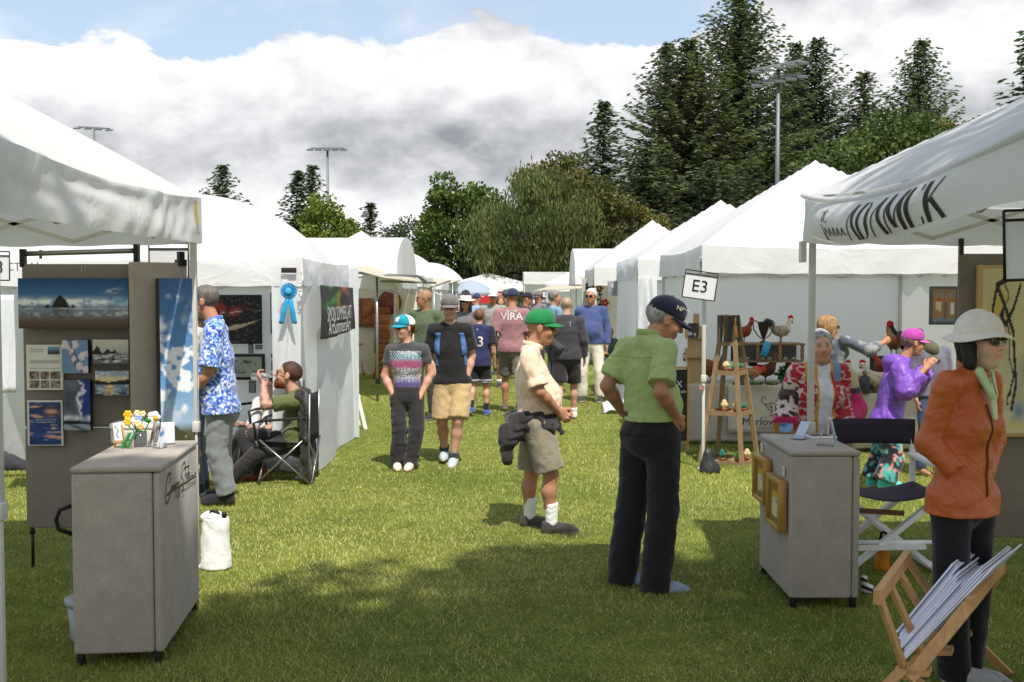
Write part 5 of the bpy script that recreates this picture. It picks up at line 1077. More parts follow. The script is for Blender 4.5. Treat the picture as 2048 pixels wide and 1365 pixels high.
# things on the left pedestal
ZP = 0.935
def onp(px, py, z=ZP): Y = (CAM_H - z) * FPX / (py - HORIZ) * 0.9985; p = at(px, py, Y); return Vector((p.x, p.y, z))
c = onp(270, 886); t = thing('storage_box', c, 'white lidded plastic box on the left pedestal', 'box'); mb = MB(); mb.rbox((-0.115, -0.05, 0), (0.115, 0.06, 0.075), 0.008); mb.build('box', mat('milky_plastic', (216, 212, 204), 0.4, 0.03, trans=0.2), t); mb = MB(); mb.rbox((-0.12, -0.055, 0.075), (0.12, 0.065, 0.11), 0.012); mb.build('lid', WHITEP, t)
c = onp(243, 897); t = thing('tiny_easel', c, 'tiny wooden easel holding a card on the left pedestal', 'easel'); mb = MB()
for a, b in (((-0.035, -0.01, 0), (-0.012, 0.01, 0.12)), ((0.03, -0.012, 0), (-0.004, 0.01, 0.12)), ((-0.005, 0.05, 0), (-0.008, 0.012, 0.12))): mb.bar(a, b, 0.009)
mb.bar((-0.03, -0.022, 0.034), (0.05, -0.022, 0.042), 0.008, 0.012); mb.build('stand', WOOD, t)
picture_part(lambda U, V: mixm(np.tile(C_(226, 226, 220), (len(U), 1)), (np.abs(U - 0.45 - 0.15 * np.sin(V * 14)) < 0.12) & (V > 0.15) & (V < 0.85), C_(110, 150, 160)), (-0.026, -0.020, 0.038), (0.9, -0.25, 0.12), (-0.22, 0.25, 0.94), 0.05, 0.095, 14, 28, t, 'card')
c = onp(281, 897); t = thing('flower_vase', c, 'clear vase of toy brick flowers with green fern leaves', 'flowers'); mb = MB(); mb.lathe((0, 0, 0), [(0.030, 0.0), (0.031, 0.004), (0.034, 0.085), (0.031, 0.085), (0.028, 0.006)], 16); mb.build('vase', CLEAR, t)
GRN = mat('toy_green', (30, 120, 60), 0.4, 0.1); g = np.random.default_rng(5)
FL = [((-0.062, 0.0, 0.172), 0.021, (226, 172, 30)), ((-0.060, -0.01, 0.138), 0.019, (214, 180, 60)), ((-0.022, 0.0, 0.165), 0.015, (140, 160, 214)), ((0.0, -0.015, 0.158), 0.016, (150, 172, 222)), ((-0.010, -0.01, 0.182), 0.015, (236, 206, 150)), ((0.016, 0.0, 0.178), 0.014, (236, 210, 156)), ((-0.004, -0.02, 0.130), 0.015, (238, 214, 160)), ((0.012, -0.02, 0.112), 0.014, (222, 176, 110)), ((-0.028, -0.012, 0.148), 0.014, (226, 226, 226))]
for k, (p, r, cl) in enumerate(FL):
    mb = MB(); mb.tube([(0.012 * math.sin(k), 0, 0.01), (p[0] * 0.4, p[1], p[2] * 0.6), (p[0], p[1], p[2] - r)], 0.003, 5); st = mb.build('stem', GRN, t); mb = MB(); mb.blob(p, r * 0.6, 8, 5)
    for q in range(6): a = q * 1.047; mb.blob((p[0] + r * 0.7 * math.cos(a), p[1] - 0.004, p[2] + r * 0.7 * math.sin(a)), (r * 0.55, r * 0.4, r * 0.55), 7, 5)
    mb.build('blossom', mat('toy_petal_%d_%d_%d' % cl, cl, 0.35, 0.05), st)
mb = MB()
for k in range(7):
    a = -0.03 - 0.006 * k; mb.add([(a, -0.03, 0.085 - 0.011 * k), (a - 0.030, -0.035, 0.080 - 0.011 * k), (a - 0.012, -0.034, 0.066 - 0.011 * k)], [(0, 1, 2)]); mb.add([(a + 0.004, -0.03, 0.085 - 0.011 * k), (a + 0.026, -0.036, 0.078 - 0.011 * k), (a + 0.008, -0.034, 0.066 - 0.011 * k)], [(0, 1, 2)])
mb.build('fern_leaf', GRN, t, solid=0.004)
p0 = Vector((0.073, 0.0, 0.16)); mb = MB(); mb.tube([(0, 0, 0.02), (0.03, 0, 0.1), (0.056, 0, 0.15)], 0.004, 6); mb.blob((0.045, -0.01, 0.145), (0.02, 0.012, 0.014), 8, 5); st = mb.build('stem', GRN, t); mb = MB()
for k in range(5): a = k * 1.2; mb.blob(p0 + Vector((0.018 * math.cos(a), -0.004, 0.018 * math.sin(a))), (0.020, 0.012, 0.016), 8, 6)
mb.build('blossom', WHITEP, st); mb = MB(); mb.blob(p0 + Vector((0.012, -0.014, -0.004)), (0.015, 0.01, 0.014), 8, 6); mb.build('blossom_centre', mat('toy_petal_gold', (214, 160, 40), 0.4), st)
def holder(label, c, w, h, lean, cardfn, yaw=0, n=1):
    t = thing('brochure_holder', c, label, 'card holder', None, R(yaw)); mb = MB(); mb.add([(-w / 2, 0, 0.002), (w / 2, 0, 0.002), (w / 2, lean, h), (-w / 2, lean, h), (-w / 2, 0.003, 0.002), (w / 2, 0.003, 0.002), (w / 2, lean + 0.003, h), (-w / 2, lean + 0.003, h)], [(0, 1, 2, 3), (7, 6, 5, 4), (0, 4, 5, 1), (1, 5, 6, 2), (2, 6, 7, 3), (3, 7, 4, 0)]); mb.box((-w / 2, -0.03, 0), (w / 2, 0.02, 0.004)); mb.box((-w / 2, -0.03, 0.004), (w / 2, -0.027, h * 0.3)); mb.build('acrylic', CLEAR, t)
    d = nrm((0, lean, h)); picture_part(cardfn, np.array([-w / 2 + 0.004, -0.006, 0.006]), (1, 0, 0), d, w - 0.008, np.hypot(lean, h) * 0.96, 16, 24, t, 'card'); return t
def p_card(a, b, seed): return lambda U, V: mixm(np.tile(C_(*a), (len(U), 1)), ns(U, V, 6, seed) * 1.2, C_(*b))
holder('clear card holder with bluish cards at the front edge of the left pedestal', onp(321, 897), 0.05, 0.105, 0.03, p_card((196, 200, 206), (70, 110, 160), 3), -28)
holder('white notice card in a leaning stand on the left pedestal', onp(336, 889), 0.075, 0.11, 0.05, lambda U, V: np.tile(C_(232, 232, 230), (len(U), 1)), 18)
holder('narrow clear leaflet holder right of the flower vase', onp(303, 894), 0.04, 0.12, 0.03, p_card((190, 180, 172), (120, 110, 106), 5), -40)

# white weight bag at the left post
c = gnd(432, 1138); t = thing('weight_bag', (c.x, c.y, 0), 'white canvas weight bag standing at the left tent post', 'bag'); f = SDF(0.03); f.cap((0, 0, 0.02), (0, 0, 0.30), 0.098, 0.085, n=(0, 1, 0), kn=0.8); f.clip((0, 0, 0.33), (0, 0, 1)); f.clip((0, 0, 0.004), (0, 0, -1)); f.fold(0.006, 26, (1, 0.4, 0.3), 4, 2); f.fold(0.003, 70, (0.4, 1, 0.4), 5, 2)
soft('sack', f, 0.008, CLOTH, C_(226, 226, 224), t); f = SDF(0.03); f.ell((-0.02, 0, 0.335), (0.075, 0.06, 0.03)); f.fold(0.012, 50, (1, 0.3, 0), 8, 2); soft('gathered_top', f, 0.008, CLOTH, C_(228, 228, 226), t)
mb = MB(); mb.tube([(-0.03, -0.02, 0.335), (-0.02, -0.03, 0.375), (0.02, -0.03, 0.37), (0.035, -0.02, 0.34)], 0.009, 8); mb.blob((0.06, -0.02, 0.345), (0.018, 0.018, 0.024)); mb.build('handle', BLACK, t)

# booth number boards
def board(label, ctr, w, h, txt, roll=0.0, yaw=0.0, tz=0.0):
    t = thing('booth_number_sign', (ctr.x, ctr.y, 0), label, 'sign', 'booth number boards', R(yaw)); M = Matrix.Translation((0, 0, ctr.z)) @ Matrix.Rotation(R(roll), 4, 'Y'); T = lambda x, y, z: M @ Vector((x, y, z))
    mb = MB(); mb.add([T(-w / 2, 0, -h / 2), T(w / 2, 0, -h / 2), T(w / 2, 0, h / 2 - 0.03), T(-w / 2, 0, h / 2 - 0.03)], [(0, 1, 2, 3)]); mb.build('sheet', mat('sign_paper', (228, 228, 230), 0.7, 0.02, trans=0.25), t, solid=0.003)
    mb = MB()
    for a, b in (((-w / 2, -h / 2), (w / 2, -h / 2)), ((w / 2, -h / 2), (w / 2, h / 2)), ((w / 2, h / 2), (-w / 2, h / 2)), ((-w / 2, h / 2), (-w / 2, -h / 2)), ((-w / 2, h / 2 - 0.035), (w / 2, h / 2 - 0.035))): mb.tube([T(a[0], -0.004, a[1]), T(b[0], -0.004, b[1])], 0.0055, 6)
    mb.build('wire_frame', BLACK, t)
    if txt: text_mesh(txt, h * 0.62, BLACK, t, M @ Matrix.Translation((0, -0.006, -0.015)) @ FACE, extrude=0.0)
    return t
board('white booth board lettered E3 hanging tilted on the tent post', at(1400, 571, 10.62), 0.315, 0.265, 'E3', 8)
board('white booth board cut off by the left edge of the picture', at(-14, 532, 9.2), 0.28, 0.24, 'D3', 1)
t = board('back of a white booth board behind the left tent post', at(338, 524, 7.25), 0.26, 0.24, '', 0)
board('blank white booth board cut off by the right edge of the picture', at(2062, 490, 4.05), 0.20, 0.255, '', -2)

# ------------------------------------------------------------------ the dome tent booth (dark art)
def p_black(U, V):
    c = np.tile(C_(30, 28, 32), (len(U), 1)) * (1 + 0.4 * ns(U, V, 9, 1)[:, None]); n = ns(U, V, 18, 2, 1.3); c = mixm(c, np.exp(-(((U - 0.40) / 0.28) ** 2 + ((V - 0.72 - 0.06 * np.sin(U * 9)) / 0.10) ** 2) * 1.5) * (1.1 + n), C_(150, 44, 52)); c = mixm(c, (np.abs(V - 0.26 - 0.24 * U ** 2) < 0.05 * np.clip(1 - np.abs(U - 0.55) * 2.2, 0, 1)) * 0.9, C_(186, 172, 150)); c = mixm(c, (np.abs(V - 0.60 - 0.10 * U) < 0.012) * (0.5 + n), C_(200, 180, 160)); c = mixm(c, (np.sin(V * 50 + U * 14 + 3 * n) > 0.97) * 0.18, C_(190, 190, 200)); return c
WY = 13.02
picture('large black painting with red cloud and white curve in the dome tent', (408, 590, 525, 688), WY, p_black, 0.04, frame=(24, 22, 24), fw=0.012)
picture('framed grey drawing of a twisting figure below the black painting', (466, 708, 531, 760), WY, lambda U, V: mixm(np.tile(C_(150, 156, 148), (len(U), 1)), (np.abs(np.sin(7 * U + 3 * ns(U, V, 6, 2)) * 0.3 + 0.5 - V) < 0.04), C_(60, 60, 58)), 0.03, frame=(34, 32, 32), fw=0.035)
picture('narrow black framed picture at the right of the dome tent wall', (543, 585, 567, 668), WY, p_black, 0.05, frame=(26, 24, 25), fw=0.03)
picture('dark picture behind the gathered drape', (556, 688, 580, 738), WY, p_black, 0.05, frame=(40, 38, 42), fw=0.01)
for k, (r, lb) in enumerate((((497, 688, 507, 707), 'small grey price card right under the black painting, nearest the man in the blue shirt'), ((511, 690, 525, 699), 'smallest grey price card under the right corner of the black painting'), ((548, 669, 562, 675), 'grey price card under the narrow black picture'), ((542, 708, 556, 716), 'thin grey price card right of the framed drawing'), ((543, 722, 555, 742), 'upright grey price card right of the framed drawing'), ((498, 762, 512, 786), 'tall grey price card under the framed drawing'))):
    picture(lb, r, WY, lambda U, V: np.tile(C_(120, 122, 126), (len(U), 1)), 0.01, frame=(40, 38, 40), fw=0.008, name='price_card', cat='price card', group='price cards in the dome tent')
# rosette
c = at(578, 583, 10.06); t = thing('prize_rosette', (c.x, c.y, 0), 'bright blue prize rosette with two ribbon tails on the tent corner', 'rosette'); BLU = mat('blue_satin', (40, 150, 200), 0.4, 0.12, 20, sheen=0.3)
mb = MB(); n = 18
for ring, (r0, r1, y) in enumerate(((0.03, 0.074, 0), (0.02, 0.05, -0.012))):
    for k in range(n):
        a0, a1, am = 2 * math.pi * k / n, 2 * math.pi * (k + 0.9) / n, 2 * math.pi * (k + 0.45) / n; P = lambda r, a, d: (r * math.cos(a), y + d, c.z + r * math.sin(a)); mb.add([P(r0, a0, 0), P(r0, a1, -0.004), P(r1, a1, -0.004), P(r1 * 1.04, am, -0.014), P(r1, a0, 0.004)], [(0, 1, 2, 3, 4)])
mb.build('pleated_disc', BLU, t, solid=0.003); mb = MB(); mb.lathe((0, -0.03, c.z), [(0.030, 0.012), (0.030, 0.0), (0.026, -0.003)], 20, 'y'); mb.build('centre_button', mat('blue_button', (70, 165, 205), 0.3), t)
for sx, x1 in ((-1, -0.075), (1, 0.05)): mb = MB(); mb.grid(lambda u, v: (sx * 0.012 + (x1 - sx * 0.012) * v + (u - 0.5) * 0.046, -0.004 - 0.01 * math.sin(4 * v), c.z - 0.06 - 0.23 * v - 0.01 * math.sin(u * 3)), 3, 10); mb.build('ribbon_tail', BLU, t, solid=0.002)
c = at(600, 575, 10.1); t = tag(MB().tube([Vector((0.02 * math.sin(k), -0.02 * math.cos(k * 2), 0.05 - 0.012 * k)) for k in range(11)], 0.006, 5).build('cord_coil', WHITEP, loc=c), 'bunch of white cord hanging beside the rosette', 'cord')
mb = MB(); c = at(578, 541, 10.15); mb.rbox((-0.07, -0.012, -0.024), (0.07, 0, 0.024), 0.003); tag(mb.build('label_plate', mat('dark_label', (48, 38, 40), 0.5, 0.3), loc=c), 'small dark name plate on the dome tent valance above the rosette', 'label')
# black banner
def p_banner(U, V):
    c = np.tile(C_(48, 46, 48), (len(U), 1)) * (1 + 0.15 * ns(U, V, 5, 1)[:, None]); n = ns(U, V, 8, 3, 2.2, 1); up_ = np.clip((V - 0.5) * 5, 0, 1)
    c = mixm(c, up_ * np.exp(-((U - 0.32 - 0.12 * np.sin(V * 9)) / 0.16) ** 2) * (0.7 + n), C_(70, 170, 70)); c = mixm(c, up_ * np.exp(-((U - 0.52) / 0.07) ** 2) * (0.7 + n), C_(226, 170, 60)); c = mixm(c, up_ * np.exp(-((U - 0.66 + 0.10 * np.sin(V * 7)) / 0.10) ** 2) * (0.7 + n), C_(190, 90, 70)); return c
y0, y1 = 10.5, 12.75; t = thing('vinyl_banner', (XL + 0.12, (y0 + y1) / 2, 0), 'black vinyl banner with green and red flames and white lettering', 'banner'); hy = (y1 - y0) / 2
U, V = np.meshgrid(np.linspace(0, 1, 61), np.linspace(0, 1, 31)); U, V = U.ravel(), V.ravel(); P = np.stack([0.012 * np.sin(8 * U + 3 * V) + 0.01 * np.sin(19 * U), -hy + 2 * hy * U, 1.29 + 0.52 * V - 0.02 * U - 0.02 * np.sin(3.1 * U) * (1 - V) + 0.05 * (1 - V) * U], 1); i = (np.arange(60)[None] + np.arange(30)[:, None] * 61).ravel()
o = link('sheet', mesh_np('sheet', P, np.stack([i, i + 1, i + 62, i + 61], 1), np.clip(p_banner(U, V), 0, 1)), PAINT, t); o.modifiers.new('thickness', 'SOLIDIFY').thickness = 0.003
SIDE = Matrix(((0, 0, 1, 0), (1, 0, 0, 0), (0, 1, 0, 0), (0, 0, 0, 1)))
text_mesh('SIMON SUMMERS ART', 0.21, PAPER, t, Matrix.Translation((0.032, -0.1, 1.515)) @ SIDE, squeeze=0.78); text_mesh('ArtSummersArt', 0.21, PAPER, t, Matrix.Translation((0.032, -0.1, 1.385)) @ SIDE, squeeze=1.05)

# ------------------------------------------------------------------ wood art booth in the barrel tent
PW = 22.3; t = thing('exhibit_stand', ((at(690, 600, PW).x + XL) / 2, PW + 0.04, 0), 'cream display wall behind the carved wood pieces', 'display wall'); wl = at(600, 600, PW).x - t.location.x; wr = at(834, 600, PW).x - t.location.x
mb = MB(); n = 4
for k in range(n): mb = MB(); a, b = wl + (wr - wl) * k / n, wl + (wr - wl) * (k + 1) / n - 0.01; mb.rbox((a, 0, 0.1), (b, 0.04, 2.05), 0.006); mb.build('wall_board', mat('cream_panel', (206, 198, 180), 0.8, 0.03), t)
def p_wood(sc, seed): return lambda U, V: np.clip(C_(150, 92, 48) * (1 + 0.25 * ns(U, V, 5, seed, 1, 4)[:, None] + 0.14 * ((np.floor(U * 5) * 3 + np.floor(V * 8) * 5) % 4 - 1.5)[:, None]), 0.01, 1) * (1 - 0.75 * (((U * 5) % 1 < 0.09) | ((V * 8 + np.floor(U * 5) * 0.37) % 1 < 0.09)))[:, None]
picture('square carved wood panel of inlaid blocks', (717, 597, 748, 654), PW, p_wood(1, 3), 0.05, side=(110, 66, 34), name='inlaid_wood_picture', cat='wood art')
c = at(780, 605, PW); t = thing('wood_disc', (c.x, PW - 0.03, 0), 'round dark red wooden disc on the cream wall', 'wood art'); mb = MB(); mb.lathe((0, 0, c.z), [(0.235, 0.03), (0.24, 0.0), (0.22, -0.02), (0.08, -0.03), (0.0, -0.03)], 28, 'y'); mb.build('disc', mat('red_wood', (104, 46, 34), 0.4, 0.2, 8, stretch=(1, 1, 6)), t)
c = at(795, 605, PW - 0.5); t = thing('wooden_bowl', (c.x, PW - 0.5, 0), 'oval pale wooden bowl standing on edge', 'wood art'); mb = MB(); mb.lathe((0, 0, c.z), [(0.02, -0.05), (0.12, -0.045), (0.2, 0.0), (0.19, 0.01), (0.12, -0.02), (0.0, -0.03)], 24, 'x'); mb.build('bowl', mat('spalted_wood', (190, 160, 110), 0.5, 0.35, 10), t)
c = gnd(773, 752); t = thing('wood_totem', (c.x, PW - 0.25, 0), 'tall carved wooden pillar of stacked blocks', 'wood art'); g = np.random.default_rng(8); z = 0.0
while z < 1.38: h = g.uniform(0.09, 0.2); w = g.uniform(0.13, 0.18); mb = MB(); mb.rbox((-w + g.normal(0, 0.01), -0.1, z), (w + g.normal(0, 0.01), 0.1, z + h - 0.004), 0.01); mb.build('block', mat('oiled_wood_%d' % int(g.integers(3)), [(142, 84, 44), (160, 100, 54), (124, 70, 38)][int(g.integers(3))], 0.45, 0.25, 6, stretch=(1, 1, 5)), t); z += h
c = gnd(720, 752); t = thing('bar_stool', (c.x, c.y - 0.3, 0), 'round pale wooden bar stool in the wood booth', 'stool'); mb = MB(); mb.lathe((0, 0, 0.66), [(0.16, 0.0), (0.175, 0.012), (0.175, 0.03), (0.16, 0.042)], 20); mb.build('seat', WOOD, t)
for a in range(4): an = math.pi / 4 + a * math.pi / 2; mb = MB(); mb.tube([(0.17 * math.cos(an), 0.17 * math.sin(an), 0), (0.10 * math.cos(an), 0.10 * math.sin(an), 0.66)], 0.016); mb.build('leg', WOOD, t)
for z in (0.22, 0.42): mb = MB(); r = 0.145 - 0.07 * z; q = [(r * math.cos(math.pi / 4 + k * math.pi / 2), r * math.sin(math.pi / 4 + k * math.pi / 2), z) for k in range(4)]; mb.tube(q + [q[0]], 0.011, cap=False); mb.build('rung', WOOD, t)
# white folding chair
c = gnd(706, 856); t = thing('folding_chair', (c.x, c.y, 0), 'white plastic folding chair seen edge-on beside the tarp', 'chair', None, R(20))
for s_ in (-0.2, 0.2): mb = MB(); mb.bar((0.12, s_, 0), (-0.02, s_, 0.60), 0.045, 0.035, (0, 1, 0)); mb.bar((-0.1, s_ * 0.9, 0), (0.02, s_ * 0.9, 0.45), 0.035, 0.03, (0, 1, 0)); mb.build('leg', WHITEP, t)
mb = MB(); mb.rbox((-0.18, -0.2, 0.40), (0.06, 0.2, 0.44), 0.012); mb.build('seat', WHITEP, t); mb = MB(); mb.rbox((-0.045, -0.21, 0.46), (-0.01, 0.21, 0.62), 0.012); mb.build('backrest', WHITEP, t)
# framed drawings on the back-row tent wall at the left edge, tent lettering
for r, lb, fr in (((-14, 602, 20, 672), 'upper framed drawing at the far left edge', (90, 78, 60)), ((24, 595, 52, 670), 'dark framed picture half behind the grey panel', (36, 32, 36)), ((-14, 706, 20, 778), 'lower dark framed sketch at the far left edge', (58, 50, 44)), ((18, 692, 60, 779), 'brown framed sketch of flowers behind the grey panel', (112, 78, 46))):
    picture(lb, r, 12.22, lambda U, V: mixm(np.tile(C_(206, 200, 180), (len(U), 1)), (np.abs(np.sin(9 * U + 6 * ns(U, V, 5, 6))) < 0.16) & (np.abs(U - 0.5) < 0.3) & (np.abs(V - 0.5) < 0.36), C_(84, 80, 72)), 0.03, frame=fr, fw=0.055, name='framed_drawing', cat='framed drawing', group='framed drawings at the left edge', tilt=4)
text_mesh('SPECTRAL', 0.10, mat('grey_lettering', (70, 70, 80), 0.7), B1, Matrix.Translation((at(32, 535, 9.36).x - B1.location.x, 9.36 - B1.location.y - 0.02, at(32, 535, 9.36).z)) @ FACE)
# ------------------------------------------------------------------ right foreground booth
PR = pedestal('pale grey pedestal with two gilt framed pictures on its side', 1.528, 1.918, 6.0, 6.76, 0.873, PEDW)
ZR = 0.873
def onr(px, py): return onp(px, py, ZR)
def gilt(label, y0, y1, z0, z1, seed):
    t = thing('gilt_picture', (1.503, (y0 + y1) / 2, 0), label, 'framed picture', 'gilt framed pictures'); hy = (y1 - y0) / 2; x = 0.0; w = 0.030; mb = MB()
    for a, b in (((-0.028, -hy, z0), (0.02, -hy + w, z1)), ((-0.028, hy - w, z0), (0.02, hy, z1)), ((-0.0275, -hy + w, z1 - w), (0.02, hy - w, z1 - 0.0005)), ((-0.0275, -hy + w, z0 + 0.0005), (0.02, hy - w, z0 + w))): mb.rbox(a, b, 0.006)
    mb.build('frame', GOLD, t)
    def f(U, V):
        c = np.tile(C_(140, 112, 44), (len(U), 1)); inn = (np.abs(U - 0.5) < 0.24) & (np.abs(V - 0.48) < 0.32); c = mixm(c, inn, C_(216, 206, 170)); c = mixm(c, inn & (V > 0.62), C_(206, 160, 40)); return mixm(c, inn & (ns(U, V, 12, seed) > 0.35) & (V < 0.6), C_(110, 130, 120))
    picture_part(f, (-0.012, hy - w, z0 + w), (0, -1, 0), (0, 0, 1), 2 * hy - 2 * w, z1 - z0 - 2 * w, 24, 30, t)
gilt('upper gilt framed picture near the far corner of the right pedestal', 6.41, 6.72, 0.49, 0.765, 4); gilt('lower gilt framed picture near the front corner of the right pedestal', 6.04, 6.36, 0.41, 0.70, 7)
for k, (y, z, lb) in enumerate(((6.12, 0.745, 'white price label on the right pedestal above the lower gilt picture'), (6.66, 0.80, 'white price label at the far corner of the right pedestal'))):
    t = thing('price_label', (1.521, y, 0), lb, 'label'); mb = MB(); mb.box((-0.004, -0.022, z - 0.022), (0, 0.022, z + 0.022)); mb.build('card', PAPER, t); mb = MB(); [mb.box((-0.0055, -0.015, z + q), (-0.0045, 0.013, z + q + 0.002)) for q in (-0.012, -0.004, 0.004, 0.011)]; mb.build('print', mat('grey_ink', (100, 100, 104), 0.8), t)
holder('clear acrylic card holder leaning on the right pedestal', onr(1598, 880), 0.075, 0.10, 0.075, p_card((196, 208, 222), (110, 150, 196), 7), -50)
c = onr(1572, 868); t = thing('small_card', c, 'small blue landscape card on the right pedestal', 'card', None, R(-20)); mb = MB(); mb.rbox((-0.045, -0.03, 0), (0.045, 0.0, 0.012), 0.003); mb.build('stand', OLDWOOD, t); picture_part(p_card((120, 160, 200), (60, 100, 150), 9), (-0.04, -0.012, 0.012), (1, 0, 0), nrm((0, 0.3, 1)), 0.08, 0.055, 14, 10, t, 'card')
c = onr(1640, 876); t = thing('flat_framed_print', c, 'small framed print lying flat on the right pedestal', 'framed print', None, R(8)); mb = MB(); mb.rbox((-0.085, -0.055, 0), (0.085, 0.055, 0.012), 0.003); mb.build('frame', WHITEP, t); picture_part(p_card((90, 50, 48), (150, 90, 70), 2), (-0.062, -0.038, 0.0145), (1, 0, 0), (0, 1, 0), 0.125, 0.075, 14, 10, t)
c = onr(1672, 893); t = thing('tent_card', c, 'upright folded card seen from its edge on the right pedestal', 'card', None, R(68)); mb = MB(); mb.add([(-0.05, 0, 0), (0.05, 0, 0), (0.05, 0.035, 0.155), (-0.05, 0.035, 0.155), (-0.05, 0.11, 0), (0.05, 0.11, 0)], [(0, 1, 2, 3), (3, 2, 5, 4)]); mb.build('fold', PAPER, t, solid=0.003); picture_part(p_card((150, 190, 214), (226, 226, 226), 6), (-0.045, -0.004, 0.01), (1, 0, 0), nrm((0, 0.035, 0.155)), 0.09, 0.14, 12, 16, t)

# tall fabric panel with the abstract painting
PC = panel('tall taupe fabric panel behind the woman in the orange jacket', at(1918, 600, 6.9).x, 6.9, 4.6, 6.9, 0.19, 1.985, PANELD, 0.04)
mb = MB(); x = at(1924, 500, 6.9).x - PC.location.x; mb.box((x - 0.012, 0, 1.98), (x + 0.012, 0.03, 2.08)); mb.build('bracket', DARKM, PC)
def p_abstract(U, V):
    U = U * 2.1 + 0.02
    c = np.tile(C_(206, 192, 152), (len(U), 1)) * (1 + 0.08 * ns(U, V, 4, 1)[:, None]); n = ns(U, V, 6, 2) ; n2 = ns(U, V, 15, 3); c = mixm(c, np.exp(-(((U - 0.28) / 0.16) ** 2 + ((V - 0.72) / 0.13) ** 2)) * (1.2 + 0.6 * n2), C_(206, 158, 40)); c = mixm(c, np.exp(-(((U - 0.62) / 0.26) ** 2 + ((V - 0.5) / 0.26) ** 2)) * (1.0 + n), C_(112, 128, 142)); c = mixm(c, np.exp(-(((U - 0.5) / 0.4) ** 2 + ((V - 0.13) / 0.06) ** 2)) * (1 + n2), C_(120, 146, 156)); c = mixm(c, np.exp(-(((U - 0.45) / 0.3) ** 2 + ((V - 0.04) / 0.025) ** 2)) * (1 + n2), C_(222, 186, 60))
    c = mixm(c, (np.abs(n2 * 0.5 + ns(U, V, 9, 5)) < 0.10) & (np.abs(V - 0.55) < 0.38) & (U > 0.14), C_(34, 36, 40)); c = mixm(c, branch(U, V, [(0.17, 0.62), (0.19, 0.78), (0.24, 0.90), (0.36, 0.93), (0.6, 0.97), (0.9, 0.98)], 0.018), C_(40, 40, 42)); c = mixm(c, branch(U, V, [(0.24, 0.9), (0.36, 0.78), (0.50, 0.62), (0.56, 0.3), (0.5, 0.15)], 0.02), C_(40, 42, 44)); c = mixm(c, branch(U, V, [(0.6, 0.9), (0.5, 0.76), (0.38, 0.66), (0.30, 0.72)], 0.016), C_(40, 42, 44)); return c
picture('large abstract painting in yellow, grey and black with a pale wood frame', (1945, 531, 2230, 872), 6.885, p_abstract, 0.05, frame=(196, 160, 112), fw=0.022, res=180)

# director's chair
cx, cy = 2.37, 6.98; t = thing('director_chair', (cx, cy, 0), "white director's chair with dark seat and back behind the right pedestal", 'chair'); hw = 0.27; NAVY = mat('dark_canvas', (52, 44, 56), 0.85, 0.08, 20, bump=0.1)
for y in (-0.2, 0.22):
    mb = MB(); mb.bar((-hw, y, 0.02), (hw, y, 0.46), 0.030, 0.045, (0, 1, 0)); mb.build('cross_leg', WHITEP, t); mb = MB(); mb.bar((hw, y + 0.035, 0.02), (-hw, y + 0.035, 0.46), 0.030, 0.045, (0, 1, 0)); mb.build('cross_leg', WHITEP, t)
for x in (-hw, hw):
    mb = MB(); mb.bar((x, -0.24, 0.02), (x, 0.27, 0.02), 0.04, 0.03); mb.build('foot_rail', WHITEP, t); mb = MB(); mb.bar((x, -0.25, 0.475), (x, 0.26, 0.475), 0.04, 0.035); mb.build('seat_rail', WHITEP, t); mb = MB(); mb.rbox((x - 0.035, -0.28, 0.66), (x + 0.035, 0.24, 0.69), 0.008); mb.build('armrest', WHITEP, t); mb = MB(); mb.bar((x, -0.2, 0.49), (x, -0.2, 0.66), 0.03, 0.03); mb.build('upright', WHITEP, t); mb = MB(); mb.bar((x, 0.22, 0.49), (x, 0.25, 0.92), 0.03, 0.035); mb.build('upright', WHITEP, t)
mb = MB(); mb.grid(lambda u, v: (-hw + 2 * hw * u, -0.22 + 0.44 * v, 0.50 - 0.05 * math.sin(math.pi * u)), 16, 6); mb.build('seat', NAVY, t, solid=0.006); mb = MB(); mb.grid(lambda u, v: (-hw - 0.01 + 2 * (hw + 0.01) * u, 0.22 + 0.05 * math.sin(math.pi * u), 0.745 + 0.165 * v), 16, 4); mb.build('backrest', NAVY, t, solid=0.008); mb = MB(); mb.tube([(-hw, -0.2, 0.19), (hw, -0.2, 0.19)], 0.014); mb.bar((-hw, -0.23, 0.16), (hw * 0.7, -0.23, 0.17), 0.05, 0.025); mb.build('footrest', WHITEP, t); mb = MB(); mb.bar((-hw, -0.24, 0.40), (0.05, -0.24, 0.38), 0.02, 0.03); mb.build('stretcher', mat('brown_wood', (96, 64, 42), 0.6), t)
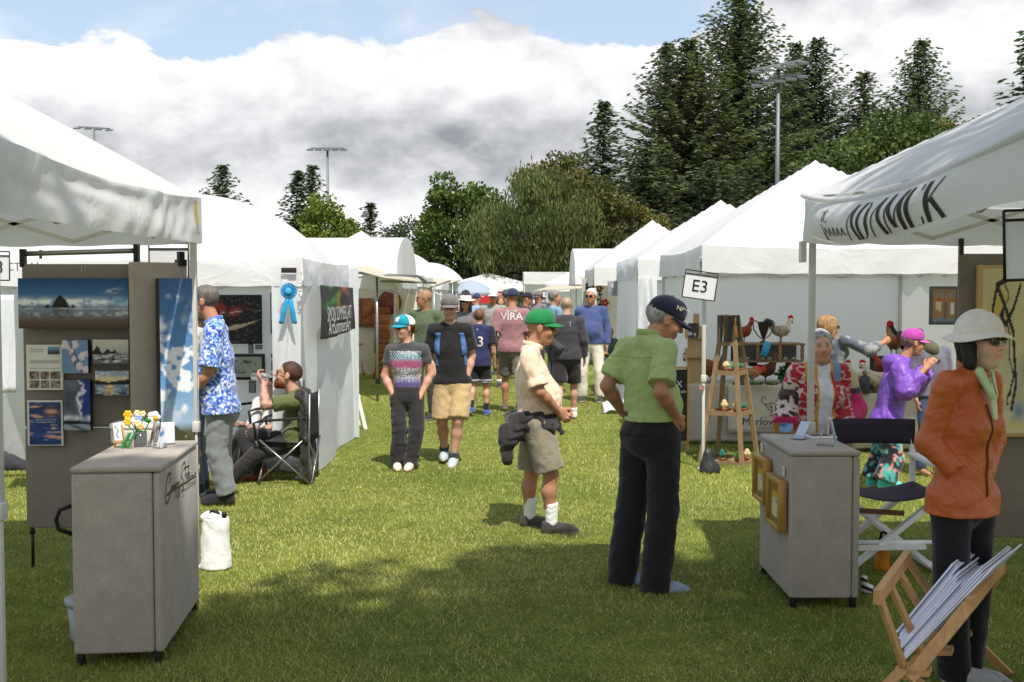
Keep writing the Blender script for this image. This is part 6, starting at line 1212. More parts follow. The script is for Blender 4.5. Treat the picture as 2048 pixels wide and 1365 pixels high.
# orange bottle
c = gnd(1764, 1140); t = thing('water_bottle', (c.x, c.y, 0), 'orange sports bottle with black spout on the grass under the chair', 'bottle'); mb = MB(); mb.lathe((0, 0, 0), [(0.042, 0), (0.045, 0.01), (0.045, 0.14), (0.038, 0.165), (0.025, 0.18)], 18); mb.build('flask', mat('orange_plastic', (206, 130, 30), 0.35, 0.05), t); mb = MB(); mb.lathe((0, 0, 0.18), [(0.026, 0), (0.026, 0.02), (0.012, 0.028)], 14); mb.tube([(-0.012, 0, 0.2), (-0.008, 0, 0.235), (0.012, 0, 0.24), (0.024, 0, 0.225)], 0.009, 7); mb.build('spout', BLACK, t)
c = gnd(1734, 1188); f = SDF(0.01); f.ell((0, 0, 0.035), (0.035, 0.04, 0.035)); f.ell((-0.01, 0.02, 0.08), (0.02, 0.02, 0.03)); f.fold(0.006, 60, (1, 0.2, 0.5), 2); f.clip((0, 0, 0.002), (0, 0, -1)); V, F = polygonise(f, 0.006); o = link('striped_cloth', mesh_np('striped_cloth', V, F, np.where((np.sin(V @ np.array([60, 20, 150.0])) > 0)[:, None], C_(220, 220, 218), C_(26, 26, 28))), CLOTH, loc=(c.x, c.y, 0)); tag(o, 'crumpled black and white striped cloth by the right pedestal foot', 'cloth')

# print browser bin
P1, P2_, B0, B1_, T0, T1 = (Vector(v) for v in ((1.42, 4.22, 0.565), (1.763, 4.86, 0.565), (1.575, 4.36, 0.215), (2.03, 4.97, 0.215), (1.85, 4.40, 0.48), (2.24, 4.98, 0.50)))
c0 = (B0 + B1_) / 2; c0.z = 0; t = thing('print_bin', c0, 'folding wooden browser bin for prints in the right foreground', 'print bin'); q = lambda p: p - c0; e = 0.04
mb = MB(); mb.bar(q(P1 - (P2_ - P1) * 0.02), q(P2_ + (P2_ - P1) * 0.02), 0.03, 0.055); mb.build('top_rail', WOOD, t)
for k in range(4): f_ = k / 3 * 0.94 + 0.03; mb = MB(); mb.bar(q(P1.lerp(P2_, f_)), q(B0.lerp(B1_, f_)), 0.042 if k in (0, 3) else 0.034, 0.018, (0.8, -0.5, 0)); mb.build('slat', WOOD, t)
for k in range(3): f_ = 0.06 + k * 0.42; mb = MB(); mb.bar(q(B0.lerp(B1_, f_)) + Vector((-0.04, 0.02, -0.01)), q(B0.lerp(B1_, f_)) + Vector((0.08, -0.04, 0.01)), 0.09, 0.02); mb.build('floor_slat', WOOD, t)
for A_, B_ in ((B0, T0), (B1_, T1)): mb = MB(); mb.bar(q(A_) + Vector((0.02, -0.01, -0.02)), q(B_), 0.05, 0.022, (0.5, 0.6, 0)); mb.build('side_rail', WOOD, t)
mb = MB(); mb.bar(q(T0), q(T1), 0.03, 0.05); mb.build('back_rail', WOOD, t); mb = MB(); mb.bar(q(B0 + Vector((0, 0, -0.01))), q(B1_ + Vector((0, 0, -0.01))), 0.04, 0.03); mb.build('hinge_bar', WOOD, t)
for A_ in (B0, B1_):
    for dx in (-0.22, 0.24): mb = MB(); mb.bar(q(A_) + Vector((0.0, 0, 0.02)), Vector((q(A_).x + dx, q(A_).y - 0.1 * dx, 0.0)), 0.04, 0.02, (0.5, 0.8, 0)); mb.build('leg', WOOD, t)
SLV = mat('print_in_clear_sleeve', (224, 224, 236), 0.22, 0.05, 6, spec=0.6)
g = np.random.default_rng(12); ax = (B1_ - B0).normalized(); ln = (T0 - B0).normalized(); nn = ax.cross(ln).normalized(); nn = nn if nn.x < 0 else -nn
for k in range(13):
    f_ = 0.10 + 0.045 * (k % 9) * 1.0; d = 0.014 + 0.0082 * k; o_ = B0 + ax * (0.05 + g.uniform(0, 0.05) + 0.012 * k) + nn * d + Vector((0, 0, 0.03)); hgt = (0.44 + g.uniform(-0.03, 0.03)) * (1.12 if k < 4 else 0.82); w = 0.52 - 0.006 * k; l2 = (ln + nn * (0.006 * k)).normalized()
    mb = MB(); a = o_; V = [a, a + ax * w, a + ax * w + l2 * hgt, a + l2 * hgt]; V2 = [v + nn * 0.0075 for v in V]; mb.add(V + V2, [(0, 1, 2, 3), (7, 6, 5, 4), (0, 4, 5, 1), (1, 5, 6, 2), (2, 6, 7, 3), (3, 7, 4, 0)]); cc = Vector((a.x, a.y, 0)); mb.v = [tuple(Vector(v) - cc) for v in mb.v]
    tag(mb.build('sleeved_print', SLV, loc=cc), 'matted print in a clear sleeve standing in the wooden browser bin', 'print', 'sleeved prints in the browser bin')

# ------------------------------------------------------------------ rooster booth
def chicken(label, loc, yaw, s, cb, cn, ct, comb=(186, 26, 28), tail=0.5, rooster=True, peck=0.0, group='rooster and hen sculptures'):
    s *= 0.88; t = thing('chicken_sculpture', loc, label, 'chicken sculpture', group, R(yaw)); a = np.array; n = lambda *v: a(v) * s      # faces local +x
    sd = int(abs(loc[0]) * 1000 + abs(loc[1]) * 313) % 999; g = np.random.default_rng(sd)
    hx, hz = 0.15 + 0.05 * peck, 0.345 - 0.14 * peck
    f = SDF(0.03); f.k = 0.03 * s; f.ell(n(0, 0, 0.175), n(0.115, 0.075, 0.082)); f.ell(n(0.06, 0, 0.19), n(0.07, 0.066, 0.08)); f.cap(n(0.085, 0, 0.22), n(hx - 0.02, 0, hz - 0.02), 0.052 * s, 0.03 * s, k=0.04 * s); f.ell(n(hx, 0, hz), n(0.034, 0.026, 0.028)); f.cap(n(-0.08, 0, 0.19), n(-0.135, 0, 0.235), 0.055 * s, 0.035 * s, k=0.04 * s)
    for sg in (-1, 1): f.ell(n(-0.015, sg * 0.066, 0.18), n(0.085, 0.018, 0.052), k=0.01 * s); f.cap(n(0.0, sg * 0.035, 0.12), n(0.005, sg * 0.035, 0.085), 0.03 * s, 0.014 * s)
    f.fold(0.005 * s, 90 / s, (1, 0, -0.4), sd, 1.2); B_, N_ = linA(cb), linA(cn)
    def cf(V):
        Q = V / s; m = np.clip((Q[:, 2] - 0.22) * 12 + (Q[:, 0] - 0.02) * 8, 0, 1)[:, None]; c = B_ * (1 - m) + N_ * m; return c * (1 + 0.45 * vnoise(V, 70 / s, sd) * (np.sin(Q[:, 0] * 160 + 40 * Q[:, 2]) > 0))[:, None].clip(0.3, 1.7)
    soft('body', f, 0.010 * max(s, 0.8), CLOTH, cf, t)
    mb = MB()
    for k in range(9 if rooster else 6):
        q = k / 8; a0 = R(55 + 75 * q) if rooster else R(60 + 40 * q); L_ = (0.13 + 0.05 * math.sin(3 * q)) * s * tail * 2; y = (k % 3 - 1) * 0.014 * s; p = Vector((-0.12 * s, y, 0.225 * s)); pts = [p]; ang = a0
        for j in range(5): ang += R(16) if rooster else R(3); pts.append(pts[-1] + Vector((-abs(math.cos(ang)) if ang < 1.57 else math.cos(ang), 0, math.sin(ang))) * L_ / 5)
        mb.tube(pts, [0.010 * s, 0.018 * s, 0.020 * s, 0.018 * s, 0.012 * s, 0.003 * s], 6)
    mb.build('tail', mat('feather_%d_%d_%d' % ct, ct, 0.45, 0.35, 20), t)
    mb = MB(); RC = mat('comb_red_%d_%d_%d' % comb, comb, 0.6, 0.15, 30)
    for k in range(6): a_ = k / 5; mb.blob(((hx + 0.028 - 0.062 * a_) * s, 0, (hz + 0.032 + 0.018 * math.sin(math.pi * a_)) * s), (0.011 * s, 0.008 * s, (0.026 if rooster else 0.016) * s), 7, 5)
    mb.blob(((hx + 0.0) * s, 0, (hz + 0.026) * s), (0.036 * s, 0.008 * s, 0.014 * s), 8, 5); mb.build('comb', RC, t)
    mb = MB(); [mb.blob(((hx + 0.02) * s, sg * 0.010 * s, (hz - 0.034) * s), (0.012 * s, 0.007 * s, 0.024 * s), 7, 5) for sg in (-1, 1)]; mb.blob((hx * s + 0.006 * s, 0, hz * s), (0.028 * s, 0.0275 * s, 0.017 * s), 8, 6); mb.build('wattle', RC, t)
    mb = MB(); mb.tube([((hx + 0.026) * s, 0, hz * s), ((hx + 0.056) * s, 0, (hz - 0.008) * s)], [0.010 * s, 0.002 * s], 7); mb.build('beak', mat('beak_horn', (190, 150, 90), 0.5), t)
    for sg in (-1, 1):
        mb = MB(); mb.tube([(0.005 * s, sg * 0.035 * s, 0.09 * s), (0.0, sg * 0.035 * s, 0.01 * s)], 0.007 * s, 6)
        for a_ in (-0.5, 0, 0.5, 3.1): mb.tube([(0, sg * 0.035 * s, 0.008 * s), (0.04 * s * math.cos(a_), sg * 0.035 * s + 0.04 * s * math.sin(a_), 0.004 * s)], 0.005 * s, 5)
        mb.build('leg', mat('leg_wire', (120, 96, 60), 0.5), t)
    return t
TY = 12.55; zt = at(1500, 768, TY).z; x0, x1 = at(1366, 800, TY).x, 4.05
t = thing('display_table', ((x0 + x1) / 2, TY + 0.3, 0), 'long display table under a pale linen cloth in the rooster booth', 'table'); hx = (x1 - x0) / 2; mb = MB(); mb.box((-hx + 0.02, -0.28, zt - 0.05), (hx - 0.02, 0.3, zt - 0.008)); mb.build('tabletop', WOOD, t)
for sx in (-1, 1):
    for sy in (-0.24, 0.26): mb = MB(); mb.tube([(sx * (hx - 0.08), sy, 0), (sx * (hx - 0.08), sy, zt - 0.05)], 0.018); mb.build('leg', STEEL, t)
LIN = mat('linen_cloth', (186, 178, 164), 0.9, 0.05, 30, bump=0.1, bscale=200)
g = np.random.default_rng(4)
def cl(u, v):
    x = -hx + 2 * hx * u
    if v < 0.25: return (x, 0.31 - 0.61 * v / 0.25, zt)
    w = (v - 0.25) / 0.75; return (x, -0.302 - 0.02 * w - 0.012 * w * math.sin(x * 16 + 2 * math.sin(x * 7)), zt - (zt - 0.03) * w)
mb = MB(); mb.grid(cl, 90, 24); mb.grid(lambda u, v: (-hx - 0.008 - 0.012 * v * math.sin(9 * u), -0.3 + 0.6 * u, zt - (zt - 0.03) * v), 16, 12); o = mb.build('tablecloth', LIN, loc=t.location, solid=0.004); tag(o, 'pale linen cloth hanging over the long display table', 'tablecloth')
t = thing('table_banner', (at(1560, 800, TY - 0.37).x, TY - 0.065, 0), 'off-white table banner with a hen drawing and lettering', 'banner'); w = 90 / FPX * TY; mb = MB(); mb.grid(lambda u, v: (-w + 2 * w * u, -0.002 * math.sin(9 * u), zt + 0.002 - 0.56 * v), 20, 10); mb.build('sheet', mat('offwhite_linen', (206, 200, 186), 0.9, 0.04, 30), t, solid=0.003)
IK = mat('charcoal_print', (74, 70, 66), 0.8)
HEN = [[(0.30, 0.62), (0.27, 0.72), (0.20, 0.70), (0.17, 0.60), (0.22, 0.50), (0.34, 0.44), (0.40, 0.48)], [(0.40, 0.48), (0.50, 0.50), (0.60, 0.48), (0.68, 0.56), (0.70, 0.68), (0.74, 0.72), (0.79, 0.70), (0.83, 0.66), (0.79, 0.62), (0.80, 0.50), (0.77, 0.38), (0.68, 0.29), (0.55, 0.25), (0.42, 0.29), (0.34, 0.38), (0.30, 0.50)], [(0.70, 0.72), (0.70, 0.80), (0.73, 0.76), (0.75, 0.83), (0.77, 0.76), (0.81, 0.79), (0.79, 0.71)], [(0.50, 0.25), (0.50, 0.12), (0.44, 0.10)], [(0.50, 0.12), (0.56, 0.10)], [(0.60, 0.26), (0.61, 0.13), (0.55, 0.12)], [(0.61, 0.13), (0.67, 0.11)], [(0.45, 0.44), (0.52, 0.36), (0.62, 0.38)], [(0.44, 0.40), (0.52, 0.31), (0.62, 0.34)]]
mb = MB()
for q in HEN: stroke_quads(mb, lambda a, b: Vector((a, -0.010, b)), [(-0.02 - 0.0 + (x - 0.5) * 0.36, zt - 0.215 + (y - 0.5) * 0.36) for x, y in q], 0.007, Vector())
mb.box((-0.13, -0.0105, zt - 0.375), (0.09, -0.0095, zt - 0.371)); mb.build('hen_drawing', IK, t); text_mesh('Marlowe & Co', 0.125, IK, t, Matrix.Translation((0.02, -0.010, zt - 0.43)) @ FACE); text_mesh('CHICKENS WORTH', 0.042, IK, t, Matrix.Translation((0.0, -0.010, zt - 0.50)) @ FACE)
# raised egg crate
CY = 12.75; cz0, cz1 = at(1530, 724, CY).z, at(1530, 686, CY).z; xa, xb = at(1466, 700, CY).x, at(1598, 700, CY).x; cx = (xa + xb) / 2; w = (xb - xa) / 2; t = thing('egg_crate_shelf', (cx, CY, 0), 'wooden crate shelf of eggs behind chicken wire', 'crate'); 
mb = MB(); mb.rbox((-w - 0.03, -0.17, cz1 - 0.02), (w + 0.03, 0.15, cz1), 0.004); mb.build('top_board', OLDWOOD, t); mb = MB(); mb.rbox((-w - 0.01, -0.15, cz0), (w + 0.01, 0.14, cz0 + 0.02), 0.004); mb.build('bottom_board', OLDWOOD, t)
for k in range(4): x = -w + 2 * w * k / 3; mb = MB(); mb.box((x - 0.018, -0.158, cz0 + 0.021), (x + 0.018, -0.135, cz1 - 0.021)); mb.build('divider', OLDWOOD, t)
mb = MB(); mb.box((-w, 0.11, cz0 + 0.021), (w, 0.13, cz1 - 0.021)); mb.build('back_board', mat('dark_wood', (60, 50, 42), 0.8, 0.2), t); mb = MB()
for k in range(30):
    x = -w + 2 * w * k / 30; mb.bar((x, -0.150, cz0 + 0.02), (x + 2 * w / 30 * 3, -0.150, cz1 - 0.02), 0.003); mb.bar((x + 2 * w / 30 * 3, -0.147, cz0 + 0.02), (x, -0.147, cz1 - 0.02), 0.003)
mb.build('chicken_wire', STEEL, t)
for k in range(2): x = (-1, 1)[k] * (w - 0.12); mb = MB(); mb.box((x - 0.03, -0.02, zt), (x + 0.03, 0.04, cz0 - 0.001)); mb.build('support_post', OLDWOOD, t)
for k, x in enumerate((-0.30, -0.24, -0.06, 0.02, 0.10, 0.20, 0.30)): tag(MB().blob((0, 0, 0.022), (0.028, 0.022, 0.022), 12, 8).build('egg', mat('eggshell', (206, 186, 160), 0.5, 0.08), loc=(cx + x, CY - 0.09, cz0 + 0.02)), 'pale egg lying in the wire-fronted crate shelf', 'egg', 'eggs in the crate shelf')
# trophy with ribbon
c = at(1527, 686, CY - 0.05); t = thing('trophy_cup', (c.x, CY - 0.05, cz1), 'dark two-handled metal trophy cup on the crate shelf', 'trophy'); TIN = mat('dark_tin', (70, 64, 62), 0.4, 0.25, 12, metal=0.6); mb = MB(); mb.lathe((0, 0, 0), [(0.045, 0), (0.045, 0.012), (0.012, 0.03), (0.02, 0.06), (0.055, 0.16), (0.072, 0.235), (0.078, 0.245), (0.07, 0.243)], 18); mb.build('cup', TIN, t)
for s_ in (-1, 1): mb = MB(); mb.tube([(s_ * 0.06, 0, 0.235), (s_ * 0.10, 0, 0.26), (s_ * 0.125, 0, 0.23), (s_ * 0.115, 0, 0.16), (s_ * 0.07, 0, 0.09), (s_ * 0.025, 0, 0.05)], 0.007, 6); mb.build('handle', TIN, t)
c = at(1531, 690, CY - 0.2); o = MB().grid(lambda u, v: ((u - 0.5) * 0.085 - 0.05 * v, -0.02 - 0.02 * math.sin(3 * v) , -0.16 * v + 0.01 * math.sin(4 * u)), 5, 12).build('blue_ribbon', BLU, loc=(c.x + 0.02, CY - 0.19, cz1 + 0.015), solid=0.003); tag(o, 'short bright blue ribbon draped over the crate shelf', 'ribbon')
WH, GY, BR, RD, DK = (200, 194, 180), (110, 106, 98), (120, 74, 46), (120, 50, 36), (44, 38, 40)
zs = lambda px, y, z: (at(px, 600, y).x, y, z)
chicken('white and grey rooster with dark tail on the crate shelf right of the trophy', zs(1562, CY - 0.02, cz1), 0, 0.88, (150, 140, 120), WH, (60, 64, 70), tail=0.55)
chicken('reddish rooster on the crate shelf half behind the ladder shelf', zs(1487, CY - 0.02, cz1), -40, 0.82, RD, (130, 70, 50), DK)
chicken('large speckled brown hen on the cloth left of the ladder shelf', zs(1424, TY + 0.05, zt), 150, 1.15, (120, 72, 50), (150, 100, 74), (110, 60, 40), tail=0.3, rooster=False, peck=0.5)
chicken('white hen with a red comb at the left end of the table', zs(1392, TY + 0.15, zt), 200, 1.0, WH, (216, 210, 200), WH, tail=0.35, rooster=False)
chicken('white hen peeking out right behind the E3 post', zs(1412, TY + 0.32, zt), 160, 1.05, (206, 196, 182), WH, (170, 150, 130), tail=0.35, rooster=False)
chicken('dark brown rooster with bright red head under the crate shelf', zs(1532, TY + 0.1, zt), -8, 0.95, (84, 48, 36), (110, 56, 40), DK, comb=(206, 40, 32), tail=0.45)
chicken('tan hen stooping with a red head right of the ladder shelf', zs(1505, TY - 0.08, zt), 12, 0.85, (160, 120, 84), (196, 60, 44), (150, 110, 80), comb=(206, 40, 32), rooster=False, peck=0.8, tail=0.3)
# moss, leafy plants on the table
for k, (px, r, lb) in enumerate(((1505, 0.09, 'clump of green moss right of the ladder shelf foot on the table'), (1545, 0.07, 'small clump of green moss under the crate shelf post'))):
    f = SDF(0.02); g = np.random.default_rng(k); [f.ell((g.normal(0, r * 0.9), g.normal(0, 0.03), 0.01), (r * 0.4, r * 0.4, 0.022)) for _ in range(9)]; f.fold(0.006, 90, (1, 0.3, 0.2), k); f.clip((0, 0, 0.001), (0, 0, -1)); V, F = polygonise(f, 0.009); o = link('moss', mesh_np('moss', V, F, C_(60, 84, 34) * (1 + 0.5 * vnoise(V, 80, 2))[:, None]), CLOTH, loc=zs(px, TY - 0.15, zt)); tag(o, lb, 'moss')
t = thing('leafy_plant', zs(1580, TY + 0.05, zt), 'bushy green plant on the table behind the woman in the patchwork jacket', 'plant'); g = np.random.default_rng(3); n = 240; u = unit(g, n); c = np.array([0, 0, 0.11]) + u * g.uniform(0.4, 1, (n, 1)) * np.array([0.15, 0.1, 0.11]); nv = np.cross(u, unit(g, n)); nv /= np.linalg.norm(nv, axis=1)[:, None]; link('foliage', leaf_mesh('foliage', c, u, nv, np.full(n, 0.06), np.full(n, 0.045), C_(52, 104, 42) * g.uniform(0.6, 1.4, (n, 1))), LEAF, t); mb = MB(); mb.lathe((0, 0, 0), [(0.05, 0), (0.06, 0.06), (0.05, 0.06)], 12); mb.build('pot', mat('terracotta', (170, 92, 60), 0.8, 0.1), t)
# ladder shelf
c = Vector((2.235, 11.25, 0)); zt2 = at(1468, 631, 11.2).z; t = thing('ladder_shelf', c, 'weathered wooden pyramid ladder shelf of potted felt plants', 'shelf', None, R(12)); hb, ht = 0.315, 0.075
cor = [(0, -1), (1, 0), (0, 1), (-1, 0)]
for a, b in cor: mb = MB(); mb.bar((a * hb, b * hb, 0), (a * ht, b * ht, zt2), 0.042, 0.03, (0.7, 0.7, 0)); mb.build('leg', OLDWOOD, t)
mb = MB(); mb.box((-0.07, -0.10, zt2 - 0.27), (0.055, -0.085, zt2)); mb.box((-0.115, -0.03, zt2 - 0.29), (-0.10, 0.07, zt2)); mb.build('head_board', mat('slate_board', (64, 58, 54), 0.7, 0.15), t)
mb = MB(); mb.tube([(0.005, -0.115, zt2 - 0.02), (0.0, -0.125, zt2 - 0.1)], 0.008); mb.tube([(0.0, -0.125, zt2 - 0.1), (0.01, -0.125, zt2 - 0.22)], [0.012, 0.024], 8); mb.build('tassel', mat('gold_cord', (196, 150, 80), 0.6, 0.2), t)
PG = mat('felt_green', (50, 116, 74), 0.9, 0.25, 30); TC = mat('terracotta_pot', (176, 100, 66), 0.8, 0.1); g = np.random.default_rng(9)
kk = 0; POS = ['left', 'front', 'right']
for sh, (z, nm) in enumerate(((at(1480, 925, 11.2).z, 'bottom'), (at(1480, 828, 11.2).z, 'third'), (at(1480, 748, 11.2).z, 'second'), (at(1490, 690, 11.2).z, 'top'))):
    r = hb + (ht - hb) * z / zt2 + 0.01; pc = [Vector((a * r, b * r, z)) for a, b in cor]; mb = MB(); mb.add([p * 0.96 + Vector((0, 0, 0.04 * z * 0 + 0.0)) for p in [Vector((p.x, p.y, z)) for p in pc]] , [(0, 1, 2, 3)]); mb.v = [(v[0], v[1], z) for v in mb.v]; mb.build('shelf_board', OLDWOOD, t, solid=0.015)
    for i in range(4): mb = MB(); mb.bar(pc[i] + Vector((0, 0, 0.012)), pc[(i + 1) % 4] + Vector((0, 0, 0.012)), 0.016, 0.045); mb.build('shelf_rail', OLDWOOD, t)
    for i, (fx, fy) in enumerate(((-0.42, -0.42), (0.0, -0.62), (0.42, -0.40))):
        if nm == 'top' and i != 1: continue
        M = Matrix.Rotation(R(12), 3, 'Z') @ Vector((fx * r, fy * r, 0)); tt = thing('potted_felt_plant', (c.x + M.x, c.y + M.y, z + 0.012), '%s potted felt plant on the %s shelf of the ladder' % (POS[i], nm) if nm != 'top' else 'only potted felt plant on the top shelf of the ladder', 'potted plant', 'potted felt plants on the ladder'); mb = MB(); mb.lathe((0, 0, 0), [(0.022, 0), (0.03, 0.045), (0.032, 0.05), (0.026, 0.05)], 12); mb.build('pot', TC, tt); mb = MB(); h_ = g.uniform(0.03, 0.075); col = [PG, mat('felt_lime', (110, 176, 80), 0.9, 0.2), mat('felt_cream', (206, 186, 140), 0.9, 0.2), mat('felt_teal', (40, 104, 90), 0.9, 0.2)][int(g.integers(4))]
        mb.blob((0, 0, 0.055 + h_ * 0.5), (0.03, 0.03, h_ * 0.6 + 0.012), 10, 7); [mb.blob((0.026 * math.cos(q * 1.26), 0.026 * math.sin(q * 1.26), 0.06 + 0.4 * h_), (0.014, 0.014, 0.02), 7, 5) for q in range(5)]; mb.build('plant', col, tt)
# cardboard rack, chalkboard, black weight bag at the E3 post
CB = mat('kraft_cardboard', (176, 148, 112), 0.9, 0.06); t = thing('card_rack', zs(1391, TY + 0.02, zt), 'tall kraft cardboard rack with pockets at the left end of the table', 'rack'); mb = MB(); mb.box((-0.085, 0, 0), (0.085, 0.02, 0.66)); mb.box((-0.02, 0.0205, 0.6), (0.05, 0.03, 0.80)); mb.build('back', CB, t)
for z in (0.30, 0.52): mb = MB(); mb.box((-0.12, -0.05, z), (0.12, -0.001, z + 0.11)); mb.build('pocket', CB, t)
picture_part(lambda U, V: mixm(np.tile(C_(60, 58, 60), (len(U), 1)), (V < 0.5) & (ns(U, V, 14, 3) > 0), C_(190, 190, 190)), (-0.09, -0.054, 0.525), (1, 0, 0), (0, 0, 1), 0.12, 0.17, 14, 18, t, 'leaflet')
c = gnd(1345, 905); t = thing('chalkboard', (at(1348, 800, 11.9).x, 11.9, 0), 'wood framed chalkboard half hidden behind the man in the green polo', 'chalkboard', None, R(20)); mb = MB(); mb.box((-0.16, 0, 0.12), (0.16, 0.012, 0.90)); mb.build('slate', mat('chalk_slate', (44, 46, 48), 0.8, 0.1), t); mb = MB(); [mb.bar(a, b, 0.025) for a, b in (((-0.17, 0, 0), (-0.17, 0, 0.93)), ((0.17, 0, 0), (0.17, 0, 0.93)), ((-0.18, 0, 0.92), (0.18, 0, 0.92)), ((-0.18, 0, 0.1), (0.18, 0, 0.1)))]; mb.build('frame', WOOD, t); text_mesh('X', 0.10, PAPER, t, Matrix.Translation((0.06, -0.008, 0.74)) @ FACE); text_mesh('mt. ash', 0.05, PAPER, t, Matrix.Translation((0.07, -0.008, 0.66)) @ FACE)
c = gnd(1419, 946); f = SDF(0.03); f.cap((0, 0, 0.03), (-0.02, 0, 0.19), 0.10, 0.045, n=(0, 1, 0), kn=0.75); f.fold(0.010, 40, (1, 0.3, 0.25), 6, 1.5); f.clip((0, 0, 0.002), (0, 0, -1)); V, F = polygonise(f, 0.009); o = link('weight_bag', mesh_np('weight_bag', V, F, np.tile(C_(44, 44, 46), (len(V), 1))), NYLON, loc=(c.x, c.y, 0)); tag(o, 'black weight bag tied to the foot of the E3 post', 'bag')
tag(MB().box((-0.028, -0.05, 0.79), (0.028, 0.012, 0.83)).build('post_clamp', mat('red_grey_clamp', (150, 120, 110), 0.5), loc=(at(1402, 700, 10.72).x + 0.01, 10.77, 0)), 'plastic clamp on the E3 post', 'clamp')
# second table and chickens on the right of the rooster booth
T2 = (at(1790, 700, 12.2).x, 12.2); t = thing('side_table', (T2[0], T2[1], 0), 'cloth covered side table at the right of the rooster booth', 'table'); mb = MB(); mb.box((-0.55, -0.3, 0.60), (0.4, 0.3, 0.64)); mb.build('tabletop', OLDWOOD, t); mb = MB(); mb.grid(lambda u, v: (-0.56 + 0.97 * u, -0.31 - 0.015 * v * math.sin(u * 24), 0.645 - 0.60 * v), 40, 10); mb.grid(lambda u, v: (-0.565, 0.3 - 0.6 * u, 0.645 - 0.6 * v), 10, 8); mb.build('cloth', LIN, t, solid=0.004)
t = thing('wooden_crate', (at(1795, 690, 12.3).x, 12.3, 0.642), 'upturned wooden crate under the pair of roosters', 'crate'); mb = MB(); mb.box((-0.27, -0.12, 0.0), (0.27, 0.12, 0.36)); mb.build('box', mat('dark_wood', (60, 50, 42)), t)
for z in (0.0, 0.14, 0.28): mb = MB(); mb.box((-0.29, -0.145, z), (0.29, -0.122, z + 0.10)); mb.build('slat', OLDWOOD, t)
mb = MB(); mb.box((-0.30, -0.15, 0.362), (0.30, 0.14, 0.38)); mb.build('lid', mat('dark_lid', (60, 46, 36), 0.7, 0.2), t)
chicken('brown rooster standing on the crate at the left of the pair', (at(1788, 690, 12.28).x, 12.28, 1.024), 100, 1.0, BR, (150, 110, 70), (110, 60, 40), tail=0.4)
chicken('black rooster with large red comb on the crate at the right of the pair', (at(1806, 690, 12.36).x, 12.36, 1.024), 160, 1.08, DK, (40, 36, 40), (30, 30, 34), tail=0.4)
chicken('white and red hen beside the woman in the purple raincoat', (at(1750, 700, 12.0).x, 12.0, 0.645), 170, 1.0, (196, 180, 160), WH, (150, 130, 110), rooster=False, tail=0.3)
chicken('cream hen with red comb left of the slate jar', (at(1716, 700, 12.05).x, 12.05, 0.645), 200, 1.0, (200, 184, 160), (210, 196, 176), WH, rooster=False, tail=0.3)
chicken('small red-brown hen near the elbow of the woman in the denim jacket', (at(1768, 700, 12.1).x, 12.1, 0.80), 180, 0.8, RD, (150, 70, 50), RD, rooster=False, tail=0.3)
t = thing('slate_jar', (at(1730, 740, 11.9).x, 11.9, 0.645), 'dark slate jar with a small brown bird figure on top', 'jar'); mb = MB(); mb.lathe((0, 0, 0), [(0.05, 0), (0.055, 0.1), (0.05, 0.18), (0.03, 0.185)], 14); mb.build('jar', mat('slate_glaze', (62, 68, 74), 0.5, 0.1), t); mb = MB(); mb.blob((0, 0, 0.215), (0.03, 0.03, 0.032)); mb.build('figure', OLDWOOD, t)
def p_jewel(U, V): c = np.tile(C_(150, 112, 70), (len(U), 1)); n = ns(U, V, 14, 3, 1, 0.5); c = mixm(c, (V > 0.72) & (np.sin(U * 34) > 0.3) & (V < 0.92), C_(120, 130, 134)); c = mixm(c, (V < 0.62) & (V > 0.2) & (np.abs(U - 0.25) < 0.14) & (n > -0.3), C_(196, 180, 160)); c = mixm(c, (V < 0.62) & (V > 0.1) & (np.abs(U - 0.55) < 0.09), C_(120, 90, 80)); c = mixm(c, (V < 0.6) & (V > 0.22) & (np.abs(U - 0.85) < 0.08), C_(196, 206, 196)); c = mixm(c, (V < 0.14), C_(110, 120, 130)); return mixm(c, (np.abs(U - 0.3) < 0.05) & (np.abs(V - 0.66) < 0.04), C_(176, 36, 30))
picture('grey framed board of small felt ornaments on the tent wall', (1857, 573, 1914, 650), 11.95, p_jewel, 0.03, frame=(84, 84, 88), fw=0.03, name='ornament_board', cat='framed board')
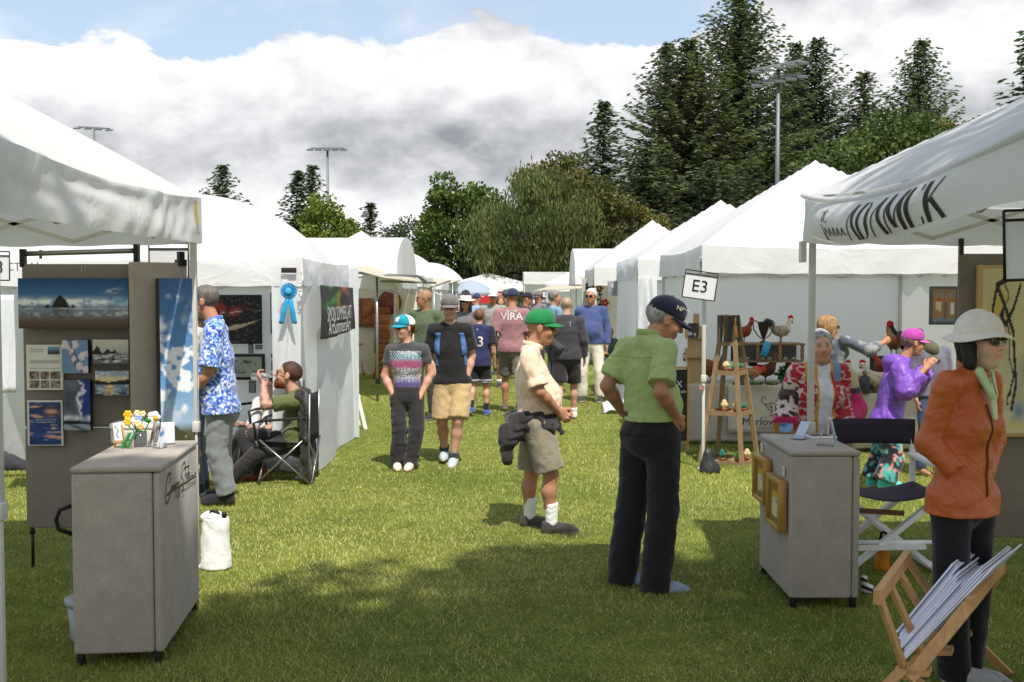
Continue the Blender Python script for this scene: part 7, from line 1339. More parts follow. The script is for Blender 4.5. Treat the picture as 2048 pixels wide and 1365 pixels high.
# metal flowers on the display wall of the farther right tent
FY = 26.5; t = thing('exhibit_stand', (at(1190, 600, FY).x, FY, 0), 'grey display wall with metal flowers in the farther right tent', 'display wall'); 
for k, (a, b) in enumerate(((1164, 1176), (1177, 1193), (1194, 1250))): mb = MB(); o0 = t.location.x; mb.box((at(a, 600, FY).x - o0, 0, 0.1), (at(b, 600, FY).x - o0 - 0.01, 0.04, 2.05)); mb.build('wall_board', mat('pale_grey_board_%d' % k, ((176, 172, 166), (150, 146, 138), (206, 204, 200))[k], 0.8), t)
g = np.random.default_rng(6)
for k, (px, py, cl_, lb) in enumerate(((1178, 573, (40, 40, 44), 'dark metal flower high on the left of the grey display wall'), (1198, 577, (120, 60, 40), 'copper metal flower high on the right of the grey display wall'), (1210, 606, (150, 40, 40), 'red metal rose at the right of the grey display wall'), (1200, 640, (110, 70, 50), 'rusty metal flower low on the grey display wall'), (1184, 600, (60, 70, 60), 'dark green metal flower in the middle of the grey display wall'))):
    c = at(px, py, FY - 0.12); tt = thing('metal_flower', (c.x, FY - 0.12, 0), lb, 'metal flower', 'metal flowers'); mb = MB(); [mb.blob((0.06 * math.cos(q * 1.256), 0, c.z + 0.06 * math.sin(q * 1.256)), (0.05, 0.02, 0.035), 7, 5) for q in range(5)]; mb.build('bloom', mat('metal_bloom_%d' % k, cl_, 0.4, 0.2, metal=0.4), tt); mb = MB(); mb.tube([(0, 0, c.z - 0.04), (0.05, 0.02, c.z - 0.3), (-0.02, 0.05, c.z - 0.6)], 0.012, 5); [mb.blob((0.03 * (-1) ** q, 0, c.z - 0.15 - 0.12 * q), (0.06, 0.012, 0.025), 6, 4) for q in range(4)]; mb.build('stem', DARKM, tt)
picture('grey framed picture in the second tent past the E3 sign', (1215, 562, 1234, 592), 19.0, p_rocks, 0.04, frame=(140, 140, 144), fw=0.06)
board('distant booth board lettered E9 on the right row', at(1094, 588, 30.5), 0.24, 0.2, 'E9')
# ------------------------------------------------------------------ people
def project(ctx, origin, d, key='top_sdf', off=0.004, reach=0.6):
    """first hit of the garment surface along d (relative coordinates), lifted a little"""
    f = ctx[key]; P = np.asarray(origin, float); t = np.zeros(len(P)); d = nrm(d)
    for _ in range(40): t += np.clip(f(P + t[:, None] * d), -0.02, 0.05) * 0.7; t = np.minimum(t, reach)
    return P + (t - off)[:, None] * d
def front_print(ctx, name, body, size, cen, sgn, material, squeeze=1.0, sub=True):
    """lettering laid on the chest (sgn 1) or back (-1) of the garment"""
    cu = bpy.data.curves.new(name, 'FONT'); cu.body = body; cu.size = size; cu.align_x = 'CENTER'; cu.align_y = 'CENTER'; cu.resolution_u = 2; o = bpy.data.objects.new('tmp', cu); COL.objects.link(o); me = bpy.data.meshes.new_from_object(o); bpy.data.objects.remove(o)
    bm = bmesh.new(); bm.from_mesh(me); bmesh.ops.triangulate(bm, faces=bm.faces[:]); bmesh.ops.subdivide_edges(bm, edges=[e for e in bm.edges if e.calc_length() > size * 0.15], cuts=2, use_grid_fill=False); bmesh.ops.triangulate(bm, faces=bm.faces[:]); bm.to_mesh(me); bm.free()
    co = np.array([v.co[:2] for v in me.vertices]); d = -ctx['fwd'] * sgn; rx = -ctx['right'] * sgn; P0 = np.asarray(cen) - d * 0.45; P = P0 + np.outer(co[:, 0] * squeeze, rx) + np.outer(co[:, 1], ctx['up']); Q = project(ctx, P, d); me.vertices.foreach_set('co', Q.astype(np.float32).ravel()); me.update(); me.name = name
    return link(name, me, material, ctx['root'])
def strap(ctx, name, pts, w, material, sgn=1, th=0.012, key='top_sdf', joint='chest'):
    d = -ctx['fwd'] * sgn; rx = ctx['right']; J = ctx['J']; fine = []
    for a, b in zip(pts[:-1], pts[1:]): fine += [np.array(a) * (1 - k / 8) + np.array(b) * k / 8 for k in range(8)]
    fine.append(np.array(pts[-1])); V = []
    for p in fine: V += [np.asarray(J[joint]) + rx * (p[0] + s_ * w / 2) + ctx['up'] * p[1] - d * 0.45 for s_ in (-1, 0, 1)]
    Q = project(ctx, np.array(V), d, key, off=th * 0.6); n = len(fine); F = [(i * 3 + j, i * 3 + j + 1, i * 3 + j + 4, i * 3 + j + 3) for i in range(n - 1) for j in range(2)]
    mb = MB(); mb.add(Q, F, True); return mb.build(name, material, ctx['root'], solid=th)
K = lambda *c: linA(c)

# man in green polo and navy cap
base, J = px_pose(1295, 6.45, dict(head=(1330, 640, 0.02), neck=(1296, 672, 0.0), shR=(1330, 700, -0.14), shL=(1254, 697, 0.14), elR=(1322, 785, -0.26), wrR=(1352, 832, -0.13), elL=(1214, 772, 0.10), wrL=(1246, 826, 0.22), pelvis=(1302, 852, 0), hipL=(1278, 868, 0.06), hipR=(1326, 868, -0.06), knL=(1263, 1012, 0.07), knR=(1326, 1022, -0.08), anL=(1246, 1146, 0.09), anR=(1312, 1164, -0.09)))
root, cx = person('man in lime green polo and black trousers with hands on hips', base, J, 62, 1.8, head_yaw=82, head_pitch=20, skin='deep', vox=0.0065, w=1.06, belly=0.02, toes=(88, 84), hands=(((0.4, 0.3, -0.6), (1, 0, 0), 0.3), ((0.35, 0.45, -0.75), (-0.6, 0.7, 0.2), 0.5)),
    top=dict(c=(160, 178, 112), sleeve=0.40, flare=0.022, hem=-0.035, loose=0.014, collar=(154, 172, 106), fold=0.006, name='polo_shirt', wf=1.06), bottom=dict(c=(36, 34, 36), loose=0.022, flare=0.018, belt=(96, 52, 36), fold=0.008, waist=0.10, drop=0.05), shoes=dict(c=(150, 164, 186), sole=(150, 146, 138)), hair=dict(style='short', c=(150, 146, 140), t=0.006), hat=dict(type='cap', c=(30, 32, 50), tilt=4))
SEAM = mat('black_twill_seam', (20, 19, 20), 0.9)
for s_ in (0.075, -0.07): strap(cx, 'back_pocket', [(s_ - 0.055, -0.03), (s_ + 0.055, -0.035)], 0.001, SEAM, -1, 0.006, 'bottom_sdf', 'pelvis')
strap(cx, 'yoke_seam', [(-0.17, 0.135), (0.0, 0.125), (0.17, 0.135)], 0.004, mat('polo_seam', (130, 148, 90), 0.9), -1, 0.003)
cap = [c for c in root.children if c.name.startswith('cap')][0]
M = Matrix.Translation(Vector(J['head'] + cx['HM'] @ np.array([0.095, 0.035, 0.085]))) @ Matrix([list(cx['HM'][i, [1, 2, 0]]) + [0] for i in range(3)] + [[0, 0, 0, 1]]); o = text_mesh('N/', 0.04, mat('cap_stitch', (206, 210, 160), 0.7), cap, M @ Matrix.Rotation(R(-22), 4, 'X'), name='cap_emblem'); o2 = text_mesh('Mountain', 0.012, mat('cap_stitch'), cap, M @ Matrix.Rotation(R(-22), 4, 'X') @ Matrix.Translation((0.042, 0.006, 0)), name='cap_lettering')

# man in green cap, cream polo, grey shorts, jacket round the waist
base, J = px_pose(1085, 8.0, dict(head=(1082, 656, 0), neck=(1062, 692, 0), shR=(1058, 716, -0.19), shL=(1064, 716, 0.19), elR=(1080, 784, -0.25), wrR=(1116, 822, -0.14), elL=(1090, 784, 0.22), wrL=(1118, 824, -0.02), pelvis=(1070, 832, 0), hipL=(1070, 846, 0.09), hipR=(1074, 846, -0.09), knL=(1064, 945, 0.12), knR=(1102, 950, -0.10), anL=(1059, 1034, 0.12), anR=(1103, 1046, -0.10)))
root, cx = person('man in green cap and cream polo with a dark jacket tied round his waist', base, J, 90, 1.72, head_yaw=92, head_pitch=4, skin='deep', vox=0.0075, w=1.12, belly=0.05, toes=(100, 92), hands=(((0.7, -0.5, -0.3), (0, -1, 0), 0.7), ((0.6, 0.3, -0.5), (-0.3, 1, 0), 0.8)),
    top=dict(c=lambda V, k: np.tile(K(226, 196, 170), (len(V), 1)), sleeve=0.42, flare=0.018, hem=-0.02, loose=0.012, collar=(228, 204, 178), fold=0.008, name='polo_shirt'), bottom=dict(c=(138, 128, 112), hem=0.46, loose=0.018, flare=0.032, fold=0.008), shoes=dict(c=(70, 66, 64), sole=(120, 114, 106)), socks=dict(c=(222, 222, 220), h=0.15), hair=dict(style=None, c=(120, 110, 100), stubble=0.25), hat=dict(type='cap', c=(30, 118, 66), tilt=-4), glasses='sun')
f = SDF(0.03); pv = J['pelvis']; f.cap(pv + [0, 0, -0.03], pv + [0, 0, 0.05], 0.185, 0.178, n=(1, 0, 0), kn=0.84); f.clip(pv + [0, 0, 0.07], (-0.25, 0, 1)); f.cap(pv + [-0.10, -0.09, 0.0], pv + [-0.19, -0.13, -0.15], 0.085, 0.07); f.cap(pv + [-0.21, -0.12, -0.10], pv + [-0.20, -0.13, -0.30], 0.06, 0.04); f.cap(pv + [-0.06, -0.14, 0.02], pv + [0.10, -0.15, -0.06], 0.05, 0.05, n=(0, 1, 0), kn=0.6); f.cap(pv + [-0.15, 0.05, 0.0], pv + [-0.14, -0.05, -0.12], 0.07, 0.06); f.cap(pv + [0.12, -0.12, -0.02], pv + [0.18, -0.1, -0.09], 0.04, 0.03); f.fold(0.012, 36, (0.6, 0.2, 0.8), 3, 1.6)
soft('tied_jacket', f, 0.0085, CLOTH, K(54, 52, 52), root)

# woman in teal cap
base, J = px_pose(812, 10.75, dict(head=(809, 656, 0), neck=(814, 684, 0.01), shR=(782, 699, 0), shL=(847, 698, 0), elR=(769, 752, 0.04), wrR=(790, 798, -0.045), elL=(862, 748, 0.04), wrL=(838, 798, -0.045), pelvis=(814, 786, 0), hipR=(797, 797, 0), hipL=(831, 797, 0), knR=(799, 862, -0.03), knL=(834, 858, -0.03), anR=(794, 924, 0.02), anL=(822, 924, -0.02)))
def dots(V, k):
    c = np.tile(K(76, 74, 78), (len(V), 1)); z = (V - k['J']['pelvis']) @ k['up']; x = V[:, 0]; q = np.clip(z / 0.44, 0, 1.2); col = ramp(q, (0.0, (92, 74, 150)), (0.22, (96, 78, 160)), (0.36, (206, 206, 214)), (0.52, (206, 206, 214)), (0.60, (176, 60, 110)), (0.70, (150, 60, 100)), (0.80, (110, 160, 166)), (0.95, (200, 206, 208)))
    p = 0.026; u = x / p + 0.5 * (np.floor(z / (p * 0.8)) % 2); m = (np.hypot((u % 1) - 0.5, ((z / (p * 0.8)) % 1 - 0.5) * 0.8) < 0.40) & (V[:, 1] < k['J']['chest'][1] + 0.03) & (q < 0.93) & (np.abs(x) < 0.155); return mixm(c, m * 0.95, col)
person('woman in teal and white cap with dotted grey t-shirt, hands in pockets', base, J, 182, 1.60, head_yaw=232, head_pitch=0, skin='pink', vox=0.0085, w=1.04, female=True, toes=(190, 172), hands=('pocket', 'pocket'), top=dict(c=dots, sleeve=0.27, flare=0.010, hem=-0.01, loose=0.006, fold=0.003, name='t_shirt'), bottom=dict(c=(50, 48, 50), loose=0.012, flare=0.014, fold=0.010, waist=0.07, drop=0.045), shoes=dict(c=(206, 196, 184), sole=(196, 150, 90)), hair=dict(style='pulled', c=(88, 56, 40), t=0.006, bun=-0.03), hat=dict(type='cap', c=(30, 140, 160), bc=(36, 142, 166), fn=lambda Q: np.where((Q[:, 1] < -0.005)[:, None], K(224, 224, 224), np.where(((np.abs(Q[:, 0]) < 0.035) & (Q[:, 2] > 0.07) & (Q[:, 2] < 0.115))[:, None], K(214, 220, 224), K(30, 140, 160)))), glasses='sun')

# man in black t-shirt
base, J = px_pose(900, 11.1, dict(head=(899, 616, 0), neck=(900, 646, 0.01), shR=(867, 660, 0), shL=(933, 660, 0), elR=(857, 714, 0.05), wrR=(880, 768, -0.045), elL=(944, 712, 0.05), wrL=(930, 770, -0.045), pelvis=(905, 762, 0), hipR=(888, 774, 0), hipL=(922, 774, 0), knR=(884, 842, -0.03), knL=(916, 842, -0.10), anR=(889, 902, 0.16), anL=(907, 916, -0.06)))
root, cx = person('man in plain black t-shirt, khaki shorts and grey cap walking towards the camera', base, J, 180, 1.79, head_yaw=178, skin='fair', vox=0.0085, w=1.0, toes=(186, 180), hands=('pocket', 'pocket'), top=dict(c=(34, 33, 34), sleeve=0.36, flare=0.022, hem=0.02, loose=0.014, fold=0.006, name='t_shirt'), bottom=dict(c=(184, 158, 116), hem=0.47, loose=0.02, flare=0.03, fold=0.008), shoes=dict(c=(176, 186, 190), sole=(206, 206, 204)), socks=dict(c=(60, 66, 70), h=0.06), hair=dict(style='short', c=(70, 54, 42), t=0.004), hat=dict(type='cap', c=(112, 108, 104), tilt=3), glasses='wire')
BS = mat('blue_webbing', (70, 108, 160), 0.7, 0.2, 40)
for s_ in (-1, 1): strap(cx, 'backpack_strap', [(s_ * 0.115, 0.165), (s_ * 0.135, 0.06), (s_ * 0.140, -0.06)], 0.05, BS); strap(cx, 'strap_webbing', [(s_ * 0.142, -0.06), (s_ * 0.150, -0.17)], 0.018, BS, th=0.006)
f = SDF(0.03); c = cx['J']['chest']; f.cap(c + [0, 0.19, 0.10], c + [0, 0.2, -0.18], 0.12, 0.13, n=(0, 1, 0), kn=0.6); soft('backpack', f, 0.012, CLOTH, K(60, 84, 120), root)

# woman in orange jacket
base, J = px_pose(1925, 4.85, dict(head=(1962, 684, -0.02), neck=(1942, 740, 0.0), shR=(1896, 768, -0.10), shL=(1976, 760, 0.10), elR=(1858, 886, -0.06), wrR=(1912, 944, -0.13), elL=(1984, 880, 0.16), wrL=(1966, 950, 0.02), pelvis=(1926, 990, 0), hipR=(1902, 1012, -0.05), hipL=(1950, 1012, 0.05), knR=(1902, 1170, -0.09), knL=(1948, 1168, 0.07), anR=(1912, 1334, -0.05), anL=(1938, 1332, 0.09)))
root, cx = person('woman in orange jacket, pale bucket hat and sunglasses in the right foreground', base, J, 140, 1.66, head_yaw=148, head_pitch=-3, skin='asian', vox=0.006, w=0.98, female=True, toes=(125, 110), hands=('pocket', 'pocket'), top=dict(c=(184, 92, 42), sleeve=1.0, flare=0.006, hem=0.085, loose=0.010, fold=0.006, m=NYLON, name='jacket', neck=0.07, collar=(184, 92, 42), wf=1.16), bottom=dict(c=(32, 30, 32), loose=0.010, flare=0.012, fold=0.005, drop=0.05), shoes=dict(c=(176, 176, 176), sole=(206, 206, 206)), hair=dict(style='bob', c=(30, 26, 28), t=0.008, len=0.10), hat=dict(type='bucket', c=(226, 219, 206), bc=(226, 219, 206), rb=0.150, drop=0.035), glasses='sun')
f = SDF(0.015); n_ = J['neck']; fw, rt = cx['fwd'], cx['right']; f.cap(n_ + fw * 0.06 + rt * 0.04, n_ + fw * 0.105 + rt * 0.012 - [0, 0, 0.10], 0.022, 0.014); f.cap(n_ + fw * 0.06 - rt * 0.04, n_ + fw * 0.105 - rt * 0.012 - [0, 0, 0.10], 0.022, 0.014); f.cap(n_ + fw * 0.1 - [0, 0, 0.08], n_ + fw * 0.115 - [0, 0, 0.2], 0.016, 0.012); soft('inner_shirt', f, 0.006, CLOTH, K(196, 214, 170), root)
strap(cx, 'zip', [(0.0, 0.10), (0.0, -0.02), (0.0, -0.16), (0.0, -0.30)], 0.012, mat('zip_tape', (96, 44, 20), 0.5), th=0.005)
mb = MB(); HX = lambda x, y, z: Vector(J['head'] + cx['HM'] @ np.array([x, y, z])); mb.tube([HX(0.082, 0.03, 0.03), HX(0.075, 0.05, -0.08), HX(0.045, 0.075, -0.14), HX(0.03, 0.09, -0.23)], 0.003, 5); mb.tube([HX(0.045, 0.075, -0.13), HX(0.045, 0.075, -0.15)], 0.006, 6); mb.build('chin_cord', mat('cord_tan', (150, 132, 106), 0.8), root)

# man in blue flowered shirt
base, J = px_pose(440, 9.0, dict(head=(408, 603, 0), neck=(430, 642, 0), shL=(428, 662, -0.18), shR=(438, 662, 0.18), elL=(418, 742, -0.24), wrL=(384, 790, -0.2), elR=(420, 745, 0.22), wrR=(384, 780, 0.14), pelvis=(440, 808, 0), hipL=(438, 820, -0.09), hipR=(442, 820, 0.09), knL=(434, 905, -0.10), knR=(442, 908, 0.09), anL=(452, 988, -0.08), anR=(448, 980, 0.10)))
person('grey-haired man in blue flowered shirt behind the left tent post', base, J, 275, 1.82, head_yaw=272, head_pitch=6, skin='tan', vox=0.008, w=1.18, belly=0.03, toes=(272, 278), top=dict(c=lambda V, k: mixm(mixm(np.tile(K(50, 84, 176), (len(V), 1)), np.clip(vnoise(V, 110, 3) * 2.6, 0, 1), K(130, 166, 226)), np.clip((vnoise(V, 150, 8) - 0.2) * 4, 0, 1), K(216, 226, 240)), sleeve=0.46, flare=0.03, hem=0.07, loose=0.02, fold=0.006, name='shirt', collar=(90, 124, 200)), bottom=dict(c=(124, 128, 130), loose=0.016, flare=0.012, fold=0.007), shoes=dict(c=(40, 40, 44), sole=(60, 58, 60)), hair=dict(style='short', c=(96, 88, 80), t=0.008), glasses='wire')
base, J = px_pose(392, 9.5, {}, stand(1.70, 265, female=True)); person('person in dotted white shirt and grey hat seen only between panel and post', base, J, 265, 1.70, skin='tan', vox=0.013, female=True, top=dict(c=lambda V, k: mixm(np.tile(K(196, 194, 188), (len(V), 1)), vnoise(V, 120, 4) > 0.75, K(110, 108, 104)), sleeve=0.4, name='shirt'), bottom=dict(c=(86, 92, 112)), shoes=dict(c=(50, 50, 50), sole=(60, 60, 60)), hat=dict(type='bucket', c=(110, 112, 116), bc=(110, 112, 116), rb=0.15, drop=0.03), hair=dict(style='bob', c=(96, 72, 54)))

# seated pair
base, J = px_pose(560, 10.1, dict(head=(576, 750, -0.02), neck=(590, 782, 0), shL=(594, 802, -0.17), shR=(588, 800, 0.17), elL=(530, 812, -0.25), wrL=(527, 768, -0.12), elR=(558, 850, 0.22), wrR=(520, 862, 0.12), pelvis=(592, 876, 0), hipL=(588, 882, -0.09), hipR=(584, 880, 0.09), knL=(512, 908, -0.14), knR=(486, 872, 0.08), anL=(452, 964, -0.16), anR=(520, 948, 0.02), chest=(592, 830, 0)))
person('bearded seated man in olive t-shirt drinking from a bottle', base, J, 270, 1.8, head_yaw=268, head_pitch=-14, skin='pink', vox=0.008, tattoo=True, toes=(268, 262), hands=(((-0.35, 0.2, 0.55), (0.6, 0.0, 0.3), 0.9), 'down'), beard=(112, 62, 38), top=dict(c=(88, 98, 58), sleeve=0.38, flare=0.02, hem=0.06, loose=0.012, fold=0.008, name='t_shirt'), bottom=dict(c=(50, 48, 50), loose=0.012, fold=0.006, seat=False), shoes=dict(c=(122, 62, 38), sole=(70, 52, 38), high=0.06), hair=dict(style='short', c=(70, 46, 34), t=0.006), glasses='sun', foot_pitch=(0, 0))
p = at(521, 753, 10.0); t = thing('drink_bottle', p, 'clear plastic water bottle raised by the seated man', 'bottle'); mb = MB(); mb.lathe((0, 0, 0), [(0.022, -0.085), (0.032, -0.08), (0.033, 0.0), (0.031, 0.05), (0.014, 0.09), (0.013, 0.105)], 14, 'x'); mb.build('plastic', CLEAR, t)
base, J = px_pose(520, 10.75, dict(head=(548, 772, 0), neck=(548, 796, 0.02), shL=(518, 806, -0.10), shR=(562, 806, 0.14), elL=(505, 850, -0.2), wrL=(498, 864, -0.32), elR=(520, 858, -0.05), wrR=(480, 848, -0.22), pelvis=(545, 872, 0.02), hipL=(540, 880, -0.07), hipR=(546, 880, 0.1), knL=(495, 890, -0.34), knR=(480, 886, -0.1), anL=(485, 940, -0.3), anR=(470, 935, -0.08)))
person('seated person in white shirt half hidden behind the drinking man', base, J, 250, 1.7, head_yaw=240, skin='fair', vox=0.011, tattoo=True, top=dict(c=(206, 206, 208), sleeve=0.66, hem=0.04, name='shirt'), bottom=dict(c=(40, 38, 40), seat=False), shoes=dict(c=(40, 38, 38), sole=(50, 50, 50)), hair=dict(style='short', c=(34, 28, 28)), glasses='sun')
def camp_chair(label, c, rz, arm=0.62):
    t = thing('camp_chair', c, label, 'chair', 'folding camp chairs', R(rz)); FB = mat('black_camp_fabric', (40, 38, 40), 0.85, 0.15, 20)     # faces local -y
    for x in (-0.26, 0.26):
        mb = MB(); mb.tube([(x, -0.25, 0.02), (x, 0.24, 0.46)], 0.010); mb.tube([(x, 0.27, 0.02), (x, -0.22, 0.44)], 0.010); mb.build('leg', STEEL, t); mb = MB(); mb.tube([(x, 0.26, 0.05), (x, 0.28, 0.88)], 0.010); mb.build('back_upright', STEEL, t); mb = MB(); mb.tube([(x, -0.25, 0.44), (x, -0.27, arm - 0.02), (x, -0.2, arm), (x, 0.27, arm + 0.03)], 0.014); mb.build('armrest', FB, t)
    for y in (-0.25, 0.27): mb = MB(); mb.tube([(-0.26, y, 0.02), (0.26, y, 0.42)], 0.010); mb.tube([(0.26, y + 0.02, 0.02), (-0.26, y + 0.02, 0.42)], 0.010); mb.build('cross_leg', STEEL, t)
    mb = MB(); mb.grid(lambda u, v: (-0.25 + 0.5 * u, -0.24 + 0.48 * v, 0.43 - 0.06 * math.sin(math.pi * u) - 0.03 * v), 12, 8); mb.build('seat', FB, t, solid=0.006); mb = MB(); mb.grid(lambda u, v: (-0.26 + 0.52 * u, 0.27 + 0.03 * math.sin(math.pi * u), 0.42 + 0.46 * v), 12, 6); mb.build('backrest', FB, t, solid=0.008); return t
camp_chair('folding camp chair under the drinking man', (at(574, 900, 10.1).x, 10.1, 0), -90).scale = (0.92, 0.92, 0.94); camp_chair('folding camp chair under the person in the white shirt', (at(535, 900, 10.8).x, 10.85, 0), -60)
f = SDF(0.03); f.cap((0, -0.2, 0.78), (0, 0.2, 0.78), 0.05, 0.05, n=(0, 0, 1), kn=1.4); f.cap((0.03, -0.2, 0.78), (0.06, -0.18, 0.10), 0.05, 0.07, n=(1, 0, 0), kn=0.6); f.cap((0.03, 0.1, 0.78), (0.06, 0.1, 0.16), 0.06, 0.09, n=(1, 0, 0), kn=0.6); f.cap((0.03, -0.05, 0.7), (0.07, -0.05, 0.12), 0.06, 0.09, n=(1, 0, 0), kn=0.6); f.fold(0.014, 30, (0.2, 1, 0.3), 4, 1.6); V, F = polygonise(f, 0.011); o = link('draped_jacket', mesh_np('draped_jacket', V, F, np.tile(K(46, 42, 42), (len(V), 1))), CLOTH, loc=(at(606, 850, 10.1).x, 10.1, 0)); tag(o, 'dark jacket hung over the back of the camp chair', 'jacket')
c = gnd(588, 940); f = SDF(0.02); f.ell((0, 0, 0.09), (0.13, 0.1, 0.10)); f.fold(0.012, 40, (1, 0.4, 0.6), 2, 1.5); f.clip((0, 0, 0.003), (0, 0, -1)); V, F = polygonise(f, 0.010); o = link('plastic_bag', mesh_np('plastic_bag', V, F, np.tile(K(206, 208, 214), (len(V), 1))), NYLON, loc=(c.x, 10.6, 0)); tag(o, 'crumpled white plastic bag under the camp chair', 'bag')
tag(MB().box((-0.9, -0.6, 0.004), (0.7, 0.6, 0.012)).build('ground_mat', mat('grey_mat', (96, 98, 104), 0.9, 0.2, 30), loc=(at(470, 900, 11.2).x, 11.2, 0)), 'grey woven floor mat in front of the seated pair', 'mat')
f = SDF(0.03); f.ell((0, 0, 0.14), (0.2, 0.15, 0.15)); f.ell((0.1, 0.02, 0.28), (0.12, 0.1, 0.1)); f.fold(0.015, 30, (1, 0.3, 0.7), 9, 1.6); f.clip((0, 0, 0.013), (0, 0, -1)); V, F = polygonise(f, 0.013); o = link('dark_bag', mesh_np('dark_bag', V, F, np.tile(K(36, 34, 36), (len(V), 1))), CLOTH, loc=(at(464, 900, 10.7).x, 10.75, 0)); tag(o, 'dark bag lying on the mat beside the seated pair', 'bag')
f = SDF(0.03); f.cap((-0.2, 0, 0.12), (0.25, 0, 0.02), 0.14, 0.05, n=(0, 1, 0), kn=1.2); f.fold(0.012, 24, (1, 0.2, 0.5), 9, 1.6); f.clip((0, 0, 0.003), (0, 0, -1)); V, F = polygonise(f, 0.013); p = gnd(8, 940); o = link('dark_tarp', mesh_np('dark_tarp', V, F, np.tile(K(52, 52, 58), (len(V), 1))), CLOTH, loc=(p.x, p.y, 0)); tag(o, 'dark cloth bundle on the grass at the far left edge', 'bundle')

# ---- people further down the aisle
def passer(label, px, Y, H, yaw, pose, **k):
    base, J = px_pose(px, Y, {}, stand(H, yaw, female=k.get('female', False), **pose)); k.setdefault('vox', max(0.010, Y / 1100)); k.setdefault('shoes', dict(c=(50, 48, 50), sole=(180, 178, 174))); return person(label, base, J, yaw, H, **k)
passer('white-haired man in blue henley and white trousers facing the camera', 1182, 17.3, 1.80, 192, dict(arms=('down', 'behind'), stance=0.13), skin='tan', w=1.12, belly=0.03, head_yaw=205, hands=('down', None), top=dict(c=(70, 84, 128), sleeve=0.97, hem=0.06, loose=0.014, name='henley_shirt'), bottom=dict(c=(214, 206, 190), loose=0.016, flare=0.012, fold=0.008), hair=dict(style='short', c=(206, 200, 188), t=0.008), glasses='sun')
rt_, cx = passer('cropped-haired man in dark grey sweater and shorts walking away', 1133, 14.9, 1.68, 4, dict(arms=('behind', 'down'), stride=0.22), skin='fair', w=1.15, hands=(None, 'down'), top=dict(c=(62, 60, 64), sleeve=0.95, hem=0.10, loose=0.016, name='sweater', fold=0.006), bottom=dict(c=(48, 44, 46), hem=0.46, loose=0.018, flare=0.03), shoes=dict(c=(206, 202, 196), sole=(120, 104, 92)), socks=dict(c=(214, 214, 212), h=0.08), hair=dict(style=None, c=(150, 136, 118), stubble=0.7), foot_pitch=(35, 0))
front_print(cx, 'back_tab', 'I', 0.10, cx['J']['chest'] + cx['up'] * 0.08 + cx['right'] * 0.05, -1, mat('reflective_tab', (170, 170, 172), 0.4), 0.5)
passer('grey-haired man in pale denim shirt looking right', 1107, 19.0, 1.76, 60, dict(arms='front'), skin='tan', head_yaw=85, top=dict(c=(120, 150, 176), sleeve=0.9, name='denim_shirt'), bottom=dict(c=(70, 74, 84)), hair=dict(style='short', c=(120, 112, 104), t=0.014))
passer('small child in grey t-shirt beside the bluish curtain', 1218, 18.0, 1.16, 150, dict(arms='front'), skin='tan', top=dict(c=(86, 98, 100), sleeve=0.45, hem=0.05, name='t_shirt'), bottom=dict(c=(60, 64, 76), hem=0.48), shoes=dict(c=(150, 110, 150), sole=(200, 190, 200)), hair=dict(style='short', c=(104, 84, 70), t=0.016), glasses='wire')
rt_, cx = passer('man in faded pink t-shirt and navy cap walking away', 1024, 15.8, 1.78, 2, dict(arms=('down', 'front'), stride=-0.2), skin='tan', w=1.12, head_yaw=-30, top=dict(c=(150, 110, 112), sleeve=0.46, flare=0.026, hem=0.10, loose=0.018, name='t_shirt'), bottom=dict(c=(116, 112, 102), hem=0.46, flare=0.03), shoes=dict(c=(92, 84, 76), sole=(150, 128, 100)), hat=dict(type='cap', c=(46, 54, 78)), hair=dict(style=None, c=(70, 54, 46), stubble=0.6), foot_pitch=(30, 0))
WHT = mat('white_shirt_print', (214, 208, 206), 0.8); front_print(cx, 'back_lettering', 'VIRA', 0.15, cx['J']['chest'] + cx['up'] * 0.09, -1, WHT, 1.0); front_print(cx, 'back_lettering', 'IN THE', 0.05, cx['J']['chest'] + cx['up'] * 0.17, -1, WHT)
rt_, cx = passer('boy in navy basketball jersey numbered 23 walking away', 958, 15.4, 1.50, 12, dict(arms=('front', 'down'), stride=0.12), skin='fair', vox=0.011, top=dict(c=lambda V, k: mixm(np.tile(K(44, 48, 86), (len(V), 1)), np.abs((V - k['J']['chest']) @ k['right']) > 0.165, K(40, 40, 44)), sleeve=0.42, hem=0.14, loose=0.02, name='jersey', wf=1.12), bottom=dict(c=lambda V, k: mixm(np.tile(K(32, 32, 38), (len(V), 1)), (np.sin(V[:, 2] * 190) > 0.2) & (V[:, 2] < 0.52) & (V[:, 2] > 0.46), K(206, 190, 206)), hem=0.44, flare=0.03), shoes=dict(c=(60, 90, 170), sole=(214, 216, 222)), socks=dict(c=(38, 38, 42), h=0.13), hair=dict(style='short', c=(104, 76, 52), t=0.014))
front_print(cx, 'back_number', '23', 0.20, cx['J']['chest'] - cx['up'] * 0.05, -1, WHT, 1.0); front_print(cx, 'neck_emblem', 'x', 0.05, cx['J']['chest'] + cx['up'] * 0.13, -1, WHT)
passer('man in grey t-shirt, white cap and sunglasses facing the camera', 986, 20.0, 1.78, 182, dict(arms=('behind', 'behind'), stride=0.1), skin='tan', hands=(None, None), top=dict(c=(142, 142, 136), sleeve=0.42, name='t_shirt'), bottom=dict(c=(40, 40, 42), hem=0.44, flare=0.03), hat=dict(type='cap', c=(224, 224, 222)), glasses='sun', hair=dict(style='short', c=(80, 70, 62), t=0.004), socks=dict(c=(206, 206, 204), h=0.06))
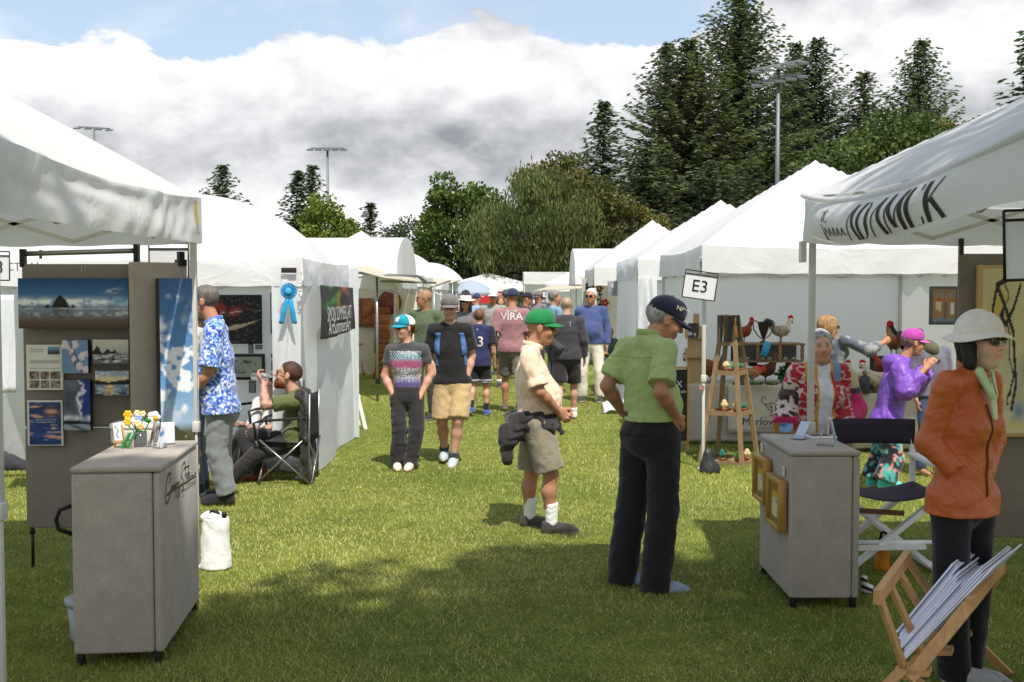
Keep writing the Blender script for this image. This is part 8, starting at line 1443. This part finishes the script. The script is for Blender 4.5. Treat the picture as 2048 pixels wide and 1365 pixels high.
passer('woman in white banded fedora and grey sleeveless blouse', 932, 17.8, 1.70, 184, dict(arms=('front', 'down')), skin='tan', female=True, top=dict(c=(104, 100, 102), sleeve=0.0, hem=0.08, name='blouse', neck=0.07), bottom=dict(c=(70, 66, 70)), hair=dict(style='bob', c=(92, 60, 44), t=0.016, len=0.14), hat=dict(type='fedora', c=(220, 216, 208), bc=(218, 214, 204), rb=0.19, drop=0.02, fn=lambda Q: np.where(((Q[:, 2] > 0.11) | ((Q[:, 2] > 0.035) & (Q[:, 2] < 0.058)))[:, None], K(52, 46, 58), K(224, 220, 212))), glasses='sun')
passer('shaven-headed man in olive t-shirt looking left behind the couple', 851, 15.0, 1.78, 200, dict(arms='down'), skin='deep', head_yaw=262, top=dict(c=(84, 96, 72), sleeve=0.45, name='t_shirt'), bottom=dict(c=(70, 66, 60)), hair=dict(style=None, c=(110, 92, 80), stubble=0.4), glasses='sun')
passer('person in navy cap and light blue shirt behind the hatted woman', 953, 23.5, 1.70, 20, dict(), skin='tan', top=dict(c=(140, 164, 196), name='shirt'), bottom=dict(c=(60, 64, 74)), hat=dict(type='cap', c=(44, 58, 100)))
passer('woman with loose brown hair behind the man in the grey t-shirt', 1001, 23.0, 1.66, 175, dict(), skin='fair', female=True, top=dict(c=(206, 196, 180), name='blouse', sleeve=0.3), bottom=dict(c=(70, 70, 80)), hair=dict(style='bob', c=(112, 84, 60), t=0.014, len=0.13))
passer('person in black cap and black top beside the pink-shirted man', 1052, 21.5, 1.72, 100, dict(), skin='tan', top=dict(c=(38, 36, 40), name='top'), bottom=dict(c=(50, 50, 56)), hat=dict(type='cap', c=(40, 40, 52)))
passer('person in grey cap walking in the distance right of the navy cap', 1074, 27.0, 1.72, 200, dict(stride=0.1), skin='tan', top=dict(c=(120, 116, 120), name='top'), bottom=dict(c=(60, 58, 64)), hat=dict(type='cap', c=(108, 92, 88)))
passer('distant person in dark jacket near the right awning', 1086, 31.0, 1.70, 0, dict(stride=0.1), skin='fair', top=dict(c=(70, 74, 84), name='jacket', sleeve=0.95), bottom=dict(c=(60, 58, 64)), hair=dict(style='short', c=(80, 64, 54)))
passer('person with grey hood standing right of the brown-haired woman', 1012, 26.0, 1.78, 30, dict(), skin='tan', top=dict(c=(84, 82, 92), name='hoodie', sleeve=0.95), bottom=dict(c=(54, 54, 60)), hair=dict(style='short', c=(70, 66, 72), t=0.02))
passer('person in pale blue vest far down the left side', 905, 27.0, 1.68, 340, dict(stride=0.1), skin='fair', top=dict(c=(150, 170, 190), name='top'), bottom=dict(c=(80, 84, 96)), hair=dict(style='short', c=(90, 70, 56)))

# ---- right booths
def kantha(V, k):
    Q = V - k['J']['chest']; z = Q @ k['up']; x = Q @ k['right']; n = vnoise(V, 34, 2); c = mixm(np.tile(K(168, 40, 52), (len(V), 1)), (np.abs(vnoise(V, 48, 5)) < 0.16), K(206, 186, 176)); arm = np.abs(x) > 0.19; c = mixm(c, arm & (z < 0.02), K(196, 50, 104)); c = mixm(c, (x > 0.17) & (z < 0.1) & (z > -0.12), mixm(np.tile(K(60, 40, 44), (len(V), 1)), np.abs(n) < 0.3, K(200, 180, 170))); c = mixm(c, arm & (z > 0.04) & (x < 0), K(196, 176, 140)); c = mixm(c, arm & (np.abs(z - 0.03) < 0.02), K(80, 60, 66)); c = mixm(c, arm & (z < -0.17), mixm(np.tile(K(206, 140, 50), (len(V), 1)), np.abs(n) < 0.35, K(180, 60, 50)))
    c = mixm(c, (np.abs(x) < 0.12) & (np.abs(x) > 0.06) & (z > 0.10), mixm(np.tile(K(196, 150, 60), (len(V), 1)), x < 0, K(110, 140, 170))); c = mixm(c, (np.abs(x) < 0.045) & (Q @ k['fwd'] > 0), K(216, 214, 220)); c = mixm(c, (np.abs(np.abs(x) - 0.055) < 0.01) & (Q @ k['fwd'] > 0), K(196, 150, 60)); return c
base, J = px_pose(1640, 7.5, dict(head=(1642, 692, -0.03), neck=(1640, 728, 0), shR=(1594, 748, 0), shL=(1688, 748, 0.02), elR=(1576, 822, 0.02), wrR=(1570, 858, -0.14), elL=(1706, 820, 0.04), wrL=(1682, 862, -0.14), chest=(1640, 790, 0), pelvis=(1640, 872, 0.02), hipR=(1618, 884, 0.02), hipL=(1662, 884, 0.02), knR=(1616, 985, 0), knL=(1664, 985, 0), anR=(1614, 1078, 0.02), anL=(1666, 1078, 0.02)))
root, cx = person('grey-haired woman in colourful patchwork jacket behind the right pedestal', base, J, 182, 1.58, head_yaw=184, head_roll=-6, skin='pink', vox=0.007, w=1.06, female=True, hands=('down', 'down'), top=dict(c=kantha, sleeve=0.92, flare=0.03, hem=0.05, loose=0.026, fold=0.008, name='patchwork_jacket', neck=0.07, wf=1.15), bottom=dict(c=(206, 206, 212), loose=0.012), shoes=dict(c=(90, 80, 76), sole=(120, 110, 100)), hair=dict(style='pulled', c=(150, 148, 146), t=0.010, bun=-0.05))
strap(cx, 'red_lanyard', [(-0.055, 0.17), (-0.07, 0.05), (-0.05, -0.08)], 0.014, mat('red_cord', (190, 44, 36), 0.7), th=0.005)
base, J = px_pose(1665, 10.9, dict(head=(1658, 655, 0.02), neck=(1668, 690, 0)), stand(1.58, 62, arms=('down', ((0.33, 0.2, 1.3), (0.30, 0.45, 1.38))), female=True)); J['head'] = J['head']; person('blonde woman in patterned denim jacket reaching to the right', base, J, 62, 1.60, head_yaw=75, skin='tan', vox=0.010, female=True, top=dict(c=lambda V, k: mixm(np.tile(K(92, 98, 108), (len(V), 1)), np.clip(vnoise(V, 44, 3) * 1.6, 0, 1), K(140, 140, 138)), sleeve=0.8, hem=0.04, name='denim_jacket', flare=0.012), bottom=dict(c=lambda V, k: mixm(np.tile(K(44, 42, 46), (len(V), 1)), vnoise(V, 40, 3) > 0.5, K(130, 80, 70))), shoes=dict(c=(50, 46, 46), sole=(60, 60, 60)), hair=dict(style='bob', c=(160, 124, 82), t=0.014, len=0.10), glasses='sun')
base, J = px_pose(1790, 9.6, dict(head=(1826, 686, 0), neck=(1806, 718, 0), shR=(1800, 738, -0.16), shL=(1796, 736, 0.16), elR=(1812, 782, -0.24), wrR=(1850, 738, -0.22), elL=(1830, 775, 0.2), wrL=(1858, 732, 0.02), chest=(1788, 772, 0), pelvis=(1775, 840, 0), hipR=(1776, 852, -0.09), hipL=(1774, 852, 0.09), knR=(1786, 918, -0.11), knL=(1762, 915, 0.10), anR=(1770, 962, -0.12), anL=(1746, 958, 0.10)))
root, cx = person('woman in magenta cap and shiny purple raincoat over flowered trousers', base, J, 82, 1.58, head_yaw=84, head_pitch=6, skin='tan', vox=0.0085, w=1.05, female=True, hands=('fist', 'fist'), toes=(80, 85), top=dict(c=(122, 78, 178), sleeve=0.88, flare=0.022, hem=0.12, loose=0.026, fold=0.010, m=NYLON, name='raincoat', wf=1.2), bottom=dict(c=lambda V, k: mixm(mixm(np.tile(K(40, 42, 50), (len(V), 1)), np.clip(vnoise(V, 52, 2) * 3, 0, 1), K(80, 166, 160)), np.clip((vnoise(V, 60, 7) - 0.4) * 4, 0, 1), K(214, 150, 140)), loose=0.03, flare=0.03), shoes=dict(c=(90, 190, 186), sole=(200, 200, 200)), hair=dict(style='short', c=(120, 100, 84), t=0.008), hat=dict(type='cap', c=(168, 66, 150), bc=(190, 90, 168), tilt=-2), glasses='wire')
f = SDF(0.03); n_ = J['neck']; f.ell(n_ + [-0.07, 0, -0.03], (0.10, 0.12, 0.07)); f.cap(n_ + [-0.09, 0, -0.04], n_ + [-0.13, 0, -0.16], 0.08, 0.03); f.fold(0.008, 40, (0.5, 1, 0.3), 5, 1.8); soft('hood', f, 0.010, NYLON, K(122, 78, 178), root)
base, J = px_pose(1862, 10.4, dict(head=(1856, 706, 0), neck=(1858, 738, 0.03)), stand(1.46, 160)); person('person in olive cap bending beyond the woman in purple', base, J, 160, 1.5, head_yaw=150, head_pitch=30, skin='deep', vox=0.011, top=dict(c=(104, 100, 116), name='shirt'), bottom=dict(c=(70, 86, 116)), hat=dict(type='cap', c=(92, 88, 62)), hair=dict(style='short', c=(90, 84, 80), t=0.006))
